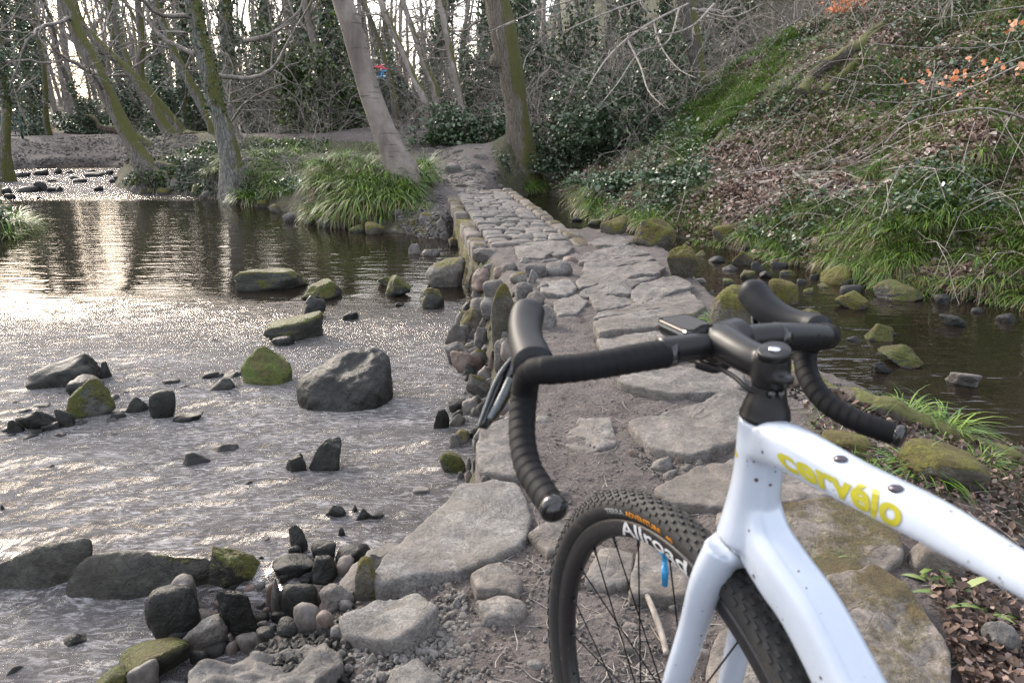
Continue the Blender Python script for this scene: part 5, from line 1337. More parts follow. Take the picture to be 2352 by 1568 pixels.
def many(poly, n, sc, label, group, seed, kinds=(0, 1, 2, 3, 4)):
    pts = land(scatter(poly, n, seed), .0)
    for p in pts: put_tus(p, rng.choice(kinds), rng.uniform(*sc), label, group)
many([(705, 482), (742, 380), (790, 335), (850, 312), (930, 310), (985, 345), (1012, 410), (1000, 455), (900, 480), (800, 500)], 62, (.9, 1.5), "arching green wood-rush tussock on the mound around the pale leaning tree", "tussocks on the mound", 1)
many([(1640, 560), (1750, 500), (1900, 520), (2100, 560), (2352, 560), (2400, 720), (2120, 685), (2000, 660), (1850, 625), (1700, 590)], 66, (.42, .78), "wood-rush tussock with dry straw hanging over the foot of the right bank", "tussocks along the foot of the right bank", 2, (0, 1, 3))
many([(1600, 480), (1800, 430), (2100, 330), (2380, 280), (2380, 560), (2000, 540), (1750, 510)], 62, (.45, .85), "wood-rush tussock growing part way up the right-hand slope", "tussocks up the slope", 3, (0, 2, 4))
many([(470, 380), (540, 330), (640, 300), (720, 320), (735, 400), (640, 440), (560, 450)], 26, (.6, 1.1), "grass tussock on the low green bank left of the mound", "tussocks on the low green bank", 4, (2, 4, 0))
many([(0, 470), (40, 480), (62, 530), (20, 550), (0, 550)], 6, (1.0, 1.5), "grass tussock on the bank at the left edge of the picture", "tussocks at the left edge", 5)
many([(1290, 440), (1400, 400), (1440, 440), (1430, 500), (1330, 495)], 9, (1.1, 1.6), "long-bladed tussock by the stream at the far end of the causeway", "long tussocks by the stream", 6, (0, 1))
many([(1170, 415), (1240, 420), (1265, 460), (1215, 465)], 5, (.9, 1.2), "tussock hugging the right side of the causeway", "tussocks beside the causeway", 7)
for px_, py_, sc, lb, md in [(575, 455, 1.5, "dark green tussock at the waterline right of the grey rough-barked tree", None), (1505, 510, 1.3, "tussock spilling over the overhanging dark boulder", None), (1475, 500, 1.1, "tussock on the left of the overhanging dark boulder", None),
                          (1620, 560, .8, "tussock beside the bright moss boulder of the upper stream", None), (1062, 615, .9, "dry straw-coloured clump hanging at the causeway corner", dryt), (1065, 590, .5, "small green tuft on top of the dry straw clump", None),
                          (1612, 640, .6, "bright tuft between the mossy square boulder and the slabs", None), (1640, 740, .5, "thin tuft at the foot of the brown and yellow boulder", None), (2085, 950, .5, "bright tuft near the end of the right handlebar", None),
                          (2170, 990, .75, "long-bladed tuft on the near right bank by the pool", None), (2110, 1085, .55, "flattened tuft beneath the top tube by the big mossy boulder", None), (2020, 1060, .4, "small tuft among leaves right of the head tube", None),
                          (2140, 930, .45, "upright young tuft against the pool on the near bank", None), (1905, 1320, .3, "tiny tuft on the crack between the two near mossy slabs", None), (2260, 1060, .4, "tuft on the leaf-strewn near bank, right of the big mossy boulder", None), (1590, 600, .5, "tuft behind the mossy square boulder", None)]:
    p = G(px_, py_, False); put_tus(p, rng.randint(5), sc, lb, None, md)

# ------------------------------------------------------------------ ground cover that nobody could count
SLOPE = [(1240, 445), (1300, 330), (1400, 240), (1520, 120), (1600, -20), (2480, -20), (2480, 740), (2120, 700), (1900, 650), (1700, 600), (1500, 555), (1300, 480)]
def litter(poly, n, seed, size, name, lift=.012, bare=.5, mat='litter'):
    p = land(scatter(poly, n, seed), .02, bare); r = np.random.RandomState(seed + 1)
    dens = fbm(np.c_[p[:, :2] * 1.1, p[:, 2] * 0], 3, seed % 7); keep = r.uniform(-.9, .9, len(p)) < dens + .35; p = p[keep]
    V, F = leaves(p + np.array([0, 0, lift]) + r.uniform(0, .03, (len(p), 1)) * np.array([0, 0, 1]), size, seed, .75, .7)
    return tag(link(name, new_mesh(name, V, F, True, np.repeat(r.uniform(0, 1, len(p)), 6)), M[mat]), kind='stuff')
litter(SLOPE, 46000, 31, .058, "leaf_litter")
litter([(1640, 440), (1760, 400), (1960, 380), (1960, 440), (1760, 480)], 2500, 32, .07, "leaf_litter")
litter([(2050, 60), (2352, 60), (2352, 300), (2100, 300)], 4500, 33, .06, "leaf_litter")
litter([(1830, 880), (2000, 920), (2352, 990), (2600, 1000), (2600, 1600), (2210, 1600), (2100, 1250), (1960, 1120), (1850, 980)], 7500, 34, .021, "leaf_litter", bare=2, mat='litter_damp')
litter([(1960, 610), (2352, 600), (2352, 720), (2000, 690)], 1500, 35, .07, "leaf_litter")
def lowleaves(poly, n, seed, size, mat, name, up=(.02, .28), thr=0.0):
    p = land(scatter(poly, n, seed), .05); r = np.random.RandomState(seed + 1)
    dens = fbm(np.c_[p[:, :2] * .9, p[:, 2] * 0], 3, seed % 11); p = p[dens + r.uniform(-.25, .25, len(p)) > thr]
    h = r.uniform(*up, len(p)) * (.5 + .5 * np.abs(vnoise(np.c_[p[:, :2] * 2, p[:, 2] * 0], 5)))
    V, F = leaves(p + np.stack([0 * h, 0 * h, h], -1), size, seed, .9, .72)
    return tag(link(name, new_mesh(name, V, F, True, np.repeat(r.uniform(0, 1, len(p)), 6)), M[mat]), kind='stuff')
lowleaves(SLOPE, 30000, 41, .05, 'bramble', "bramble_cover", thr=.12)
lowleaves([(1240, 440), (1400, 230), (1560, 250), (1640, 420), (1500, 520)], 5000, 42, .055, 'bramble', "bramble_cover", (.03, .45), -.3)
lowleaves([(900, 300), (1100, 320), (1200, 400), (1190, 420), (1080, 380), (960, 310)], 5000, 43, .06, 'bramble', "bramble_cover", (.03, .3), -.2)
lowleaves([(270, 430), (330, 370), (420, 345), (470, 330), (600, 290), (760, 285), (760, 330), (730, 420), (600, 470), (430, 450)], 10000, 44, .06, 'ivy', "ground_ivy", (.01, .12), -.1)
lowleaves([(0, 300), (60, 262), (500, 270), (900, 250), (1000, 280), (700, 300), (450, 300), (200, 300)], 9000, 45, .11, 'ivy', "ground_ivy", (.02, .5), -.25)
def shortgrass(poly, n, seed, L, name, mat='grass', w=.006, bare=.5):
    p = land(scatter(poly, n, seed), .04, bare); r = np.random.RandomState(seed + 1)
    dens = fbm(np.c_[p[:, :2] * 1.2, p[:, 2] * 0], 3, seed % 11); p = p[dens + r.uniform(-.3, .3, len(p)) > -.05]
    V, F, k = blades(p, L, w, seed, droop=1.2, el=r.uniform(.7, 1.5, len(p)))
    return tag(link(name, new_mesh(name, V, F, True, np.repeat(r.uniform(0.05, 1, len(p)), k)), M[mat]), kind='stuff')
shortgrass([(1500, 330), (1600, 200), (1700, 90), (1800, 40), (1840, 100), (1760, 200), (1660, 300), (1560, 380)], 24000, 51, .20, "grass", w=.010)
shortgrass(SLOPE, 60000, 52, .17, "grass", w=.008)
shortgrass([(1640, 560), (1700, 500), (2352, 440), (2400, 720), (2120, 690), (1850, 630)], 12000, 57, .20, "grass", 'rush', w=.009)
shortgrass([(280, 440), (340, 370), (480, 330), (620, 285), (740, 290), (760, 340), (730, 430), (600, 470), (430, 450)], 16000, 53, .16, "grass", w=.010)
shortgrass([(740, 500), (740, 350), (850, 305), (960, 315), (1010, 400), (1000, 480), (900, 510)], 5000, 54, .18, "grass", 'rush', w=.009)
shortgrass([(1830, 880), (2000, 920), (2352, 990), (2400, 1568), (2250, 1568), (2100, 1200), (1850, 980)], 2200, 55, .07, "grass", w=.004, bare=2)
shortgrass([(850, 245), (1000, 250), (980, 285), (860, 275)], 1500, 56, .14, "grass", w=.012)
lowleaves([(-700, 398), (0, 402), (60, 530), (-100, 600), (-700, 660)], 5000, 46, .07, 'ivy', "ground_ivy", (.01, .2), -.3)
shortgrass([(-700, 398), (0, 402), (60, 530), (-100, 600), (-700, 660)], 9000, 58, .2, "grass", w=.012)
# fallen twigs
def twigs(poly, n, seed, L, rd, name, mat):
    p = scatter(poly, n, seed); p = land(p, .03, 2); r = np.random.RandomState(seed); bp = []
    for q in p:
        a = r.uniform(0, 6.28); l = L * np.exp(r.normal() * .5); k = 5; pts = []
        for s in range(k):
            x = q[0] + math.cos(a) * l * (s / (k - 1) - .5); y = q[1] + math.sin(a) * l * (s / (k - 1) - .5); a += r.normal() * .12
            pts.append([x, y, float(hq(x, y)) + rd + r.uniform(0, .04) * l])
        bp.append(tube(np.array(pts), np.linspace(rd, rd * .4, k), 4, cap=False))
    V, F = merge(bp); return tag(link(name, new_mesh(name, V, F), M[mat]), kind='stuff')
twigs(SLOPE, 900, 61, .45, .005, "fallen_twigs", 'twig_pale')
twigs([(1700, 400), (1960, 370), (1980, 440), (1740, 470)], 160, 62, .7, .009, "fallen_twigs", 'twig_pale')
twigs([(1100, 1568), (1150, 1150), (1300, 800), (1450, 800), (1650, 900), (1650, 1568)], 260, 63, .06, .0016, "fallen_twigs", 'twig_pale')
twigs([(1850, 900), (2352, 1000), (2400, 1568), (2250, 1568), (2100, 1200), (1900, 1050)], 220, 64, .16, .0025, "fallen_twigs", 'twig_pale')
twigs([(280, 440), (480, 340), (720, 300), (760, 420), (440, 450)], 260, 65, .7, .009, "fallen_twigs", 'twig')
# brambles' arching canes
rng2 = np.random.RandomState(66); bp = []
for q in land(scatter(SLOPE, 170, 67), .1):
    a = rng2.uniform(0, 6.28); L = rng2.uniform(.5, 1.4); pts = []
    for s in range(7):
        f = s / 6; x = q[0] + math.cos(a) * L * f; y = q[1] + math.sin(a) * L * f; pts.append([x, y, float(hq(x, y)) + .02 + L * .28 * math.sin(math.pi * f)])
    bp.append(tube(np.array(pts), np.linspace(.005, .002, 7), 4, cap=False))
V, F = merge(bp); tag(link("bramble_canes", new_mesh("bramble_canes", V, F), M['twig_pale']), kind='stuff')
# grit and gravel
def gravel(poly, n, seed, s0, s1, mat, name='gravel'):
    p = scatter(poly, n, seed); r = np.random.RandomState(seed); W, Fr = rock_shape(9, 'block', 1); k = len(W)
    s = np.exp(r.uniform(math.log(s0), math.log(s1), len(p))) ; A = norm(r.normal(size=(len(p), 3))); B_ = norm(np.cross(A, r.normal(size=(len(p), 3)))); C_ = np.cross(A, B_)
    V = (W[None, :, 0:1] * A[:, None] + W[None, :, 1:2] * B_[:, None] * .8 + W[None, :, 2:3] * C_[:, None] * .6) * s[:, None, None] + p[:, None] + np.array([0, 0, .2]) * s[:, None, None]
    F = (Fr[None] + (np.arange(len(p)) * k)[:, None, None]).reshape(-1, 3)
    return tag(link(name, new_mesh(name, V.reshape(-1, 3), F, False), M[mat]), kind='stuff')
gravel([(700, 1568), (800, 1400), (1000, 1300), (1200, 1050), (1180, 800), (1230, 650), (1330, 640), (1400, 850), (1650, 1000), (1700, 1568)], 5200, 71, .0015, .007, 'slab')
gravel([(830, 1568), (760, 1440), (1000, 1300), (1060, 1330), (1100, 1568)], 900, 72, .004, .014, 'pale')
gravel([(1480, 1100), (1440, 1030), (1560, 1000), (1660, 1040), (1600, 1120)], 250, 73, .004, .012, 'grey')
gravel([(1000, 300), (1100, 400), (1160, 420), (1020, 430), (900, 310)], 900, 74, .008, .03, 'slab')
gravel([(900, 490), (1010, 440), (1060, 560), (1000, 560), (940, 545)], 700, 75, .008, .04, 'grey')
litter([(0, 300), (60, 270), (480, 290), (470, 330), (330, 380), (0, 385)], 3500, 36, .09, "leaf_litter") if False else None
gravel([(0, 385), (60, 320), (460, 300), (450, 340), (280, 384)], 1500, 79, .02, .06, 'slab')
gravel([(450, 1568), (480, 1380), (700, 1300), (830, 1350), (800, 1568)], 1200, 76, .005, .02, 'wet')
gravel([(1600, 570), (1800, 610), (2352, 700), (2352, 740), (1800, 650), (1600, 600)], 900, 77, .01, .035, 'wet')
gravel([(1750, 830), (2000, 905), (2200, 960), (2200, 985), (1900, 960), (1750, 880)], 700, 78, .003, .012, 'wet')

# ------------------------------------------------------------------ the bicycle (held upright beside the camera)
HT = np.array([.2651, .7021, CAM_H - .3044])
E_, L_, U_ = np.array([-.2934, .9352, -.1984]), np.array([-.9554, -.2943, .0257]), np.array([-.0344, .1971, .9798])
def BW(x, y, z): return HT + E_ * x + L_ * y + U_ * z
E2, L2 = np.array([-.3893, .8999, -.1964]), np.array([-.9188, -.3945, .0133])
U2 = np.cross(E2, L2)
AX = np.array([.21624, .79827, CAM_H - .82877])
def proj(p):
    v = np.asarray(p) - np.array([0, 0, CAM_H]); d = v[..., 1] * _cp - v[..., 2] * _sp; u = v[..., 1] * _sp + v[..., 2] * _cp
    return np.stack([CX + FPX * v[..., 0] / d, CY - FPX * u / d], -1)
m, nt, b, out = nmat('white_paint'); n = N(nt); c = n.coord(False)
chip = n.math('LESS_THAN', n.vor(c, 85, 'F1'), n.math('MULTIPLY', n.math('SUBTRACT', n.noise(c, 24, 3, .6), .50), 1.6))
chip2 = n.math('MULTIPLY', chip, n.math('GREATER_THAN', n.noise(c, 9, 2, .5), .44))
dirtm = n.ramp(n.noise(c, 14, 5, .7), [(.35, (.39, .44, .515)), (.62, (.36, .405, .475)), (.8, (.30, .322, .35))])
nt.links.new(n.mix(chip2, dirtm, (.06, .03, .035)), b.inputs['Base Color'])
b.inputs['Roughness'].default_value = .3; b.inputs['Coat Weight'].default_value = 1.0; b.inputs['Coat Roughness'].default_value = .06
M['white'] = m
M['lime'] = simple('lime_lettering', (.29, .275, .008), .35, coat=.5)
M['tape'] = simple('bar_tape', (.004, .004, .005), .65, spec=.18, bumps=(900, .25, .0008))
M['rubber'] = simple('hood_rubber', (.010, .011, .013), .5, spec=.18, bumps=(500, .15, .0005))
M['matt'] = simple('matt_black_metal', (.005, .005, .006), .38, spec=.3)
M['gloss'] = simple('gloss_black_plastic', (.008, .008, .009), .12, spec=.6)
M['steel'] = simple('grey_metal', (.30, .30, .31), .3, metal=1.0)
M['silver'] = simple('bright_bolt', (.6, .6, .62), .22, metal=1.0)
M['bolt_dark'] = simple('worn_dark_bolt', (.10, .09, .10), .28, metal=1.0)
M['screen'] = simple('dark_screen', (.014, .012, .012), .5, spec=.5)
M['edge'] = simple('grey_plastic_edge', (.10, .115, .12), .35)
M['red'] = simple('red_button', (.35, .02, .04), .4)
m, nt, b, out = nmat('muddy_tyre_rubber'); n = N(nt); c = n.coord(False)
mud = n.ramp(n.noise(c, 22, 7, .75), [(.54, 0.0), (.74, .7)])
nt.links.new(n.mix(mud, (.010, .010, .010), (.055, .044, .036)), b.inputs['Base Color']); b.inputs['Roughness'].default_value = .75
nt.links.new(n.bump(n.noise(c, 120, 5, .7), .5, .0015), b.inputs['Normal']); M['tyre'] = m
m, nt, b, out = nmat('black_rim'); n = N(nt); c = n.coord(False)
sp = n.ramp(n.noise(c, 260, 2, .5), [(.70, 0.0), (.74, .7)])
nt.links.new(n.mix(sp, (.010, .010, .011), (.2, .16, .13)), b.inputs['Base Color']); b.inputs['Roughness'].default_value = .38; M['rim'] = m
M['blue'] = simple('blue_valve', (.0, .19, .42), .35, coat=.3)
M['decal_white'] = simple('white_decal', (.42, .43, .44), .5)
M['decal_orange'] = simple('orange_decal', (.62, .24, .015), .5)
M['decal_grey'] = simple('grey_decal', (.3, .3, .3), .5)

bike = empty("bicycle", tuple(AX - np.array([0, 0, .352])), "white drop-handlebar bicycle with lime-yellow lettering and black tape, standing on the path", "bicycle")
BP = np.array(bike.location)
def bpart(name, VF, mat, parent=None, smooth=True):
    V, F = VF if isinstance(VF, tuple) else merge(VF)
    return link(name, new_mesh(name, np.asarray(V) - BP, F, smooth), M[mat] if isinstance(mat, str) else mat, parent or bike)
def fuse(name, parts, voxel, mat, iters=6, parent=None):
    V, F = merge(parts); me = new_mesh(name, V - BP, F)
    tmp = bpy.data.objects.new("tmp", me); COL.objects.link(tmp)
    mo = tmp.modifiers.new("r", 'REMESH'); mo.mode = 'VOXEL'; mo.voxel_size = voxel; mo.use_smooth_shade = True
    m2 = tmp.modifiers.new("s", 'SMOOTH'); m2.iterations = iters; m2.factor = .5
    dg = bpy.context.evaluated_depsgraph_get(); res = bpy.data.meshes.new_from_object(tmp.evaluated_get(dg))
    bpy.data.objects.remove(tmp); res.name = name; res.materials.clear()
    return link(name, res, M[mat], parent or bike)
def pw(l): return np.array([P(*q) for q in l])
def tb(l, r, n=24, sides=20, r2=None, ref=None, power=2.0, dome=False):
    pts = np.asarray(l, float); r = np.broadcast_to(np.asarray(r, float), (len(pts),)); r2 = r if r2 is None else np.broadcast_to(np.asarray(r2, float), (len(pts),))
    sm = smooth_path(np.c_[pts, r, r2], n)
    return tube(sm[:, :3], sm[:, 3], sides, True, ref, sm[:, 4], power, dome)
# frame
seat = BW(-.53, 0, -.075); bb = BW(-.39, 0, -.569); rax = BW(-.805, 0, -.493)
fr_parts = [tb(pw([(1754, 957, .762), (1741, 1080, .785), (1728, 1160, .800), (1712, 1240, .812)]), [.0262, .0262, .029, .034], 24),
            tb(np.vstack([pw([(1748, 1010, .765), (1785, 1018, .738), (1835, 1038, .706), (1963, 1107, .645), (2140, 1196, .565), (2352, 1319, .490), (2823, 1572, .385)]), [seat]]), [.022, .0235, .0215, .0190, .0172, .0125, .0125, .014], 50, r2=[.020, .022, .022, .0200, .0185, .0165, .0165, .017], ref=L_, power=3.2),
            tb(np.vstack([pw([(1732, 1150, .800), (1752, 1235, .792), (1798, 1312, .765), (1858, 1396, .737), (1950, 1568, .700), (2085, 1850, .645)]), [BW(-.30, 0, -.44), bb]]), [.026, .030, .0305, .0300, .0295, .029, .029, .03], 50, r2=[.024, .027, .028, .028, .029, .03, .031, .033], ref=L_, power=3.2),
            tb([seat + U_ * .03 - E_ * .01, BW(-.47, 0, -.3), bb], [.017, .018, .024], 20), tb([bb - L_ * .04, bb + L_ * .04], .024, 6)]
for s in (1, -1):
    fr_parts.append(tb([seat + L_ * s * .008 - U_ * .06, BW(-.66, s * .045, -.28), rax + L_ * s * .065], [.010, .009, .010], 20, 12))
    fr_parts.append(tb([bb + L_ * s * .03, BW(-.6, s * .05, -.53), rax + L_ * s * .065], [.013, .010, .011], 20, 12))
frame = fuse("frame", fr_parts, .0026, 'white', 12)
fk = [tb(pw([(1655, 1264, .815), (1697, 1256, .828), (1748, 1262, .848)]), [.021, .024, .019], 14, 16),
      tb(pw([(1690, 1232, .815), (1698, 1258, .828)]), [.024, .024], 6, 16),
      tb(np.vstack([pw([(1664, 1258, .817), (1627, 1330, .836), (1592, 1440, .872), (1556, 1550, .905), (1520, 1650, .95)]), [AX + L2 * .058 + U2 * .01]]), [.024, .0230, .0190, .0178, .015, .012], 40, 18, r2=[.021, .018, .016, .015, .013, .010], ref=E2),
      tb(np.vstack([pw([(1745, 1264, .848), (1727, 1350, .880), (1703, 1453, .920), (1675, 1568, .967), (1640, 1665, 1.02)]), [AX - L2 * .058 + U2 * .01]]), [.020, .0195, .018, .0168, .015, .012], 40, 18, r2=[.018, .017, .016, .015, .013, .010], ref=E2)]
fork = fuse("fork", fk, .0026, 'white', 5)
# junction line between frame and fork
bpart("headset_cover", [tb(pw([(1754, 962, .762), (1757, 950, .760), (1760, 925, .755), (1765, 900, .750), (1767, 880, .747)]), [.0258, .0262, .0225, .0185, .0172], 16, 28)], 'matt')
bpart("seat_post", [tb([seat, BW(-.575, 0, .09)], .0136, 8, 16)], 'matt')
sv = []
for k in range(14):
    t_ = k / 13; w = .015 + .058 * ss(.35, .95, t_); sv.append((BW(-.42 - .27 * t_, 0, .125 - .01 * math.sin(math.pi * t_)), .022 * (1 if 0 < k < 13 else .5), w * (1 if 0 < k < 13 else .6)))
bpart("saddle", [tube(np.array([q[0] for q in sv]), [q[1] for q in sv], 20, True, L_, [q[2] for q in sv], 2.4)], 'matt')
# wheels
def wheel(axle, e, u, l, name, text=False):
    w = bpart(name, [tb([axle - l * .05, axle - l * .032, axle + l * .032, axle + l * .05], [.009, .020, .020, .009], 12, 16)], 'matt')  # hub carries the rest
    n = 160; th = np.arange(n) * 2 * math.pi / n
    rd = lambda a: e * np.cos(a)[:, None] + u * np.sin(a)[:, None]
    def ring(prof, closed=True):
        D = rd(th); k = len(prof)
        V = axle + D[:, None] * np.array([p[0] for p in prof])[None, :, None] + l[None, None] * np.array([p[1] for p in prof])[None, :, None]
        i = np.arange(n)[:, None]; j = np.arange(k)[None]; jn = (j + 1) % k
        F = np.stack([i * k + j, i * k + jn, ((i + 1) % n) * k + jn, ((i + 1) % n) * k + j], -1).reshape(-1, 4)
        return V.reshape(-1, 3), [F]
    a = np.linspace(0, 2 * math.pi, 25)[:-1]
    tyre_prof = [(.3285 + .0200 * math.cos(q), .0212 * math.sin(q)) for q in a]
    tp = [ring(tyre_prof)]
    r_ = np.random.RandomState(3)
    N1 = 96
    for row, (ph, sz, sh_) in enumerate([(-1.15, .0052, .5), (-.82, .0046, 0), (-.5, .0042, .5), (-.2, .0040, 0), (.1, .0040, .5), (.38, .0042, 0), (.68, .0044, .5), (.95, .0046, 0), (1.2, .0052, .5)]):
        for k in range(N1):
            q = (k + sh_) * 2 * math.pi / N1; D = e * math.cos(q) + u * math.sin(q); T = -e * math.sin(q) + u * math.cos(q)
            nn = D * math.cos(ph) + l * math.sin(ph); si = -D * math.sin(ph) + l * math.cos(ph)
            c_ = axle + D * .3285 + nn * .0206
            tp.append(box(c_, T * sz * .85, si * sz * .55, nn * (.0022 if abs(ph) < 1 else .0018)))
    ty = bpart("tyre", tp, 'tyre', w, False)
    nf = len(ring(tyre_prof)[1][0]); sm = np.zeros(len(ty.data.polygons), bool); sm[:nf] = True; ty.data.polygons.foreach_set('use_smooth', sm)
    rim_prof = [(.311, .0135), (.306, .0142), (.296, .0135), (.287, .0105), (.283, .004), (.283, -.004), (.287, -.0105), (.296, -.0135), (.306, -.0142), (.311, -.0135)]
    rim = bpart("rim", ring(rim_prof), 'rim', w)
    for k in range(24):
        q = (k + .35) * 2 * math.pi / 24; sd = 1 if k % 2 else -1; hq_ = q + (.9 if (k // 2) % 2 else -.9)
        p1 = axle + (e * math.cos(q) + u * math.sin(q)) * .284; p0 = axle + (e * math.cos(hq_) + u * math.sin(hq_)) * .022 + l * sd * .028
        d = norm(p0 - p1)
        s_ = bpart("spoke", [tube(np.array([p1, p1 + d * .012, p1 + d * .0121, p0]), [.0026, .0022, .0012, .0012], 6)], 'matt', w)
    bpart("brake_rotor", [ring([(.082, .041), (.082, .043), (.070, .043), (.070, .041)])], 'steel', w)
    if text:
        def tpos(px_):
            q = np.linspace(rad(60), rad(135), 400); pr = proj(axle + rd(q) * .30 + l * .014); return float(q[np.argmin(np.abs(pr[:, 0] - px_))])
        def arc_text(s, q0, q1, r0, r1, lat, mat, bold=.02, sub=None):
            V, F = text_mesh(s, bold); lo, hi = V.min(0), V.max(0)
            U = (V[:, 0] - lo[0]) / (hi[0] - lo[0]); Wv = (V[:, 1] - lo[1]) / (hi[1] - lo[1])
            q = q0 + (q1 - q0) * U; r = r0 + (r1 - r0) * Wv
            Q = axle + rd(q) * r[:, None] + l * lat(r)[:, None]
            me = bpy.data.meshes.new("lettering"); me.from_pydata([tuple(x) for x in (Q - BP)], [], F); me.update()
            link("lettering", me, M[mat], sub or w)
        tl = lambda r: .0212 * np.sqrt(np.clip(1 - ((r - .3285) / .0200) ** 2, 0, 1)) + .0006
        arc_text("TERRA", tpos(1408), tpos(1447), .3195, .3275, tl, 'decal_grey', .02, ty)
        arc_text("ADVENTURE", tpos(1450), tpos(1526), .3195, .3275, tl, 'decal_orange', .02, ty)
        arc_text("40", tpos(1536), tpos(1551), .3195, .3265, tl, 'decal_orange', .02, ty)
        arc_text("Allroad", tpos(1424), tpos(1578), .2875, .3085, lambda r: np.interp(r, [.283, .287, .296, .306, .311], [.004, .0105, .0135, .0142, .0135]) + .0007, 'decal_white', .02, rim)
        # valve
        q = tpos(1506); D = e * math.cos(q) + u * math.sin(q)
        bpart("valve", [tube(np.array([axle + D * x for x in (.2835, .280, .2795, .262, .2618, .247, .2465, .234)]), [.0075, .0075, .0036, .0036, .0048, .0048, .0044, .0040], 12)], 'blue', w)
    return w
def text_mesh(s, bold=.02, shear=0.0):
    cu = bpy.data.curves.new("t", 'FONT'); cu.body = s; cu.size = 1; cu.offset = bold; cu.resolution_u = 5; cu.shear = shear
    o = bpy.data.objects.new("t", cu); COL.objects.link(o)
    dg = bpy.context.evaluated_depsgraph_get(); me = bpy.data.meshes.new_from_object(o.evaluated_get(dg))
    bm = bmesh.new(); bm.from_mesh(me); bmesh.ops.triangulate(bm, faces=bm.faces)
    for _ in range(2): bmesh.ops.subdivide_edges(bm, edges=[e for e in bm.edges if e.calc_length() > .08], cuts=1, use_grid_fill=False); bmesh.ops.triangulate(bm, faces=bm.faces)
    V = np.array([v.co[:2] for v in bm.verts]); F = [[v.index for v in f.verts] for f in bm.faces]; bm.free()
    bpy.data.objects.remove(o); return V, F
wheel(AX, E2, U2, L2, "front_wheel", True)
wheel(rax, E_, U_, L_, "rear_wheel")
# lettering laid on the top tube
bvh = BVHTree.FromPolygons([v.co[:] for v in frame.data.vertices], [tuple(q.vertices) for q in frame.data.polygons])
def on_frame(p):
    """drop a point onto the painted tube along the line from the near side"""
    o_ = np.array([0, 0, CAM_H]); d = norm(np.asarray(p) - o_); h = bvh.ray_cast(Vector(o_ - BP), Vector(d))
    if h[0] is None: return None
    return np.array(h[0]) + BP + np.array(h[1]) * .0006
V, F = text_mesh("cervélo", .034)
lo, hi = V.min(0), V.max(0)
x_h = .52  # x-height of the face
c00, c10 = np.array([1797., 1069.]), np.array([2066., 1214.])      # baseline ends
a00, a10 = np.array([1777., 1030.]), np.array([2078., 1165.])      # x-height line ends
pts = []
for x, y in V:
    u = (x - lo[0]) / (hi[0] - lo[0]); v = y / x_h; u2 = u * (1 + .12 * (1 - u)) ; u2 = u ** 1.0
    base = c00 * (1 - u2) + c10 * u2; top = a00 * (1 - u2) + a10 * u2
    q = base + (top - base) * (v if v <= 1 else 1 + (v - 1) * .75)
    r = on_frame(P(q[0], q[1], .6)); pts.append(r if r is not None else P(q[0], q[1], .65))
me = bpy.data.meshes.new("lettering"); me.from_pydata([tuple(p - BP) for p in pts], [], F); me.update()
link("lettering", me, M['lime'], frame)
q = [(1684, 1032), (1690, 1030), (1692, 1042), (1689, 1048), (1684, 1048)]
pts = [on_frame(P(a, b, .7)) for a, b in [(1690, 1030), (1693, 1040), (1696, 1048), (1690, 1050)]]
if all(p is not None for p in pts):
    me = bpy.data.meshes.new("badge"); me.from_pydata([tuple(p - BP) for p in pts], [], [(0, 1, 2, 3)]); me.update(); link("badge", me, M['lime'], frame)
for a, b2 in ((1931, 1054), (2058, 1122)):
    p = on_frame(P(a, b2, .6))
    if p is not None: bpart("bolt", [tube(np.array([p - U_ * .002, p + U_ * .0006, p + U_ * .0022]), [.0062, .0062, .0040], 16)], 'bolt_dark', frame)
bvf = BVHTree.FromPolygons([v.co[:] for v in fork.data.vertices], [tuple(q.vertices) for q in fork.data.polygons])
def on_white(a, b2):
    o_ = np.array([0, 0, CAM_H]); d = norm(P(a, b2, 1) - o_); hs = [t_.ray_cast(Vector(o_ - BP), Vector(d)) for t_ in (bvh, bvf)]; hs = [q for q in hs if q[0] is not None]
    if not hs: return None
    q = min(hs, key=lambda q: q[3]); return np.array(q[0]) + BP + np.array(q[1]) * .0002
sm = smooth_path(np.array([(1647, 1216, 0), (1655, 1233, 0), (1674, 1258, 0), (1694, 1276, 0), (1704, 1285, 0)], float), 26)
ln = [on_white(a, b2) for a, b2, _ in sm]; ln = [q for q in ln if q is not None]
if len(ln) > 5: bpart("seam", [tube(np.array(ln), .0006, 5)], 'steel', frame)
# stem and handlebar
stem = fuse("stem", [tb(pw([(1767, 885, .747), (1772, 845, .740), (1777, 812, .733)]), [.0185, .0195, .0172], 12, 24),
                     tb(pw([(1776, 842, .742), (1725, 822, .765), (1680, 797, .795), (1655, 783, .815)]), [.0185, .0185, .020, .022], 20, 20),
                     tb(pw([(1628, 793, .812), (1655, 786, .820), (1700, 768, .835)]), [.0215, .0235, .0215], 12, 20),
                     tb(pw([(1752, 868, .733), (1790, 858, .735)]), .0085, 6, 10), tb(pw([(1795, 880, .728), (1797, 862, .727)]), .012, 6, 10)], .0022, 'matt', 4)
bpart("stem_cap", [tube(pw([(1778, 822, .729), (1778.5, 810, .727), (1779, 803, .7255), (1779, 801, .7250)]), [.0162, .0165, .0165, .0150], 30)], 'matt')
bpart("bolt", [tube(pw([(1779, 802, .7252), (1779.4, 799, .7246)]), [.0062, .0055], 16)], 'silver', stem)
for a, b2 in ((1812, 830), (1808, 882), (1780, 905), (1800, 905)): bpart("bolt", [tube(np.array([P(a - 14, b2, .735), P(a, b2, .728)]), [.0042, .0042], 10)], 'gloss', stem)
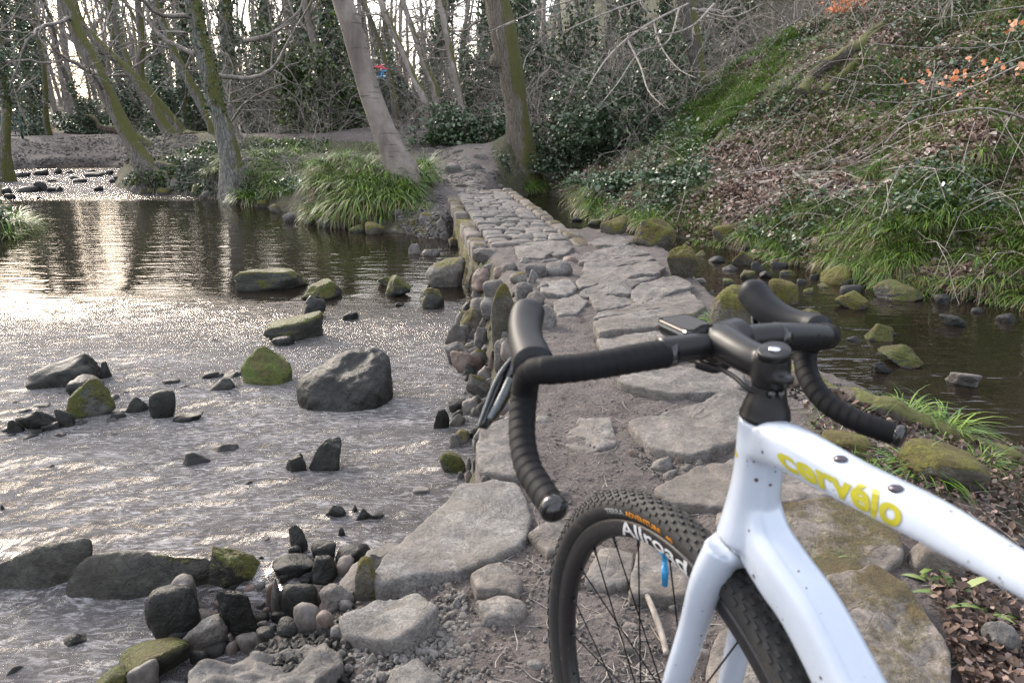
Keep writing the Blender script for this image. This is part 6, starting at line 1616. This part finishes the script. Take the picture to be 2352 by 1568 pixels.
bar = bpart("handlebar", [tb(pw([(1515, 806, .795), (1560, 801, .803), (1640, 791, .816), (1720, 777, .836), (1790, 770, .852), (1900, 772, .895)]), [.0150, .0155, .0160, .0160, .0155, .0150], 40, 20)], 'matt')
def tape(l, r, n=260, pitch=.0125):
    pts = np.asarray(l, float); sm = smooth_path(np.c_[pts, np.broadcast_to(r, (len(pts),))], n)
    s = np.concatenate([[0], np.cumsum(np.linalg.norm(np.diff(sm[:, :3], axis=0), axis=1))])
    V, F = tube(sm[:, :3], sm[:, 3], 28, True)
    k = n * 28; ang = np.tile(np.arange(28) / 28, n); ph = (np.repeat(s, 28) / pitch + ang) % 1
    nr = norm(V[:k] - np.repeat(sm[:, :3], 28, 0))
    V[:k] += nr * ((ph * .0008 - .0003) * (1 - ss(.93, 1.0, ph)))[:, None]
    return V, F
lt = pw([(1528, 812, .797), (1457, 823, .783), (1390, 835, .772), (1320, 845, .760), (1255, 850, .754), (1221, 850, .766), (1210, 868, .786), (1204, 905, .800), (1200, 955, .793), (1200, 1010, .776), (1213, 1072, .752), (1240, 1120, .727), (1266, 1158, .706)])
bpart("bar_tape", [tape(lt, [.0160, .0158, .0152, .0150, .0152, .0150, .0150, .0150, .0147, .0145, .0144, .0142, .0140])], 'tape', bar)
rt = pw([(1795, 777, .854), (1830, 776, .867), (1870, 774, .885), (1897, 772, .905), (1888, 772, .935), (1868, 780, .965), (1852, 805, .978), (1851, 845, .970), (1867, 885, .953), (1900, 925, .935), (1950, 957, .915), (2005, 980, .897), (2062, 999, .884)])
bpart("bar_tape", [tape(rt, [.0155, .0156, .0165, .0168, .0160, .0155, .0150, .0146, .0142, .0140, .0139, .0138, .0137])], 'tape', bar)
for a, b2 in (((1264, 1155, .7075), (1274, 1171, .698)), ((2056, 997, .886), (2070, 1002, .881))):
    A_, B_ = P(*a), P(*b2); d = norm(B_ - A_)
    bpart("end_plug", [tube(np.array([A_, B_, B_ + d * .002, B_ + d * .0022, B_ - d * .003]), [.0142, .0145, .0132, .0105, .0085], 24)], 'gloss', bar)
for a, b2, r in (((1524, 812, .797), (1545, 808, .800), .0164), ((1778, 771, .849), (1797, 774, .855), .0164)):
    bpart("finishing_band", [tb([P(*a), P(*b2)], r, 4, 24)], 'gloss', bar)
# brake hoods and levers
hl = bpart("brake_hood", [tb(pw([(1226, 838, .770), (1218, 815, .790), (1209, 785, .815), (1206, 755, .842), (1210, 728, .866), (1215, 714, .878), (1216, 708, .884)]), [.0215, .0200, .0176, .0168, .0172, .0168, .0120], 30, 24, r2=[.0225, .0215, .020, .020, .0205, .0190, .014], ref=L2, power=2.3, dome=True)], 'rubber')
hr_ = bpart("brake_hood", [tb(pw([(1882, 757, .930), (1862, 750, .948), (1825, 742, .968), (1788, 727, .987), (1757, 705, 1.003), (1737, 682, 1.015), (1726, 666, 1.022), (1723, 660, 1.026)]), [.0190, .0185, .0185, .0195, .0205, .0210, .0200, .014], 30, 24, ref=L2, power=2.3, dome=True)], 'rubber')
def plate(poly, d0, d1, thick, bulge=.0):
    """a lever blade: outline in the photo given a real depth that runs from d0 at its head to d1 at its tip"""
    p = np.array(poly, float); y0, y1 = p[:, 1].min(), p[:, 1].max()
    n_ = len(p); f = (p[:, 1] - y0) / (y1 - y0)
    A = np.array([P(a, b2, d0 + (d1 - d0) * g) for (a, b2), g in zip(p, f)]); c = A.mean(0)
    nn = norm(np.cross(A[n_ // 3] - A[0], A[2 * n_ // 3] - A[0])); 
    if nn @ (np.array([0, 0, CAM_H]) - c) < 0: nn = -nn
    mid_l = A
    rings = [c + (A - c) * .93 - nn * thick / 2, A - nn * thick * .3, A + nn * thick * .25, c + (A - c) * .9 + nn * thick / 2]
    V = np.vstack(rings); i = np.arange(3)[:, None] * n_; j = np.arange(n_)[None]; k = (j + 1) % n_
    F = np.stack([i + j, i + k, i + n_ + k, i + n_ + j], -1).reshape(-1, 4)
    return V, [F, np.arange(n_)[None], (3 * n_ + np.arange(n_))[None]]
def c1(l): return [((1900 + x / 2.351) * .5742, (1100 + y / 2.351) * .5742) for x, y in l]
def strips(l): return c1(l)
left_edge = c1([(340, 775), (235, 900), (165, 1030), (110, 1180), (60, 1320), (18, 1430)])
right_edge = c1([(385, 900), (370, 1000), (330, 1140), (250, 1270), (170, 1370), (105, 1450)])
n_ = len(left_edge); Vs = []
for k in range(n_):
    d = .868 - .045 * k / (n_ - 1); A_, B_ = P(*left_edge[k], d), P(*right_edge[k], d + .01); cc = (A_ + B_) / 2; nn = norm(np.cross(B_ - A_, U2)); nn = nn if nn @ (np.array([0, 0, CAM_H]) - cc) > 0 else -nn
    th_ = .007 if k < n_ - 1 else .004
    Vs += [A_ - nn * th_ * .5, A_ + nn * th_ * .4, cc + nn * th_, B_ + nn * th_ * .3, B_ - nn * th_ * .6, cc - nn * th_]
V = np.array(Vs); i = np.arange(n_ - 1)[:, None] * 6; j = np.arange(6)[None]; k = (j + 1) % 6
lev = bpart("brake_lever", [(V, [np.stack([i + j, i + k, i + 6 + k, i + 6 + j], -1).reshape(-1, 4), np.array([[5, 4, 3, 2, 1, 0]]), (n_ - 1) * 6 + np.array([[0, 1, 2, 3, 4, 5]])])], 'gloss')
mid2 = [(a * .55 + c_ * .45, b2 * .55 + d * .45) for (a, b2), (c_, d) in zip(left_edge, right_edge)]
strip = [tb(np.array([P(q[0] * .9 + m2[0] * .1, q[1] * .9 + m2[1] * .1, .868 - .045 * k / (n_ - 1) - .008) for k, (q, m2) in enumerate(zip(left_edge, mid2))][:6]), [.0012, .0016, .0018, .0016, .0014, .001], 20, 8)]
bpart("lever_edge", strip, 'edge', lev)
bpart("shift_paddle", [plate([(a * .45 + c_ * .55 - (2 if kk else 0), b2 * .5 + d * .5) for kk, ((a, b2), (c_, d)) in enumerate(zip(left_edge[1:5], right_edge[1:5]))] + [(a * .15 + c_ * .85, b2 * .2 + d * .8) for (a, b2), (c_, d) in list(zip(left_edge[1:5], right_edge[1:5]))[::-1]], .855, .825, .006)], 'edge', lev)
rl = pw([(1745, 700, 1.03), (1738, 730, 1.03), (1745, 780, 1.02), (1768, 830, 1.0), (1790, 860, .985)])
bpart("brake_lever", [tb(rl, [.008, .010, .009, .007, .005], 20, 10, r2=[.004, .005, .004, .004, .003], ref=E2)], 'gloss')
# bike computer on its out-front mount
q = [(1581, 767, .832), (1651, 752, .872), (1576, 722, .952), (1506, 733, .912)]
A = pw(q); nn = norm(np.cross(A[1] - A[0], A[3] - A[0])); nn = nn if nn[2] > 0 else -nn
def rounded(A, f=.16, k=5):
    out_ = []
    for i in range(4):
        p, a, b2 = A[i], A[i - 1], A[(i + 1) % 4]; s0 = p + (a - p) * f; s1 = p + (b2 - p) * f * (np.linalg.norm(a - p) / np.linalg.norm(b2 - p) if i % 2 == 0 else np.linalg.norm(a - p) / np.linalg.norm(b2 - p))
        for t_ in np.linspace(0, 1, k): out_.append((1 - t_) ** 2 * s0 + 2 * t_ * (1 - t_) * p + t_ ** 2 * s1)
    return np.array(out_)
R0 = rounded(A); c0_ = R0.mean(0)
def stack(rs):
    n_ = len(rs[0]); V = np.vstack(rs); i = np.arange(len(rs) - 1)[:, None] * n_; j = np.arange(n_)[None]; k = (j + 1) % n_
    return V, [np.stack([i + j, i + k, i + n_ + k, i + n_ + j], -1).reshape(-1, 4), np.arange(n_)[None][:, ::-1], ((len(rs) - 1) * n_ + np.arange(n_))[None]]
comp = bpart("bike_computer", [stack([c0_ + (R0 - c0_) * .86 - nn * .017, c0_ + (R0 - c0_) * .97 - nn * .012, R0 - nn * .003, R0 * 1.0 + nn * 0, c0_ + (R0 - c0_) * .965 + nn * .0015])], 'gloss', smooth=False)
bpart("bezel", [stack([c0_ + (R0 - c0_) * 1.008 - nn * .0055, c0_ + (R0 - c0_) * 1.008 - nn * .0025])], 'edge', comp, False)
bpart("screen", [stack([c0_ + (R0 - c0_) * .84 + nn * .0012, c0_ + (R0 - c0_) * .84 + nn * .0022])], 'screen', comp, False)
bpart("button", [box(P(1519, 749, .905) + nn * 0, norm(A[3] - A[0]) * .004, nn * .0022, norm(A[1] - A[0]) * .003)], 'red', comp)
bpart("computer_mount", [tb(pw([(1600, 775, .88), (1600, 790, .86), (1630, 792, .835)]), [.011, .010, .010], 10, 14), tb(np.array([c0_ - nn * .016, c0_ - nn * .030]), .016, 5, 20), tb(pw([(1618, 762, .84), (1623, 780, .815)]), [.005, .019], 5, 16)], 'matt')
# cables
bpart("cable", [tb(pw([(1560, 822, .84), (1605, 832, .82), (1650, 845, .79), (1690, 868, .765), (1715, 890, .750), (1737, 902, .745)]), .0027, 40, 10)], 'matt')
bpart("cable", [tb(pw([(1600, 835, .86), (1640, 846, .85), (1665, 838, .84), (1690, 820, .83)]), .006, 20, 10)], 'rubber')

# ------------------------------------------------------------------ remaining things of the place
def GX(px, py, up=0.0): p = G(px, py, False); p[2] += up; return p
# mossy fallen log on the slope, with its stub
def log(name, pts, r, mat, label, cat, sd, side=14, lift=.3, wob=.12, D=None):
    q = np.array([GX(a, b2) + np.array([0, 0, rr_ * lift]) for (a, b2), rr_ in zip(pts, r)])
    sm = smooth_path(np.c_[q, r], 30); V, F = tube(sm[:, :3], sm[:, 3], side)
    nr = norm(V[:30 * side] - np.repeat(sm[:, :3], side, 0)); V[:30 * side] += nr * (np.repeat(sm[:, 3], side) * fbm(V[:30 * side] * 6, 3, sd) * wob * 2)[:, None]
    return tag(link(name, new_mesh(name, V - q[0], F), M[mat], None, tuple(q[0])), label, cat)
M['logmoss'] = bark_mat('mossy_log_bark', (.02, .016, .012), (.045, .036, .027), (.08, .065, .05), .85, 3, 3, .03)
log("fallen_log", [(1838, 222), (1862, 193), (1885, 172), (1925, 143), (1965, 118), (2005, 84), (2045, 48)], [.10, .13, .13, .12, .11, .09, .07], 'logmoss', "thick fallen log with bright moss on its lower end, lying up the slope", "log", 1)
log("fallen_branch", [(1888, 222), (1915, 195), (1943, 170), (1973, 140)], [.08, .075, .07, .06], 'logmoss', "thinner mossy branch lying just below the thick fallen log", "branch", 2)
log("mossy_root", [(1640, 335), (1660, 310), (1675, 290)], [.05, .06, .05], 'logmoss', "mossy root low on the slope left of centre", "root", 3)
log("mossy_root", [(1760, 275), (1790, 255), (1815, 242)], [.05, .06, .05], 'logmoss', "mossy root on the slope just left of the thick fallen log", "root", 4)
log("mossy_log", [(1800, 862), (1850, 885), (1920, 905), (1990, 938), (2060, 965), (2150, 995), (2250, 1030), (2370, 1072)], [.045, .06, .055, .05, .055, .05, .05, .04], 'logmoss', "long moss-covered log edging the near right bank behind the handlebar drop", "log", 5, lift=.1, wob=.3)
for k, (l_, r_k, lb) in enumerate([([(1760, 384), (1778, 350), (1797, 315)], .03, "dark stick leaning on the slope above the leaf drift"), ([(1837, 482), (1896, 434), (1958, 406)], .035, "pale broken branch pointing down to the stream from the leaf drift"),
                           ([(1742, 427), (1822, 412), (1899, 404)], .028, "long pale branch lying across the leaf drift"), ([(1962, 302), (2005, 279)], .03, "short pale stick on the slope right of centre"),
                           ([(2002, 387), (2046, 364)], .035, "short light branch among the tussocks of the slope"), ([(2291, 478), (2352, 482), (2400, 480)], .03, "stick at the right edge above the tussocks"),
                           ([(1253, 360), (1275, 340), (1297, 326), (1338, 305)], .045, "dark curved branch in the gully right of the oak's foot"), ([(1267, 436), (1338, 402), (1383, 368)], .018, "thin pale branch slanting over the stream below the gully"),
                           ([(1690, 470), (1760, 452), (1850, 446)], .018, "thin twiggy branch at the lower edge of the leaf drift"), ([(1820, 405), (1850, 430), (1870, 455)], .02, "forked twig across the leaf drift"),
                           ([(520, 1372), (560, 1352), (600, 1340), (633, 1334)], .009, "peeled white stick on the cobble pile"), ([(1478, 1370), (1500, 1420), (1520, 1480), (1530, 1520)], .008, "peeled pinkish stick on the ground inside the front wheel"),
                           ([(1360, 1290), (1400, 1300), (1440, 1312)], .008, "dry stick lying against the slab seen through the spokes"), ([(720, 1560), (745, 1520), (752, 1480)], .005, "thin dark twig between the bottom slabs"),
                           ([(120, 290), (150, 296), (200, 292)], .06, "branch lying on the far bank")]):
    lift_ = 1.0 if k < 9 else 3.0
    log("fallen_branch", l_, [r_k] * len(l_), 'twig_pale' if k not in (0, 6) else 'dead', lb, "branch", 10 + k, 8, lift_, .08)
# copper-leaved beech whose branches reach in from the right
bt = GX(2620, 420); t = empty("young_beech", tuple(bt), "young beech whose long twigs with a few orange leaves reach in from the right edge", "tree")
rng = np.random.RandomState(9)
tp = tube(smooth_path(np.array([bt, bt + [.1, -.1, 1.5], bt + [.0, -.2, 3.2], bt + [.2, -.2, 5.0]]), 20), np.linspace(.09, .03, 20), 10); tpart(t, 'trunk', [tp], M['birch'])
bp = []; lf = []
for l_, r0 in [([(2620, 330, 6.2), (2470, 330, 6.0), (2352, 272, 5.8), (2262, 249, 5.7), (2180, 258, 5.6), (2080, 286, 5.5), (2030, 330, 5.5)], .016), ([(2620, 160, 6.2), (2480, 110, 6.0), (2352, 95, 5.8), (2240, 110, 5.7), (2120, 110, 5.6), (2000, 100, 5.5)], .007),
               ([(2600, 120, 6.2), (2440, 110, 6), (2352, 130, 5.9), (2270, 160, 5.8), (2150, 185, 5.7), (2020, 195, 5.6), (1900, 175, 5.5)], .008), ([(2600, 60, 6.2), (2430, 120, 6), (2340, 150, 5.8), (2220, 205, 5.7), (2100, 235, 5.6), (1980, 230, 5.5)], .008),
               ([(2560, 10, 6), (2400, 10, 6), (2240, 30, 5.9), (2130, 40, 5.8), (2060, 10, 5.7)], .007)]:
    q = pw(l_); sm = smooth_path(q, 26); bp.append(tube(sm, np.linspace(r0, .0028, 26), 6, cap=False))
    for z in range(3):
        i = rng.randint(5, 25); dd = norm(sm[i] - sm[i - 1]) + rng.normal(size=3) * .45
        limb(sm[i], dd, rng.uniform(.25, .7), .0025, rng, bp, 2, 3, .5, .02, (2, 2, 2), .7, .4)
tpart(t, 'bare_branches', bp, M['twig_pale'])
for a, b2 in [(2170, 170), (2188, 178), (2180, 195), (2163, 200), (2190, 165), (2130, 166), (2225, 176), (2247, 183), (2269, 209), (2262, 146), (2225, 139), (2295, 143), (2331, 55), (2322, 62), (2300, 150), (2345, 150), (2340, 160), (2210, 215), (2120, 190), (2080, 180), (2230, 190), (2262, 170), (2318, 70), (2350, 55)]:
    for z in range(3): lf.append(P(a + rng.normal() * 5, b2 + rng.normal() * 5, rng.uniform(5.4, 5.9)))
V, F = leaves(np.array(lf), .038, 5, .1, .7); V -= bt; link('leaves', new_mesh('leaves', V, F, True, np.repeat(rng.uniform(0, 1, len(lf)), 6)), M['copper'], t)
# dock-like plant and seedlings at the lower right
def plant(px, py, n, L, w, mat, label, sd, name="leafy_plant", el=(.3, 1.1)):
    p = GX(px, py); r = np.random.RandomState(sd); C = np.zeros((n, 3)) + r.normal(size=(n, 3)) * .008
    az = r.uniform(0, 6.28, n); V, F, k = blades(C, L, w, sd, droop=.9, az=az, el=r.uniform(*el, n))
    return tag(link(name, new_mesh(name, V, F, True, np.repeat(r.uniform(.4, 1, n), k)), M[mat], None, tuple(p)), label, "plant")
M['dock'] = leaf_mat('pale_dock_leaves', [(0, (.05, .08, .02)), (.5, (.10, .16, .04)), (1, (.26, .30, .12))], .45, .5, .2)
plant(2190, 1370, 9, .13, .026, 'dock', "pale broad-leaved plant under the top tube at the lower right", 1)
plant(2120, 1330, 6, .10, .022, 'dock', "smaller broad-leaved plant left of the pale one, by the mossy slab", 2)
plant(2260, 1410, 7, .11, .026, 'dock', "broad-leaved plant nearest the lower right corner", 3)
plant(2330, 1060, 12, .05, .014, 'dock', "small leafy seedling at the right edge among dead leaves", 4)
plant(2260, 1290, 8, .06, .014, 'dock', "seedling beside the angular brown stone", 8)
plant(2015, 885, 14, .06, .014, 'dock', "little blue-green seedling beside the pool behind the handlebar", 5)
plant(1540, 636, 8, .05, .014, 'dock', "tiny green seedling at the end of the pillow-shaped slab", 6)
plant(1218, 565, 8, .06, .016, 'dock', "tiny green seedling on the corner of the causeway", 7)
# ferns on the left of the mound
def fern(px, py, L, label, sd, n=7, az0=None):
    p = GX(px, py); r = np.random.RandomState(sd); Vs = []
    for k in range(n):
        a = r.uniform(0, 6.28); l = L * r.uniform(.7, 1.1); K = 22; d2 = np.array([math.cos(a), math.sin(a)]); q = np.zeros(3); el = r.uniform(.7, 1.2)
        for s in range(K):
            e = el - 2.0 * s / K; q = q + np.array([d2[0] * math.cos(e), d2[1] * math.cos(e), math.sin(e)]) * l / K; w = .075 * l / .4 * math.sin(math.pi * (s + 2) / (K + 2)) ** .8
            sd_ = np.array([-d2[1], d2[0], 0]); f = np.array([d2[0], d2[1], 0])
            for sg in (1, -1): Vs.append(np.array([q, q + sd_ * sg * w * .5 + f * .008, q + sd_ * sg * w + f * .012 - [0, 0, .01], q + sd_ * sg * w * .5 - f * .006]))
    V = np.concatenate(Vs); F = np.arange(len(V)).reshape(-1, 4)
    return tag(link("fern", new_mesh("fern", V, F, True, np.repeat(r.uniform(0, 1, len(Vs)), 4)), M['fern'], None, tuple(p)), label, "fern")
fern(742, 445, .55, "yellowing fern hanging on the left flank of the mound", 1); fern(765, 480, .45, "green fern low on the mound, just above the water", 2); fern(1725, 330, .35, "small fern on the slope", 3)
# green gate beyond the river, and the pale-topped table behind the trees
M['green_paint'] = simple('green_painted_steel', (.015, .05, .045), .5)
a = GX(8, 322); b_ = GX(62, 320); b_ = a + norm(b_ - a) * 1.35; t = empty("metal_gate", tuple(a), "dark green barred metal gate at the far left beyond the river", "gate")
up = np.array([0, 0, 1.0]); w = b_ - a
for f in (0, 1): tpart(t, 'post', [box(a + w * f + up * .5, norm(w) * .035, np.cross(norm(w), up) * .035, up * .56)], M['green_paint'])
tpart(t, 'bars', [box(a + w * .5 + up * z, w * .5, np.cross(norm(w), up) * .018, up * .022) for z in (.15, .45, .75, 1.02)] + [box(a + w * f + up * .58, norm(w) * .015, np.cross(norm(w), up) * .012, up * .44) for f in (.33, .66)], M['green_paint'])
M['teal'] = simple('faded_teal_board', (.14, .26, .24), .6)
q = P(407, 214, 30); t = empty("sign_board", (q[0], q[1], float(H(q[0], q[1]))), "pale blue-green board on posts far back behind the slender trees", "sign"); zt = q[2]
g0 = float(H(q[0], q[1]))
for f in (-.3, .3): tpart(t, 'panel', [box(np.array([q[0] + f, q[1], zt]), [.25, 0, 0], [0, .02, 0], [0, 0, .10]), box(np.array([q[0] + f, q[1] - .01, zt - .13]), [.27, 0, 0], [0, .03, 0], [0, 0, .02])], M['teal'])
for f in (-.5, .5): tpart(t, 'post', [box(np.array([q[0] + f, q[1] + .05, (zt + g0) / 2]), [.03, 0, 0], [0, .03, 0], [0, 0, (zt - g0) / 2 + .1])], M['green_paint'])
# plastic scraps caught on the thin dark tree
def scrap(px, py, D, col, label, sd):
    r = np.random.RandomState(sd); p = P(px, py, D); Vs = []
    for k in range(9):
        q = p + r.normal(size=3) * np.array([.025, .02, .05]); K = 5; d = norm(r.normal(size=3) + np.array([0, 0, -.8])); sd_ = norm(np.cross(d, r.normal(size=3)))
        for s in range(K):
            q2 = q + d * .035 + r.normal(size=3) * .012; Vs.append(np.array([q - sd_ * .016, q + sd_ * .016, q2 + sd_ * .016, q2 - sd_ * .016])); q = q2
    V = np.concatenate(Vs) - p
    return tag(link("plastic_scrap", new_mesh("plastic_scrap", V, np.arange(len(V)).reshape(-1, 4)), simple('plastic_' + str(sd), col, .4), None, tuple(p)), label, "litter")
scrap(874, 156, 19.6, (.55, .03, .08), "torn red plastic scrap caught in the thin dark tree", 1)
scrap(879, 171, 19.6, (.02, .22, .42), "torn blue plastic scrap just under the red one", 2)
